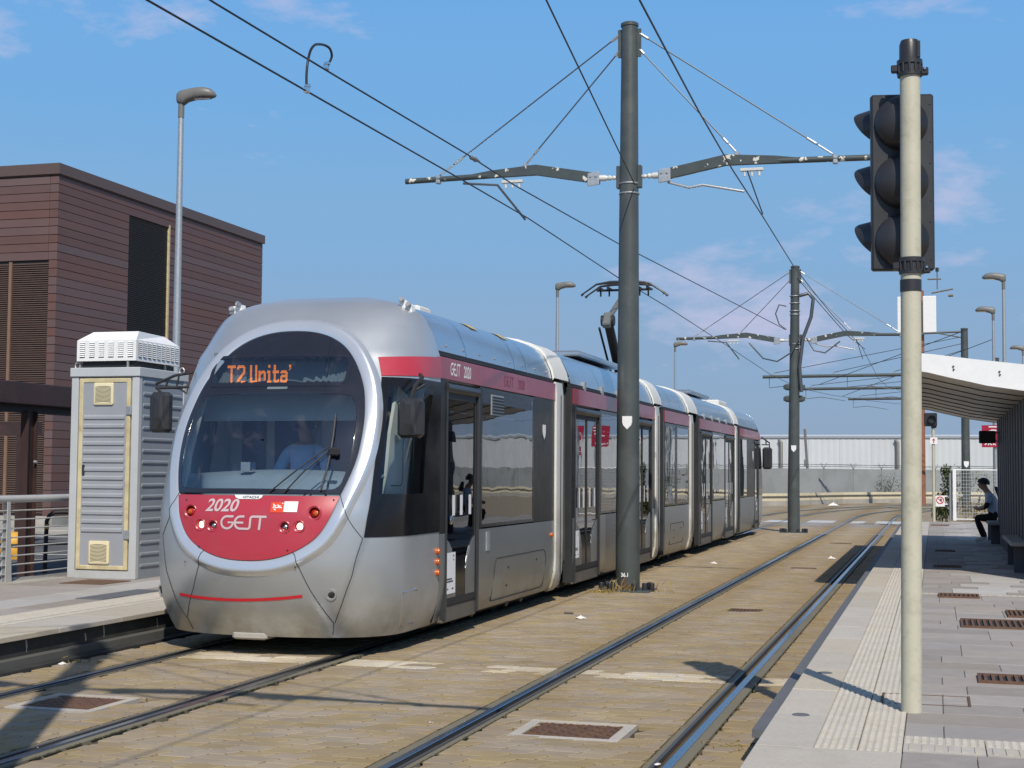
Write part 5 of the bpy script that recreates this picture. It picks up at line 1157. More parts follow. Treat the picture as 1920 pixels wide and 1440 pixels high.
for k, (a, c) in enumerate((((-5.0, 67.4, 5.7), (1.1, 52, 6.6)), ((-4.5, 76, 5.6), (2.2, 58, 6.8)))):
    wire('span_wire', [a, c], .013, ['fine wire fanning up right behind the second pole', 'fine wire fanning up right above the far track'][k])
jp = root('jumper_cable', 'black looped jumper cable joining the two wires at upper left', 'cable', (-5.8, 13.0, 5.3))
pB, pA = Vector((-5.76, 12.68, 5.26)), Vector((-5.90, 13.45, 5.70))
lz = lambda u, z, dx=0: Vector((pB.x + (pA.x - pB.x) * u + dx, pB.y + (pA.y - pB.y) * u, z))
q = [pB, pB + Vector((-.005, 0, .16)), lz(.03, 5.56), lz(.16, 5.70), lz(.36, 5.80), lz(.58, 5.86), lz(.80, 5.90, .02), lz(.96, 5.90, .045), lz(1.03, 5.84, .055), lz(1.02, 5.77, .03), pA]
cc = []
for i in range(len(q) - 1):
    p0, p1_, p2_, p3 = q[max(i - 1, 0)], q[i], q[i + 1], q[min(i + 2, len(q) - 1)]
    for k in range(5):
        t_ = k / 5; cc.append(.5 * (2 * p1_ + (p2_ - p0) * t_ + (2 * p0 - 5 * p1_ + 4 * p2_ - p3) * t_ * t_ + (3 * p1_ - p0 - 3 * p2_ + p3) * t_**3))
b = MB(); b.tube(cc + [pA], .013, 8); b.build('loop', X['wire'], jp, 60)
for p in (pA, pB):
    b = MB(); b.cbox(p + Vector((0, 0, .02)), (.025, 0, 0), (0, .035, 0), (0, 0, .03), .01); b.cbox(p + Vector((.01, 0, .06)), (.03, 0, 0), (0, .015, 0), (0, 0, .015), .005); b.build('wire_clamp', X['chrome'], jp)
b = MB(); b.lathe([(.012, 0), (.03, .05), (.022, .1), (.034, .16), (.022, .22), (.012, .30)], (-5.75, 17.75, 5.70), (.12, 1, 0), 10); tag(b.build('wire_insulator', X['lamp_grey'], None, 40), 'pale insulator on the upper wire above the left arm', 'insulator')
# ================================================================ SIGNAL IN THE FOREGROUND
sx_, sy_ = -0.13, 8.8
sg = root('tram_signal', 'black three-light tram signal on a cream pole in the right foreground', 'signal', (sx_, sy_, HZ))
b = MB(); b.tube([(sx_ - .015, sy_, HZ), (sx_, sy_, 2.0), (sx_ + .01, sy_, 4.05)], .0585, 32); b.build('pole', X['sigpole'], sg, 50)
b = MB(); b.lathe([(.0615, 2.705), (.0615, 2.775)], (sx_ + .003, sy_, 0), n=28); b.build('pole_tape', X['black_plastic'], sg, 40)
def collar(z, cap):
    b = MB(); b.lathe([(.062, z - .035), (.072, z - .035), (.072, z - .015), (.066, z - .01), (.066, z + .03), (.074, z + .035), (.074, z + .06), (.062, z + .062)], (sx_ + .008, sy_, 0), n=28)
    for a in range(0, 360, 30): b.cbox((sx_ + .008 + .069 * math.cos(R(a)), sy_ + .069 * math.sin(R(a)), z + .01), (.006, 0, 0), (0, .006, 0), (0, 0, .03), .002)
    for s in (-1, 1): b.cbox((sx_ + .008 + s * .085, sy_ - .01, z - .012 * s), (.022, 0, 0), (0, .02, 0), (0, 0, .022), .006)
    c_ = b.build('mounting_collar', X['black_plastic'], sg, 40)
    b = MB(); b.lathe([(.009, 0), (.007, .012)], (sx_ + .095, sy_ - .028, z), (0, -1, 0), 8); b.build('collar_bolt', X['chrome'], c_)
    if cap:
        b = MB(); b.lathe([(.06, z + .06), (.059, z + .155), (.050, z + .18), (.002, z + .182)], (sx_ + .008, sy_, 0), n=28); b.box((sx_ + .052, sy_ - .045, z + .07), (sx_ + .070, sy_ - .025, z + .165)); b.build('pole_cap', X['black_plastic'], sg, 40)
collar(4.02, True); collar(2.845, False)
def head(o, ang, z0, z1, depth, hood, w, r, first):
    """one signal head: box, three hooded lenses; faces direction ang (0 = towards +Y)"""
    d = Vector((math.sin(ang), math.cos(ang), 0)); sd = Vector((d.y, -d.x, 0)); o = Vector(o)
    b = MB(); b.cbox(o + Vector((0, 0, (z0 + z1) / 2)), sd * w / 2, d * depth / 2, Vector((0, 0, (z1 - z0) / 2)), .012); hd = b.build('signal_head', X['black_plastic'], sg, 30)
    n = 3; hgt = (z1 - z0) / n; f = o + d * depth / 2
    for k in range(n):
        cz_ = z0 + hgt * (k + .5)
        b = MB(); b.lathe([(r * 1.02, .001), (r * .99, .008), (r * .6, .022), (.003, .03)], f + Vector((0, 0, cz_)), d, 28); b.build('lens', X['lens'], hd, 50)
        rows = []
        if first:                                        # scoop-shaped hood: a half bowl whose mouth opens to the side
            for i in range(19):
                ph = R(-90 + 180 * i / 18); rr_ = []
                for j in range(10):
                    th = R(92 * j / 9); lat = -math.cos(th); dep = math.sin(th)
                    rr_.append(f + Vector((0, 0, cz_)) + Vector((0, 0, 1)) * math.sin(ph) * r * 1.12 - sd * lat * math.cos(ph) * r * 1.12 + d * dep * math.cos(ph) ** .8 * hood * .8 + d * .002)
                rows.append(rr_)
            b = MB(); b.grid(rows); b.build('hood', X['black_plastic'], hd, 60)
            continue
        for i in range(27):                              # hood: open at the bottom, cut back along its lower edges
            a = R(-128 + 256 * i / 26); rad = Vector((0, 0, 1)) * math.cos(a) * r * 1.08 + sd * math.sin(a) * r * 1.08
            ln = hood * (1 - .72 * max(0, (abs(a) - R(40)) / R(88)) ** 1.3)
            p = f + Vector((0, 0, cz_)) + rad; rows.append([p, p + d * ln * .5, p + d * ln - rad * .06, p + d * ln - rad * .10, p + d * ln * .5 - rad * .04, p - rad * .04])
        b = MB(); b.grid(rows); b.build('hood', X['black_plastic'], hd, 50)
    for k in range(n):
        for zz in (.18, .82):
            b = MB(); b.lathe([(.006, 0), (.005, .004)], f + sd * (w / 2 - .022) * (-1 if first else 1) + Vector((0, 0, z0 + hgt * (k + zz))), d, 8); b.build('case_screw', X['gap'], hd)
    return hd
head((sx_ - .045, sy_ + .19, 0), R(180 - 10), 2.855, 3.925, .06, .14, .37, .148, True)
head((sx_ - .09, sy_ + .28, 0), R(-55), 2.88, 3.92, .05, .21, .31, .13, False)
# ================================================================ STREET LAMPS
def lamp(x, y, H, ang, label):
    t = root('street_lamp', label, 'street lamp', (x, y, 0), 'grey street lamps round the stop')
    b = MB(); b.tube([(0, 0, 0), (0, 0, H - .35)], [.085, .045], 16); me = []
    ORG[t.name] = (0, 0, 0)
    b.build('post', X['galv'], t, 50)
    b = MB(); b.tube([(0, 0, H - .40), (0, 0, H - .16)], .052, 14); b.build('sleeve', X['lamp_grey'], t, 40)
    rows = []
    for k, (u, w, zt, zb_) in enumerate(((-.075, .01, -.02, -.05), (-.07, .06, .05, -.12), (-.03, .085, .085, -.155), (.05, .095, .10, -.165), (.12, .10, .112, -.115), (.25, .115, .125, -.085), (.40, .12, .125, -.08), (.52, .10, .09, -.078), (.59, .06, .03, -.06), (.62, .012, -.02, -.04))):
        zm = (zt + zb_) / 2; hh = (zt - zb_) / 2
        rows.append([(u, w * math.copysign(abs(math.cos(a)) ** .8, math.cos(a)), zm + hh * math.copysign(abs(math.sin(a)) ** .8, math.sin(a)) + H - .02 + u * .03) for a in [2 * math.pi * i / 20 for i in range(20)]])
    b = MB(); b.grid(rows, wrap=True); hd = b.build('lamp_head', X['lamp_grey'], t, 60)
    b = MB(); b.grid([[(u, w * math.cos(a), H - .075 + u * .03 - .03 * math.sin(a)) for a in [math.pi * i / 8 for i in range(9)]] for u, w in ((.2, .08), (.36, .095), (.52, .075))]); b.build('lamp_glass', X['cab_glass'], hd, 50)
    t.rotation_euler = (0, 0, ang); return t
l1 = lamp(-12.32, 22.0, 8.03, R(8), 'tall grey street lamp in front of the brown building')
for x, y, h, a, l in ((-12.1, 47.0, 7.88, R(8), 'grey street lamp seen above the tram roof left of the pantograph'), (2.03, 46.0, 7.62, R(178), 'taller grey street lamp above the shelter roof at right'), (2.06, 55.0, 7.6, R(178), 'lower grey street lamp beside the taller one above the shelter'), (4.2, 75.5, 7.9, R(178), 'street lamp head cut off by the right picture edge'), (-12.1, 70.0, 7.9, R(8), 'street lamp half hidden behind the front line pole')):
    c_ = copy_tree(l1, (x, y, h - 8.03), l, a)
# ================================================================ EQUIPMENT CABINET
cx0, cx1, cy0, cy1 = -10.45, -9.49, 16.05, 17.25; zc0, zc1 = HZ, 2.90
cb = root('equipment_cabinet', 'tall grey ribbed equipment cabinet with a white cooling unit on top, beside the tram nose', 'cabinet', ((cx0 + cx1) / 2, (cy0 + cy1) / 2, HZ))
b = MB(); b.box((cx0 + .03, cy0 + .03, zc0 + .05), (cx1 - .03, cy1 - .03, zc1 - .02)); b.build('carcass', X['cab_panel'], cb)
for a in ((cx0, cy0), (cx1 - .10, cy0), (cx0, cy1 - .08), (cx1 - .10, cy1 - .08)):
    b = MB(); b.box((a[0], a[1], zc0), (a[0] + .10, a[1] + .08, zc1 - .115), c=.006); b.build('corner_post', X['cab_light'], cb)
b = MB(); b.box((cx0 - .015, cy0 - .02, zc1 - .115), (cx1 + .015, cy1 + .02, zc1), c=.008); b.build('top_frame', X['cab_light'], cb)
b = MB(); b.box((cx0 + .1, cy0 + .004, zc0), (cx1 - .1, cy0 + .06, zc0 + .10), c=.004); b.build('plinth', X['cab_light'], cb)
dx0, dx1, dz0, dz1 = cx0 + .12, cx1 - .115, zc0 + .11, zc1 - .135
b = MB()
for a in ((dx0, dx0 + .055, dz0, dz1), (dx1 - .055, dx1, dz0, dz1), (dx0 + .055, dx1 - .055, dz0, dz0 + .055), (dx0 + .055, dx1 - .055, dz1 - .055, dz1)): b.box((a[0], cy0 - .012, a[2]), (a[1], cy0 + .03, a[3]), c=.008)
b.build('door_gasket', X['gasket'], cb)
b = MB(); b.box((dx0 + .05, cy0 - .002, dz0 + .05), (dx1 - .05, cy0 + .03, dz1 - .05)); dr = b.build('door', X['cab_panel'], cb)
nrib = 13; za_, zb2 = dz0 + .46, dz1 - .52
rib0 = None
for k in range(nrib + 1):
    z = za_ + (zb2 - za_) * k / nrib
    if rib0 is None:
        b = MB(); w0, w1 = dx0 + .075, dx1 - .075; y = cy0 - .002; s = (zb2 - za_) / nrib
        pf = [(0, .0), (-.016, .012), (-.016, .042), (0, .060)]
        b.grid([[(xx, y + dy, z + dz) for dy, dz in pf] for xx in (w0, w1)]); b.add([(w0, y + dy, z + dz) for dy, dz in pf], [(0, 1, 2, 3)]); b.add([(w1, y + dy, z + dz) for dy, dz in pf], [(0, 1, 2, 3)])
        rib0 = b.build('door_rib', X['cab_panel'], dr)
    else: share(rib0, 'door_rib', (0, 0, z - za_), dr)
def vent(x0, x1, z0, z1):
    b = MB(); b.box((x0, cy0 - .026, z0), (x1, cy0, z1), c=.018); v = b.build('vent', X['cream'], cb, 30)
    for k in range(13):
        z = z0 + .045 + (z1 - z0 - .09) * k / 12; b = MB(); w = (x1 - x0)
        b.tube([(x0 + .03 + (w - .06) * i / 6, cy0 - .027, z - .012 * ((i / 3 - 1) ** 2) * (1 if k < 99 else 0)) for i in range(7)], .0036, 4); b.build('vent_slot', X['sill'], v)
vent(-10.12, -9.84, 2.43, 2.71); vent(-10.14, -9.85, .45, .74)
for z in (2.36, .82):
    b = MB(); b.cbox((dx1 - .01, cy0 - .02, z), (.035, 0, 0), (0, .012, 0), (0, 0, .055), .006); hg = b.build('hinge', X['galv'], cb)
b = MB(); b.cbox((dx0 + .085, cy0 - .012, 1.62), (.016, 0, 0), (0, .012, 0), (0, 0, .065), .006); b.build('lock', X['doorframe'], cb)
sr = None; n2 = 17
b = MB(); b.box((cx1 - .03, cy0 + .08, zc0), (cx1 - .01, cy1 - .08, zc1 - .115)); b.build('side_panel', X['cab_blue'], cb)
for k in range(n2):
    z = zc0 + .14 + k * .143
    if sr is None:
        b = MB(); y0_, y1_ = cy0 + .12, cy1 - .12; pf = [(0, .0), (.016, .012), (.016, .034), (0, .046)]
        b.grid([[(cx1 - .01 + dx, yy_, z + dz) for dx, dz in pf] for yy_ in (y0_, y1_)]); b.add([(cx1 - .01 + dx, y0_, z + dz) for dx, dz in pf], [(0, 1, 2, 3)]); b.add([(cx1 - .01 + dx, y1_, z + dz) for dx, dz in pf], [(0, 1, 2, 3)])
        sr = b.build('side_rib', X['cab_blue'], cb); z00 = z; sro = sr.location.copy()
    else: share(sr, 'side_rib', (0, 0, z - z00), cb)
for x, y in ((cx0 + .05, cy0 + .05), (cx1 - .05, cy1 - .05), (cx0 + .05, cy1 - .05)):
    b = MB(); b.tube([(x + .035 * math.cos(R(a)), y, zc1 + .03 + .04 * math.sin(R(a))) for a in range(-40, 221, 20)], .010, 6); b.build('lifting_eye', X['galv'], cb, 40)
ux0, ux1, uy0, uy1, uz0, uz1 = -10.385, -9.545, 16.05, 17.13, 2.985, 3.245
for x, y in ((ux0 + .08, uy0 + .1), (ux1 - .12, uy0 + .02), (ux0 + .08, uy1 - .1), (ux1 - .04, uy1 - .3)):
    b = MB(); b.box((x - .012, y - .012, zc1), (x + .012, y + .012, uz0)); b.build('unit_foot', X['galv'], cb)
b = MB(); ch = .115; t1 = 3.36
b.add([(ux0, uy0, uz0), (ux1, uy0, uz0), (ux1, uy1, uz0), (ux0, uy1, uz0), (ux0, uy0, uz1), (ux1, uy0, uz1), (ux1, uy1, uz1), (ux0, uy1, uz1), (ux0 + .16, uy0 + ch, t1), (ux1 - ch * .3, uy0 + ch, t1), (ux1 - ch, uy1 - .2, t1), (ux0 + .16, uy1 - .2, t1)],
      [(3, 2, 1, 0), (0, 1, 5, 4), (1, 2, 6, 5), (2, 3, 7, 6), (3, 0, 4, 7), (4, 5, 9, 8), (5, 6, 10, 9), (6, 7, 11, 10), (7, 4, 8, 11), (8, 9, 10, 11)]); un = b.build('cooling_unit', X['white'], cb)
b = MB(); b.box((ux0 + .05, uy0 + .05, zc1 + .001), (ux1 - .05, uy1 - .05, uz0 - .01)); b.build('unit_shade_block', X['black'], cb)  # black block standing in for the shade under the cooling unit
b = MB(); w = .072; pf = [(0, 0), (-.014, .004), (-.002, .021)]
b.grid([[(xx, dy, dz) for dy, dz in pf] for xx in (0, w)]); b.add([(0, -.001, -.008), (w, -.001, -.008), (w, -.001, .001), (0, -.001, .001)], [(0, 1, 2, 3)], 1)
lm = b.mesh('louvre'); lm.materials.append(X['white']); lm.materials.append(X['gap'])
oc = Vector(ORG[cb.name])
for i in range(6):
    for k in range(8):
        o = bpy.data.objects.new('louvre', lm); COL.objects.link(o); o.parent = un; o.location = Vector((ux0 + .045 + i * .136, uy0 - .001, uz0 + .05 + k * .0245)) - oc
for i in range(9):
    for k in range(8):
        o = bpy.data.objects.new('louvre', lm); COL.objects.link(o); o.parent = un; o.rotation_euler = (0, 0, R(90)); o.location = Vector((ux1 + .001, uy0 + .05 + i * .115, uz0 + .05 + k * .0245)) - oc
# ================================================================ FENCE, BOLLARD, HOOP
fx = -10.62
fn = root('railing', 'light grey platform railing with thin rods, left of the cabinet', 'railing', (fx, 14.5, HZ))
b = MB(); b.tube([(fx, 8.5, 1.265), (fx, 17.3, 1.265)], .045, 16); b.build('handrail', X['fence'], fn, 60)
for k in range(8):
    z = HZ + .10 + k * .108; b = MB(); b.tube([(fx, 8.5, z), (fx, 17.3, z)], .0085, 8); b.build('rod', X['fence'], fn, 60)
for y in (9.0, 12.0, 15.0):
    for dx in (-.02, .035):
        b = MB(); b.prism([(fx + dx, y - .03, HZ), (fx + dx, y + .09, HZ), (fx + dx, y + .03, 1.235), (fx + dx, y - .02, 1.235)], (.012, 0, 0)); b.build('post', X['fence'], fn)
    for k in range(8):
        z = HZ + .10 + k * .108; b = MB(); b.prism([(fx - .13 + k * .012, y + .035, z), (fx - .02, y + .035, z), (fx - .02, y + .035, z + .09)], (0, .01, 0)); b.build('post_gusset', X['fence'], fn)
b = MB(); b.box((-10.95, 8, .1), (-10.45, 16.04, HZ + .012), c=.01); tag(b.build('kerb_upstand', X['concrete']), 'low pale concrete kerb under the grey railing', 'kerb')
bo = root('bollard', 'yellow rounded bollard with a black band behind the railing', 'bollard', (-16.44, 23.5, -.05))
b = MB(); b.lathe([(.20, -.05), (.235, .02), (.245, .12), (.235, .17)], (-16.44, 23.5, 0), n=24); b.lathe([(.235, .235), (.24, .27), (.215, .35), (.15, .42), (.07, .45), (.003, .455)], (-16.44, 23.5, 0), n=24); b.build('body', X['yellow'], bo, 50)
b = MB(); b.lathe([(.237, .168), (.243, .20), (.237, .237)], (-16.44, 23.5, 0), n=24); b.build('band', X['black'], bo, 50)
hp = root('barrier_hoop', 'black tubular hoop barrier with a yellow band behind the railing', 'barrier', (-12.6, 18.8, -.05))
b = MB(); hy = 18.8; b.tube([(-12.62, hy, -.05), (-12.60, hy, .86), (-12.57, hy + .02, .94), (-12.50, hy + .05, .985), (-12.4, hy + .1, .99), (-10.9, hy + .6, 1.0), (-10.8, hy + .62, .95), (-10.78, hy + .62, -.05)], .032, 10); b.tube([(-16.2, 23.3, .20), (-12.6, hy, .52), (-10.8, hy + .62, .58)], .022, 8); b.build('hoop', X['black'], hp, 60)
b = MB(); b.lathe([(.034, 0), (.034, .07)], (-12.60, hy, .74), n=12); b.build('band', X['yellow'], hp)
for k, (x0, y0, x1, y1, w) in enumerate(((-22, 30.8, -9, 34.8, .35), (-17.6, 24.4, -10.8, 26.9, .22), (-18, 22.9, -11, 24.6, .12))):
    d = Vector((x1 - x0, y1 - y0, 0)).normalized(); n_ = Vector((-d.y, d.x, 0)) * w
    b = MB(); p, q = Vector((x0, y0, -.045)), Vector((x1, y1, -.045)); b.add([p, q, q + n_, p + n_], [(0, 1, 2, 3)]); kind(b.build('road_marking', X['road_white']), 'structure')
b = MB(); b.box((-60, 32.5, -.06), (-11.5, 34.88, .06), c=.02); kind(b.build('pavement', X['concrete']), 'structure')
# ================================================================ BROWN BUILDING
bx, by, bz, byE = -23.3, 34.9, 10.1, 47.7
bd_ = root('clad_building', 'brown board-clad building with tall dark louvres at the left', 'building', (bx - 8, (by + byE) / 2, 0))
b = MB(); b.box((bx - 24, by + .06, 0), (bx - .06, byE - .06, bz - .1)); b.build('core_wall', X['louvre_dark'], bd_)
BH = .236; nb = int((bz - .38) / BH)
def board(x0, y0, x1, y1, z):
    b = MB(); g = .006
    if x0 == x1: b.box((x0 - .06, y0, z + g), (x0 - random.uniform(0, .004), y1, z + BH - g), c=.008)
    else: b.box((x0, y0 + random.uniform(0, .004), z + g), (x1, y0 + .06, z + BH - g), c=.008)
    b.build('cladding_board', X['clad'], bd_)
for k in range(nb):
    z = .32 + k * BH
    vy0, vy1, vz = 38.63, 41.1, 9.40
    if z + BH <= vz + .02: board(bx, by + .01, bx, vy0, z); board(bx, vy1, bx, byE, z)
    else: board(bx, by + .01, bx, byE, z)
    if z > 7.38: board(bx - .27, by, bx - .003, by, z); board(bx - 24, by, bx - .28, by, z)
    else: board(bx - .25, by, bx - .003, by, z)
b = MB(); b.box((bx - 24.1, by - .06, bz - .30), (bx + .06, by + .06, bz)); b.box((bx - .06, by + .06, bz - .30), (bx + .06, byE + .06, bz)); b.build('parapet', X['clad_trim'], bd_)
b = MB(); b.box((bx - 24, by - .02, 0), (bx - .0, by + .05, .32)); b.box((bx - .05, by + .05, 0), (bx + .02, byE, .32)); b.build('plinth', X['concrete'], bd_)
for (a, c, z0, z1) in ((38.66, 41.0, .4, 9.38),):
    b = MB(); b.box((bx - .16, a, z0), (bx - .12, c, z1)); lv = b.build('side_louvre', X['louvre_dark'], bd_)
    b = MB()
    for k in range(int((z1 - z0) / .06)): z = z0 + k * .06; b.add([(bx - .08, a, z), (bx - .08, c, z), (bx - .04, c, z + .055), (bx - .04, a, z + .055)], [(0, 1, 2, 3)])
    kind(b.build('louvre_blades', X['louvre_dark'], lv), 'stuff')
    b = MB(); b.box((bx - .12, c, z0), (bx + .004, c + .08, z1)); b.build('reveal', X['gasket'], lv)
for x0, x1 in ((-24.72, -23.56), (-26.5, -24.86), (-28.3, -26.64), (-30.1, -28.44)):
    b = MB(); b.box((x0, by + .10, .4), (x1, by + .12, 7.38)); lv = b.build('front_louvre', X['louvre_dark'], bd_)
    b = MB()
    for k in range(int(6.98 / .06)):
        z = .4 + k * .06; b.add([(x0, by + .03, z), (x1, by + .03, z), (x1, by + .08, z + .045), (x0, by + .08, z + .045)], [(0, 1, 2, 3)]); b.add([(x0, by + .03, z - .006), (x1, by + .03, z - .006), (x1, by + .03, z + .006), (x0, by + .03, z + .006)], [(0, 1, 2, 3)])
    kind(b.build('louvre_blades', X['louvre_brown'], lv), 'stuff')
    b = MB(); b.box((x0 - .10, by + .0, .4), (x0 - .01, by + .1, 7.38)); b.build('mullion', X['mullion'], lv)
sn = root('assembly_sign', 'green emergency assembly sign on the brown wall, peeping out left of the cabinet', 'sign', (-23.25, 36, 1.75))
b = MB(); b.box((-23.29, 35.80, 1.50), (-23.27, 36.7, 2.0)); b.build('plate', X['sign_green'], sn)
b = MB()
for z0, s in ((1.92, -1), (1.58, 1)):
    b.add([(-23.268, 35.98, z0), (-23.268, 36.10, z0), (-23.268, 36.12, z0 + s * .12), (-23.268, 36.0, z0 + s * .10)], [(0, 1, 2, 3)]); b.add([(-23.268, 36.04, z0 + s * .14), (-23.268, 36.2, z0 + s * .14), (-23.268, 36.12, z0 + s * .02)], [(0, 1, 2)])
b.build('arrows', X['white_print'], sn)
# ---------------------------------------------------------------- brown steel canopy beside the platform
cn = root('steel_canopy', 'dark brown steel canopy on posts behind the railing', 'canopy', (-12.4, 17.4, -.05))
b = MB(); b.box((-12.05, 4, 2.50), (-11.85, 26, 2.80), c=.01); b.build('edge_beam', X['canopy'], cn)
b = MB(); b.box((-14.6, 4, 2.60), (-12.05, 26, 2.74)); b.build('roof_deck', X['canopy'], cn)
b = MB(); b.box((-12.2, 4, 2.40), (-11.98, 26, 2.498)); b.build('under_beam', X['louvre_dark'], cn)
for y in (8.0, 17.42, 25.5):
    b = MB(); b.box((-12.05, y - .11, -.05), (-11.93, y - .095, 2.42)); b.box((-12.05, y + .095, -.05), (-11.93, y + .11, 2.42)); b.box((-11.998, y - .095, -.05), (-11.982, y + .095, 2.42)); b.build('post', X['canopy'], cn)
    b = MB(); b.lathe([(.025, 0), (.02, .04)], (-11.93, y + .05, 1.72), (1, 0, 0), 8); b.build('post_bolt', X['galv'], cn)
c2 = root('steel_portal', 'small dark brown steel frame standing behind the canopy post', 'frame', (-19.32, 27.94, -.05))
b = MB(); b.box((-26, 27.85, 2.35), (-18.95, 28.0, 2.66)); b.build('beam', X['canopy'], c2)
for x in (-19.4, -22.5): b = MB(); b.box((x - .09, 27.86, -.05), (x + .09, 27.99, 2.35)); b.build('post', X['canopy'], c2)
# ================================================================ SHELTER
sh = root('shelter', 'tram stop shelter with a white upswept roof edge and a row of dark fins', 'shelter', (1.2, 25.6, HZ))
YA, YB = 19.75, 31.6
top = [(-.39, 3.245), (.0, 3.205), (.5, 3.135), (1.1, 3.06), (1.8, 3.0), (2.8, 2.97), (4.2, 2.97)]
bot = [(-.39, 3.02), (-.08, 2.97), (.19, 2.90), (.45, 2.84), (.65, 2.79), (1.1, 2.72), (1.6, 2.68), (2.8, 2.65), (4.2, 2.65)]
b = MB(); b.grid([[(x, y, z) for x, z in top] for y in (YA + .02, YB)]); b.build('roof', X['white'], sh, 60)
for yf_ in (YA, YB):
    b = MB(); pl_ = [(x, yf_, z) for x, z in bot] + [(x, yf_, z) for x, z in reversed(top)]; b.prism(pl_, (0, .06 if yf_ == YA else -.06, 0)); fa = b.build('fascia', X['white'], sh)
    if yf_ == YA:
        for xx, zz in ((.24, 3.045), (.245, 3.005), (.81, 2.97), (.815, 2.93), (1.4, 2.90)):
            b = MB(); b.lathe([(.013, 0), (.012, .015), (.004, .018)], (xx, YA - .001, zz), (0, -1, 0), 10); b.build('fascia_bolt', X['doorframe'], fa)
b = MB(); b.box((-.40, YA + .06, 3.01), (-.36, YB - .06, 3.24)); b.build('edge_trim', X['white'], sh)
npn = 9; pw = (YB - YA - .14) / npn
for k in range(npn):
    y0 = YA + .07 + k * pw; b = MB(); b.grid([[(x, y, z + .012) for x, z in bot] for y in (y0 + .018, y0 + pw - .018)]); b.grid([[(x, y0 + .018, z + .012), (x, y0 + .018, z + .05)] for x, z in bot]); b.grid([[(x, y0 + pw - .018, z + .012), (x, y0 + pw - .018, z + .05)] for x, z in bot]); b.build('soffit_panel', X['soffit'], sh, 60)
    if k: b = MB(); b.grid([[(x, y, z) for x, z in [(q0, q1 + dz) for q0, q1 in bot]] for y, dz in ((y0 - .012, .03), (y0 - .012, -.002), (y0 + .012, -.002), (y0 + .012, .03))]); b.build('soffit_batten', X['doorframe'], sh, 30)
b = MB(); b.grid([[(x, y, z + .05) for x, z in bot] for y in (YA + .07, YB - .07)]); b.build('soffit_backing', X['gap'], sh, 60)
nf = 14
for k in range(nf):
    y0 = 20.1 + k * .80; b = MB(); b.box((1.20, y0, HZ), (1.34, y0 + .42, 2.72), c=.012); b.build('wall_fin', X['fin'], sh)
b = MB(); b.box((1.345, 20.0, HZ), (1.42, 31.3, 2.70)); b.build('back_wall', X['fin'], sh)
for y0, y1 in ((21.4, 23.9), (30.2, 32.6)):
    b = MB(); b.box((.99, y0, HZ + .38), (1.30, y1, HZ + .44), c=.012); be = b.build('bench', X['bench'], sh)
    for yk in (y0 + .3, y1 - .3): b = MB(); b.box((1.05, yk - .03, HZ), (1.2, yk + .03, HZ + .38)); b.build('bench_leg', X['fin'], be)
dsp = root('departure_display', 'black departure display seen end on, sticking out from the shelter fins', 'display', (.98, 30, 2.38))
b = MB(); b.box((.83, 29.9, 2.255), (1.14, 30.1, 2.50), c=.015); b.build('case', X['black'], dsp)
for z in (2.30, 2.46): b = MB(); b.tube([(1.14, 30, z), (1.22, 30, z)], .015, 6); b.build('bracket', X['galv'], dsp)
ts = root('stop_sign', 'dark red stop sign on a grey post behind the shelter', 'sign', (1.80, 48, 0))
b = MB(); b.tube([(1.82, 48, .2), (1.82, 48, 3.3)], .06, 12); b.build('post', X['galv'], ts, 40)
b = MB(); b.box((1.41, 47.9, 2.50), (1.98, 47.93, 3.19)); b.build('plate', X['poster_red'], ts)
b = MB()
for q in ([(1.62, 3.00), (1.72, 3.04), (1.85, 3.03)], [(1.66, 2.98), (1.78, 2.94), (1.68, 2.86), (1.60, 2.88)], [(1.50, 2.58), (1.56, 2.63)], [(1.60, 2.57), (1.64, 2.64), (1.70, 2.57)], [(1.75, 2.57), (1.75, 2.64), (1.82, 2.57)], [(1.62, 3.14), (1.9, 3.14)]): ribbon(b, q, .035, lambda u, v: (u, 47.896, v))
b.build('sign_print', X['white_print'], ts)
nbd = root('notice_board', 'dark red notice board behind the shelter, seen mirrored in the tram door', 'sign', (2.75, 49, .25))
b = MB(); b.box((2.48, 48.97, 2.20), (3.02, 49.0, 3.25)); b.build('plate', X['poster_red'], nbd)
for x in (2.52, 2.98): b = MB(); b.tube([(x, 49.03, .2), (x, 49.03, 3.25)], .025, 8); b.build('post', X['galv'], nbd, 40)
b = MB()
for x0, x1, z0, z1 in ((2.55, 2.95, 3.0, 3.03), (2.55, 2.9, 2.93, 2.96), (2.7, 2.8, 3.1, 3.18), (2.55, 2.72, 2.5, 2.75), (2.8, 2.95, 2.5, 2.8), (2.58, 2.92, 2.30, 2.34)): b.box((x0, 48.962, z0), (x1, 48.97, z1))
b.build('notice_print', X['white_print'], nbd)
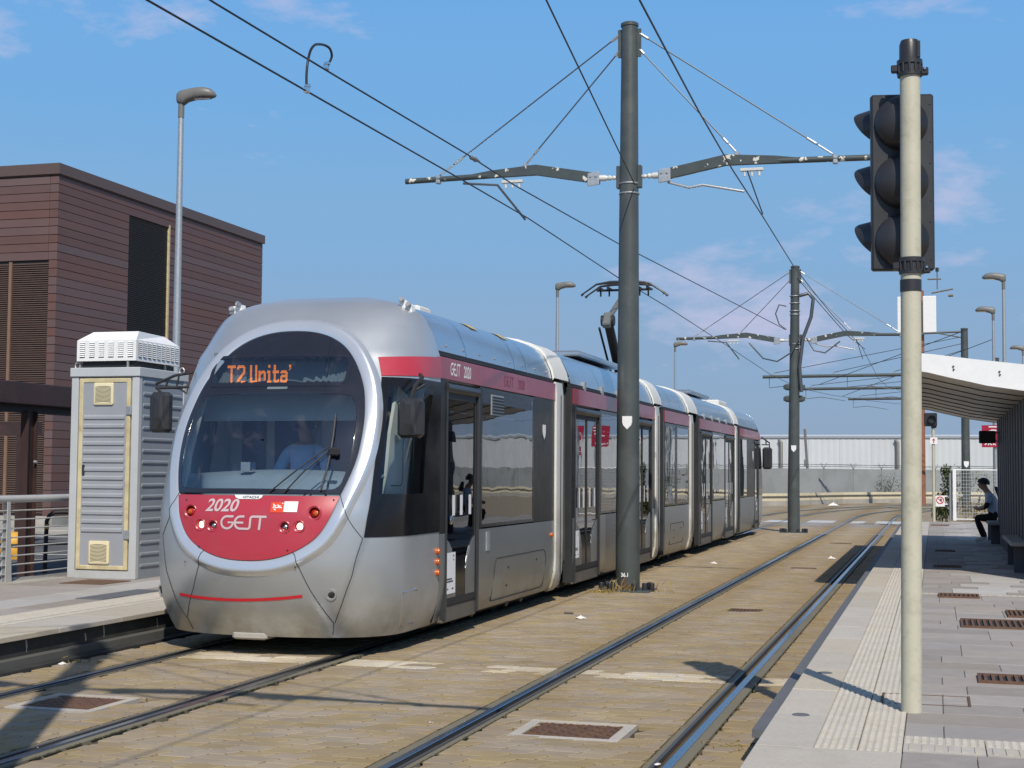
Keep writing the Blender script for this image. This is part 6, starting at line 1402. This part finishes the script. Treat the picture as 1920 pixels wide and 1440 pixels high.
# ---------------------------------------------------------------- end of the platform: signal, barrier, gate
fs = root('far_signal', 'slim grey post with a black signal and a red arrow plate at the platform end', 'signal', (-.05, 46, .25))
b = MB(); b.tube([(-.05, 46, .2), (-.05, 46, 3.1)], .045, 12); b.build('post', X['sigpole'], fs, 40)
b = MB(); b.cbox((-.12, 46, 3.30), (.19, 0, 0), (0, .14, 0), (0, 0, .20), .02); b.box((-.11, 45.95, 3.05), (.05, 46.05, 3.10)); b.build('signal_head', X['black_plastic'], fs)
b = MB(); b.lathe([(.13, 0), (.12, .10)], (-.08, 45.86, 3.30), (0, -1, 0), 18, caps=False); b.build('hood', X['black_plastic'], fs, 40)
b = MB(); b.box((-.14, 45.93, 2.56), (.07, 45.945, 2.76)); ap = b.build('arrow_plate', X['white_print'], fs)
b = MB(); b.add([(-.05, 45.926, 2.59), (-.02, 45.926, 2.59), (-.02, 45.926, 2.67), (.015, 45.926, 2.67), (-.035, 45.926, 2.735), (-.085, 45.926, 2.67), (-.05, 45.926, 2.67)], [(0, 1, 2, 3, 4, 5, 6)]); b.build('arrow', X['sign_red'], ap)
ga = root('access_barrier', 'low white rail barrier with a no-entry sign at the platform end', 'barrier', (.25, 46.2, .25))
for z in (.74, .98): b = MB(); b.tube([(.0, 46.2, z), (.50, 46.2, z)], .022, 8); b.build('rail', X['white'], ga, 40)
b = MB(); b.box((.0, 46.15, .67), (.27, 46.165, 1.0)); npl = b.build('no_entry_plate', X['white_print'], ga)
b = MB(); b.tube([(.135 + .10 * math.cos(R(a)), 46.146, .865 + .10 * math.sin(R(a))) for a in range(0, 360, 15)], .014, 6, closed=True); b.beam((.068, 46.144, .935), (.205, 46.144, .795), .012, .022, up=(0, -1, 0)); b.build('prohibition_ring', X['sign_red'], npl)
b = MB(); b.add([(.12, 46.149, .85), (.15, 46.149, .82), (.185, 46.149, .85), (.19, 46.149, .89), (.165, 46.149, .91), (.14, 46.149, .905)], [(0, 1, 2, 3, 4, 5)]); b.build('hand_pictogram', X['ink'], npl)
mg = root('mesh_gate', 'pale wire mesh gate panel at the platform end', 'gate', (1.1, 46.0, .25))
b = MB(); b.box((.50, 45.95, .25), (.60, 46.05, 1.80), c=.01); b.build('gate_post', X['white'], mg)
b = MB(); b.tube([(.44, 46.1, .25), (.44, 46.1, 1.68)], .05, 10); b.build('hinge_post', X['cab_blue'], mg, 40)
b = MB(); b.tube([(.60, 46, 1.78), (2.6, 46, 1.78)], .018, 6); b.tube([(.60, 46, .30), (2.6, 46, .30)], .018, 6); b.build('gate_frame', X['white'], mg)
for k in range(13):
    z = .40 + k * .106; b = MB(); b.tube([(.60, 46, z), (2.6, 46, z)], .007, 4); b.build('mesh_wire', X['fence'], mg)
for k in range(24):
    x = .66 + k * .08; b = MB(); b.tube([(x, 46, .3), (x, 46, 1.78)], .0055, 4); b.build('mesh_wire', X['fence'], mg)
b = MB(); b.cbox((.70, 45.97, 1.02), (.09, 0, 0), (0, .03, 0), (0, 0, .04), .01); b.build('latch', X['fence'], mg)
# ================================================================ FAR EDGE: barrier, wall, warehouse
far = [(-60, 66), (-20, 70), (-9.5, 74), (-7.5, 77), (-5.0, 84), (-2, 88.5), (4, 92), (14, 95), (34, 97), (80, 98)]
def poly_wall(name, pts, z0, z1, th, m, parent=None):
    b = MB(); g = [[(x, y, z0), (x, y, z1), (x, y + th, z1), (x, y + th, z0)] for x, y in pts]; b.grid(g); return b.build(name, m, parent)
gr = root('trackside_barrier', 'pale double-rail kerb barrier along the far curve', 'barrier', (-4, 84, 0))
poly_wall('lower_kerb', far, -.05, .22, .25, X['concrete'], gr); poly_wall('lower_rail', far, .22, .34, .18, X['barrier'], gr); poly_wall('upper_rail', [(x, y + .4) for x, y in far], .42, .60, .12, X['barrier'], gr); poly_wall('shade_strip', [(x, y + .38) for x, y in far], .3, .46, .05, X['sill'], gr)  # last one is a dark strip standing in for shade between the rails
wl = root('precast_wall', 'long grey precast concrete wall topped with V-shaped wire holders', 'wall', (0, 100, 0))
wpts = [(-60, 80), (-22, 84), (-10, 88), (-5, 95), (0, 101), (8, 106), (25, 110), (60, 113), (110, 115)]
acc = []
for (x0, y0), (x1, y1) in zip(wpts, wpts[1:]):
    L_ = math.hypot(x1 - x0, y1 - y0); n = max(1, int(L_ / 2.2))
    for k in range(n): acc.append(((x0 + (x1 - x0) * k / n, y0 + (y1 - y0) * k / n), (x0 + (x1 - x0) * (k + 1) / n, y0 + (y1 - y0) * (k + 1) / n)))
for (a, c) in acc:
    d = (Vector((c[0], c[1], 0)) - Vector((a[0], a[1], 0))); n_ = Vector((-d.y, d.x, 0)).normalized() * .12; d2 = d.normalized() * .012
    p, q = Vector((a[0], a[1], 0)) + d2, Vector((c[0], c[1], 0)) - d2; b = MB(); b.prism([p, q, q + n_, p + n_], (0, 0, 1.95)); b.build('wall_panel', X['wall_grey'], wl)
    if -16 < a[0] < 12:
        m_ = (Vector((a[0], a[1], 1.93))); b = MB(); b.beam(m_, m_ + Vector((-.18, 0, .38)), .06, .06); b.beam(m_, m_ + Vector((.18, 0, .38)), .06, .06); b.build('wire_holder', X['galv'], wl)
for zz in (2.08, 2.2):
    for sx in (-.1, .1):
        b = MB(); b.tube([(a[0] + sx, a[1], zz + random.uniform(-.02, .02)) for a, c in acc if -20 < a[0] < 14], .012, 4); b.build('barbed_strand', X['cable'], wl)
wh = root('warehouse', 'long white ribbed warehouse behind the grey wall', 'building', (20, 130, 0))
for k in range(64):
    x0 = -50 + k * 2.5; y0 = 122 + max(0, x0 - 10) * .06
    b = MB(); g = .012
    if x0 > -46:
        vs = []; n = 10
        for i in range(n + 1):
            xx = x0 + g + (2.5 - 2 * g) * i / n; vs.append([(xx, y0 - (.018 if i % 2 else 0), 0), (xx, y0 - (.018 if i % 2 else 0), 4.55)])
        b.grid(vs); b.build('cladding_sheet', X['wall_white'], wh)
b = MB(); b.box((-50, 121.9, 4.55), (12, 122.2, 4.72)); b.prism([(12, 121.95, 4.55), (110, 127.9, 4.55), (110, 128.3, 4.55), (12, 122.3, 4.55)], (0, 0, .17)); b.build('roof_trim', X['galv'], wh)
b = MB(); b.prism([(-50, 122.3, 4.6), (12, 122.3, 4.6), (110, 128.3, 4.6), (110, 170, 6), (-50, 170, 6)], (0, 0, .1)); b.build('roof', X['wall_white'], wh)
for x in (-2.9, -12.2, 9.0, 22, 36):
    b = MB(); y0 = 121.75 + max(0, x - 10) * .06; b.tube([(x, y0, 0), (x, y0, 4.2), (x - .2, y0 + .1, 4.4)], .14, 8); b.build('downpipe', X['lamp_grey'], wh, 40)
lpz = root('leaning_post', 'thin dark post leaning behind the grey wall', 'post', (-9.3, 112, 0))
b = MB(); b.tube([(-9.15, 112, 0), (-9.45, 112, 5.0)], .10, 8); b.build('shaft', X['lamp_grey'], lpz); b = MB(); b.box((-9.5, 111.8, 2.2), (-9.25, 112, 2.7)); b.build('box', X['lamp_grey'], lpz)
am = root('antenna_mast', 'brown mast with two bright white panel antennas behind the signal pole', 'mast', (-.64, 80, 0))
b = MB(); b.tube([(-.64, 80, 0), (-.64, 80, 11.4)], .15, 12); b.build('mast', X['brownmast'], am, 40)
for x0, x1 in ((-1.86, -.75), (-.55, .13)):
    b = MB(); b.box((x0, 79.5, 9.08), (x1 - (.45 if x0 < -1 else 0), 79.7, 11.05), c=.03); pa = b.build('panel_antenna', X['white'], am)
    if x0 < -1: b = MB(); b.box((x1 - .448, 79.52, 9.08), (x1, 79.72, 11.04)); b.build('panel_side', X['cream'], pa)
for q, r in (([(-.1, 80, 11.25), (1.0, 80, 11.45)], .05), ([(.2, 80, 11.45), (.2, 80, 12.5)], .04), ([(-.3, 80, 12.0), (.4, 80, 12.0)], .05), ([(.75, 80, 11.1), (1.0, 80, 11.1)], .09)):
    b = MB(); b.tube(q, r, 6); b.build('aerial', X['lamp_grey'], am)
b = MB(); b.lathe([(.09, 0), (.09, .2)], (.2, 80, 12.4), n=8); b.build('lamp', X['gap'], am)
# ================================================================ PLANTS AND LITTER
def leaves(b, c, rad, n, size, zmin=0.0):
    for _ in range(n):
        u = Vector((random.gauss(0, 1), random.gauss(0, 1), random.gauss(0, 1))).normalized() * random.random() ** .4
        p = Vector((c[0] + u.x * rad[0], c[1] + u.y * rad[1], max(zmin, c[2] + u.z * rad[2])))
        a = Vector((random.gauss(0, 1), random.gauss(0, 1), random.gauss(0, 1))).normalized(); t_ = a.cross(Vector((.3, .2, 1))).normalized(); s = size * random.uniform(.6, 1.3)
        b.add([p - a * s, p + t_ * s * .45, p + a * s, p - t_ * s * .45], [(0, 1, 2, 3)])
def bush(x, y, parts, label, m='leaf'):
    t = root('bush', label, 'bush', (x, y, .1), 'bushes at the platform end')
    b = MB()
    for dx, dz, rx, rz, n in parts: leaves(b, (x + dx, y + random.uniform(-.2, .2), dz), (rx, rx, rz), n, .06, .1)
    b.build('crown', X[m], t)
    b = MB()
    for k in range(4): b.tube([(x + random.uniform(-.15, .15), y, 0), (x + random.uniform(-.3, .3), y + random.uniform(-.2, .2), .9)], [.025, .008], 5)
    b.build('stem', X['sill'], t); return t
bush(.28, 48.5, [(0, .7, .32, .5, 420), (.12, 1.3, .26, .5, 420), (.05, 1.75, .2, .25, 160), (-.15, .4, .3, .3, 200)], 'tall green bush beside the no-entry sign')
bush(.8, 62, [(0, 1.2, .35, .9, 260), (.9, 1.4, .5, .5, 160)], 'creeper on the grey wall behind the mesh gate')
bush(1.3, 55, [(0, .35, .5, .35, 260), (.7, .45, .5, .4, 260)], 'yellowing weeds behind the mesh gate', 'leaf_dry')
bush(-2.9, 97.0, [(0, .9, 1.0, .9, 420), (1.4, .7, .8, .7, 300)], 'dark ivy patch low on the grey wall')
def weeds(x, y, n, h, label, grp=None):
    t = root('dry_weeds', label, 'weeds', (x, y, 0), grp); b = MB()
    for _ in range(n):
        a = random.uniform(0, 6.28); r = random.uniform(0, .18); p = Vector((x + r * math.cos(a) * 1.4, y + r * math.sin(a), 0)); d = Vector((random.gauss(0, .5), random.gauss(0, .5), 1)).normalized() * h * random.uniform(.3, 1)
        w = .004; q = p + d * .5; e = p + d + Vector((random.gauss(0, .04), random.gauss(0, .04), -.02)); b.add([p + Vector((-w, 0, 0)), p + Vector((w, 0, 0)), q + Vector((w, 0, .0)), e, q + Vector((-w, 0, 0))], [(0, 1, 2, 3, 4)])
    b.build('stalks', X['leaf_dry'], t); return t
weeds(-4.14, 19.76, 34, .24, 'tuft of dry weeds at the foot of the front pole')
weeds(-4.35, 19.55, 90, .10, 'low dry grass spread before the front pole base')
weeds(-3.62, 19.9, 12, .30, 'upright dry weed just right of the front pole')
weeds(-11.6, 17.3, 40, .22, 'dry weeds at the foot of the brown canopy post')
weeds(-7.0, 10.95, 30, .07, 'dry twigs beside the dark platform edge')
weeds(-1.13, 8.9, 26, .03, 'dead leaves in the gutter of the right platform')
def litter(x, y, s, label, z=0.0):
    b = MB(); V = []; n = 9
    for i in range(n): a = 2 * math.pi * i / n; V.append((x + s * math.cos(a) * random.uniform(.6, 1.1), y + s * math.sin(a) * random.uniform(.5, 1), z + random.uniform(.002, .012)))
    V += [(x + random.uniform(-.3, .3) * s, y, z + s * random.uniform(.45, .8)), (x + .3 * s, y + .2 * s, z + s * .4)]
    b.add(V, [(i, (i + 1) % n, n if i < 5 else n + 1) for i in range(n)] + [(0, n, n + 1), (5, n, n + 1)]); tag(b.build('crumpled_paper', X['paper']), label, 'litter', 'scraps of paper on the paving')
for x, y, s, l in ((-3.82, 15.97, .07, 'white crumpled paper in front of the front pole'), (-3.86, 26.4, .07, 'white paper scrap right of the front pole'), (-1.93, 28.8, .09, 'white paper between the right track rails'), (-7.02, 10.75, .045, 'white scrap beside the dark platform edge'), (-1.51, 8.17, .022, 'tiny white scrap on the rail at the bottom edge'), (-3.16, 9.05, .015, 'tiny white scrap by the left rail of the right track'), (-5.06, 77.0, .3, 'pale lump by the far barrier')): litter(x, y, s, l)
b = MB(); b.cbox((-4.08, 16.46, .012), (.05, .01, 0), (-.01, .025, 0), (0, 0, .010), .006); tag(b.build('dark_scrap', X['sill']), 'small dark scrap left of the crumpled paper', 'litter')
for _ in range(1):
    b = MB()
    for k in range(70):
        x = random.choice((random.uniform(-7, -1.0), random.uniform(-4.8, -3.1))); y = 7.5 + 18 * random.random() ** 1.5; s = random.uniform(.002, .005)
        b.add([(x - s, y, .003), (x + s, y + s * .4, .004), (x, y + s, .006 + s * .5)], [(0, 1, 2)])
    kind(b.build('grit', X['kerb_slab']), 'stuff')
# ================================================================ PEOPLE
def skin_mesh(name, V, E, rad, sub=2):
    me = bpy.data.meshes.new(name); me.from_pydata(V, E, []); o = bpy.data.objects.new(name, me); COL.objects.link(o)
    md = o.modifiers.new('skin', 'SKIN'); md.use_smooth_shade = True
    for i, r in enumerate(rad):
        sv = me.skin_vertices[0].data[i]; sv.radius = (r, r) if not isinstance(r, tuple) else r; sv.use_root = (i == 0)
    s = o.modifiers.new('sub', 'SUBSURF'); s.levels = sub; s.render_levels = sub
    bpy.context.view_layer.update()
    out_ = bpy.data.meshes.new_from_object(o.evaluated_get(bpy.context.evaluated_depsgraph_get())); bpy.data.objects.remove(o); out_.name = name
    out_.polygons.foreach_set('use_smooth', [True] * len(out_.polygons)); return out_
def person(label, loc, V, E, rad, zones, mats, hair, group=None):
    t = root('person', label, 'person', loc); me = skin_mesh('body', V, E, rad)
    for m in mats: me.materials.append(m)
    for p in me.polygons: p.material_index = zones(p.center)
    o = bpy.data.objects.new('body', me); COL.objects.link(o); o.parent = t
    for nm, pts, m in hair:
        b = MB(); b.grid(pts); hh = b.mesh(nm, (0, 0, 0), 60); hh.materials.append(m); h = bpy.data.objects.new(nm, hh); COL.objects.link(h); h.parent = t
    return t
def cap_shell(c, r, axis, a0, rows=6, n=16, sc=(1, 1, 1)):
    ax = Vector(axis).normalized(); u = ax.cross(Vector((0, 1, .1))).normalized(); v = ax.cross(u); g = []
    for i in range(rows + 1):
        th = R(a0) * i / rows; g.append([Vector(c) + Vector(((ax * math.cos(th) + (u * math.cos(2 * math.pi * k / n) + v * math.sin(2 * math.pi * k / n)) * math.sin(th)))[j] * r * sc[j] for j in range(3)) for k in range(n + 1)])
    return g
# seated passenger leaning forward, facing the track (-X); origin under the hips
V = [(0, 0, .50), (-.02, 0, .66), (-.06, 0, .82), (-.12, 0, .95), (-.15, 0, 1.02), (-.19, 0, 1.09), (-.235, 0, 1.15), (-.25, 0, 1.22),   # 0-7 pelvis, spine, neck, head
     (-.31, 0, 1.135), (-.335, 0, 1.165),                                                                                           # jaw, nose
     (-.11, -.17, .93), (-.16, -.22, .72), (-.33, -.12, .66), (-.41, -.05, .70),                                                    # right arm
     (-.11, .17, .93), (-.16, .22, .72), (-.33, .12, .66), (-.41, .05, .70),                                                        # left arm
     (-.03, -.10, .48), (-.37, -.12, .50), (-.25, -.12, .13), (-.23, -.12, .06), (-.40, -.12, .035),
     (-.03, .10, .48), (-.37, .12, .48), (-.20, .14, .13), (-.18, .14, .06), (-.35, .14, .035)]
E_ = [(0, 1), (1, 2), (2, 3), (3, 4), (4, 5), (5, 6), (6, 7), (6, 8), (6, 9), (3, 10), (10, 11), (11, 12), (12, 13), (3, 14), (14, 15), (15, 16), (16, 17), (0, 18), (18, 19), (19, 20), (20, 21), (21, 22), (0, 23), (23, 24), (24, 25), (25, 26), (26, 27)]
rad = [.13, .135, .145, .12, .06, .065, .088, .075, .035, .016, .065, .05, .038, .03, .065, .05, .038, .03, .095, .075, .05, .045, .032, .095, .075, .05, .045, .032]
def zones(c):
    if c.z < .095: return 3
    if c.z < .60 and not (c.z > .57 and c.x > -.02): return 2
    if c.z > 1.0 or (c.x < -.30 and c.z < .78): return 0
    if abs(c.y) > .15 and c.z < .80: return 0 if c.x < -.22 else 2
    return 1
person('seated person in a pale top and black trousers on the shelter bench, head bowed', (1.17, 31.6, HZ), V, E_, rad, zones, [X['skin'], X['tee'], X['cloth_black'], X['shoe']],
       [('hair', cap_shell((-.215, 0, 1.20), .118, (.25, 0, 1), 98, sc=(1.08, .92, .95)), X['hair']), ('backpack', cap_shell((.02, 0, 1.0), .13, (1, 0, .4), 85, sc=(.8, 1.0, 1.0)), X['cloth_black'])])
# driver
V = [(0, 0, 0), (0, 0, .18), (0, -.01, .36), (0, -.01, .50), (0, -.015, .575), (0, -.03, .66), (0, -.03, .74), (0, -.10, .645), (0, -.125, .685),
     (-.19, -.01, .46), (-.27, -.10, .24), (-.18, -.36, .22), (-.15, -.44, .24), (.19, -.01, .46), (.27, -.10, .24), (.18, -.36, .22), (.15, -.44, .24),
     (-.10, -.05, -.02), (-.12, -.42, .0), (-.12, -.40, -.38), (-.12, -.52, -.42), (.10, -.05, -.02), (.12, -.42, .0), (.12, -.40, -.38), (.12, -.52, -.42)]
E_ = [(0, 1), (1, 2), (2, 3), (3, 4), (4, 5), (5, 6), (5, 7), (5, 8), (3, 9), (9, 10), (10, 11), (11, 12), (3, 13), (13, 14), (14, 15), (15, 16), (0, 17), (17, 18), (18, 19), (19, 20), (0, 21), (21, 22), (22, 23), (23, 24)]
rad = [.15, .15, .16, .12, .055, .085, .08, .035, .015, .07, .055, .04, .035, .07, .055, .04, .035, .09, .075, .05, .04, .09, .075, .05, .04]
def zones2(c):
    if c.z > .545 or c.y < -.33 and c.z > .1: return 0
    if c.z < .06: return 2
    return 1
person('tram driver in a light blue shirt sitting behind the windscreen', (-5.84, 12.98, 1.34), V, E_, rad, zones2, [X['skin'], X['shirt_blue'], X['cloth_black']], [('hair', cap_shell((0, -.015, .715), .105, (0, .3, 1), 88, sc=(.95, 1.05, .95)), X['hair'])])
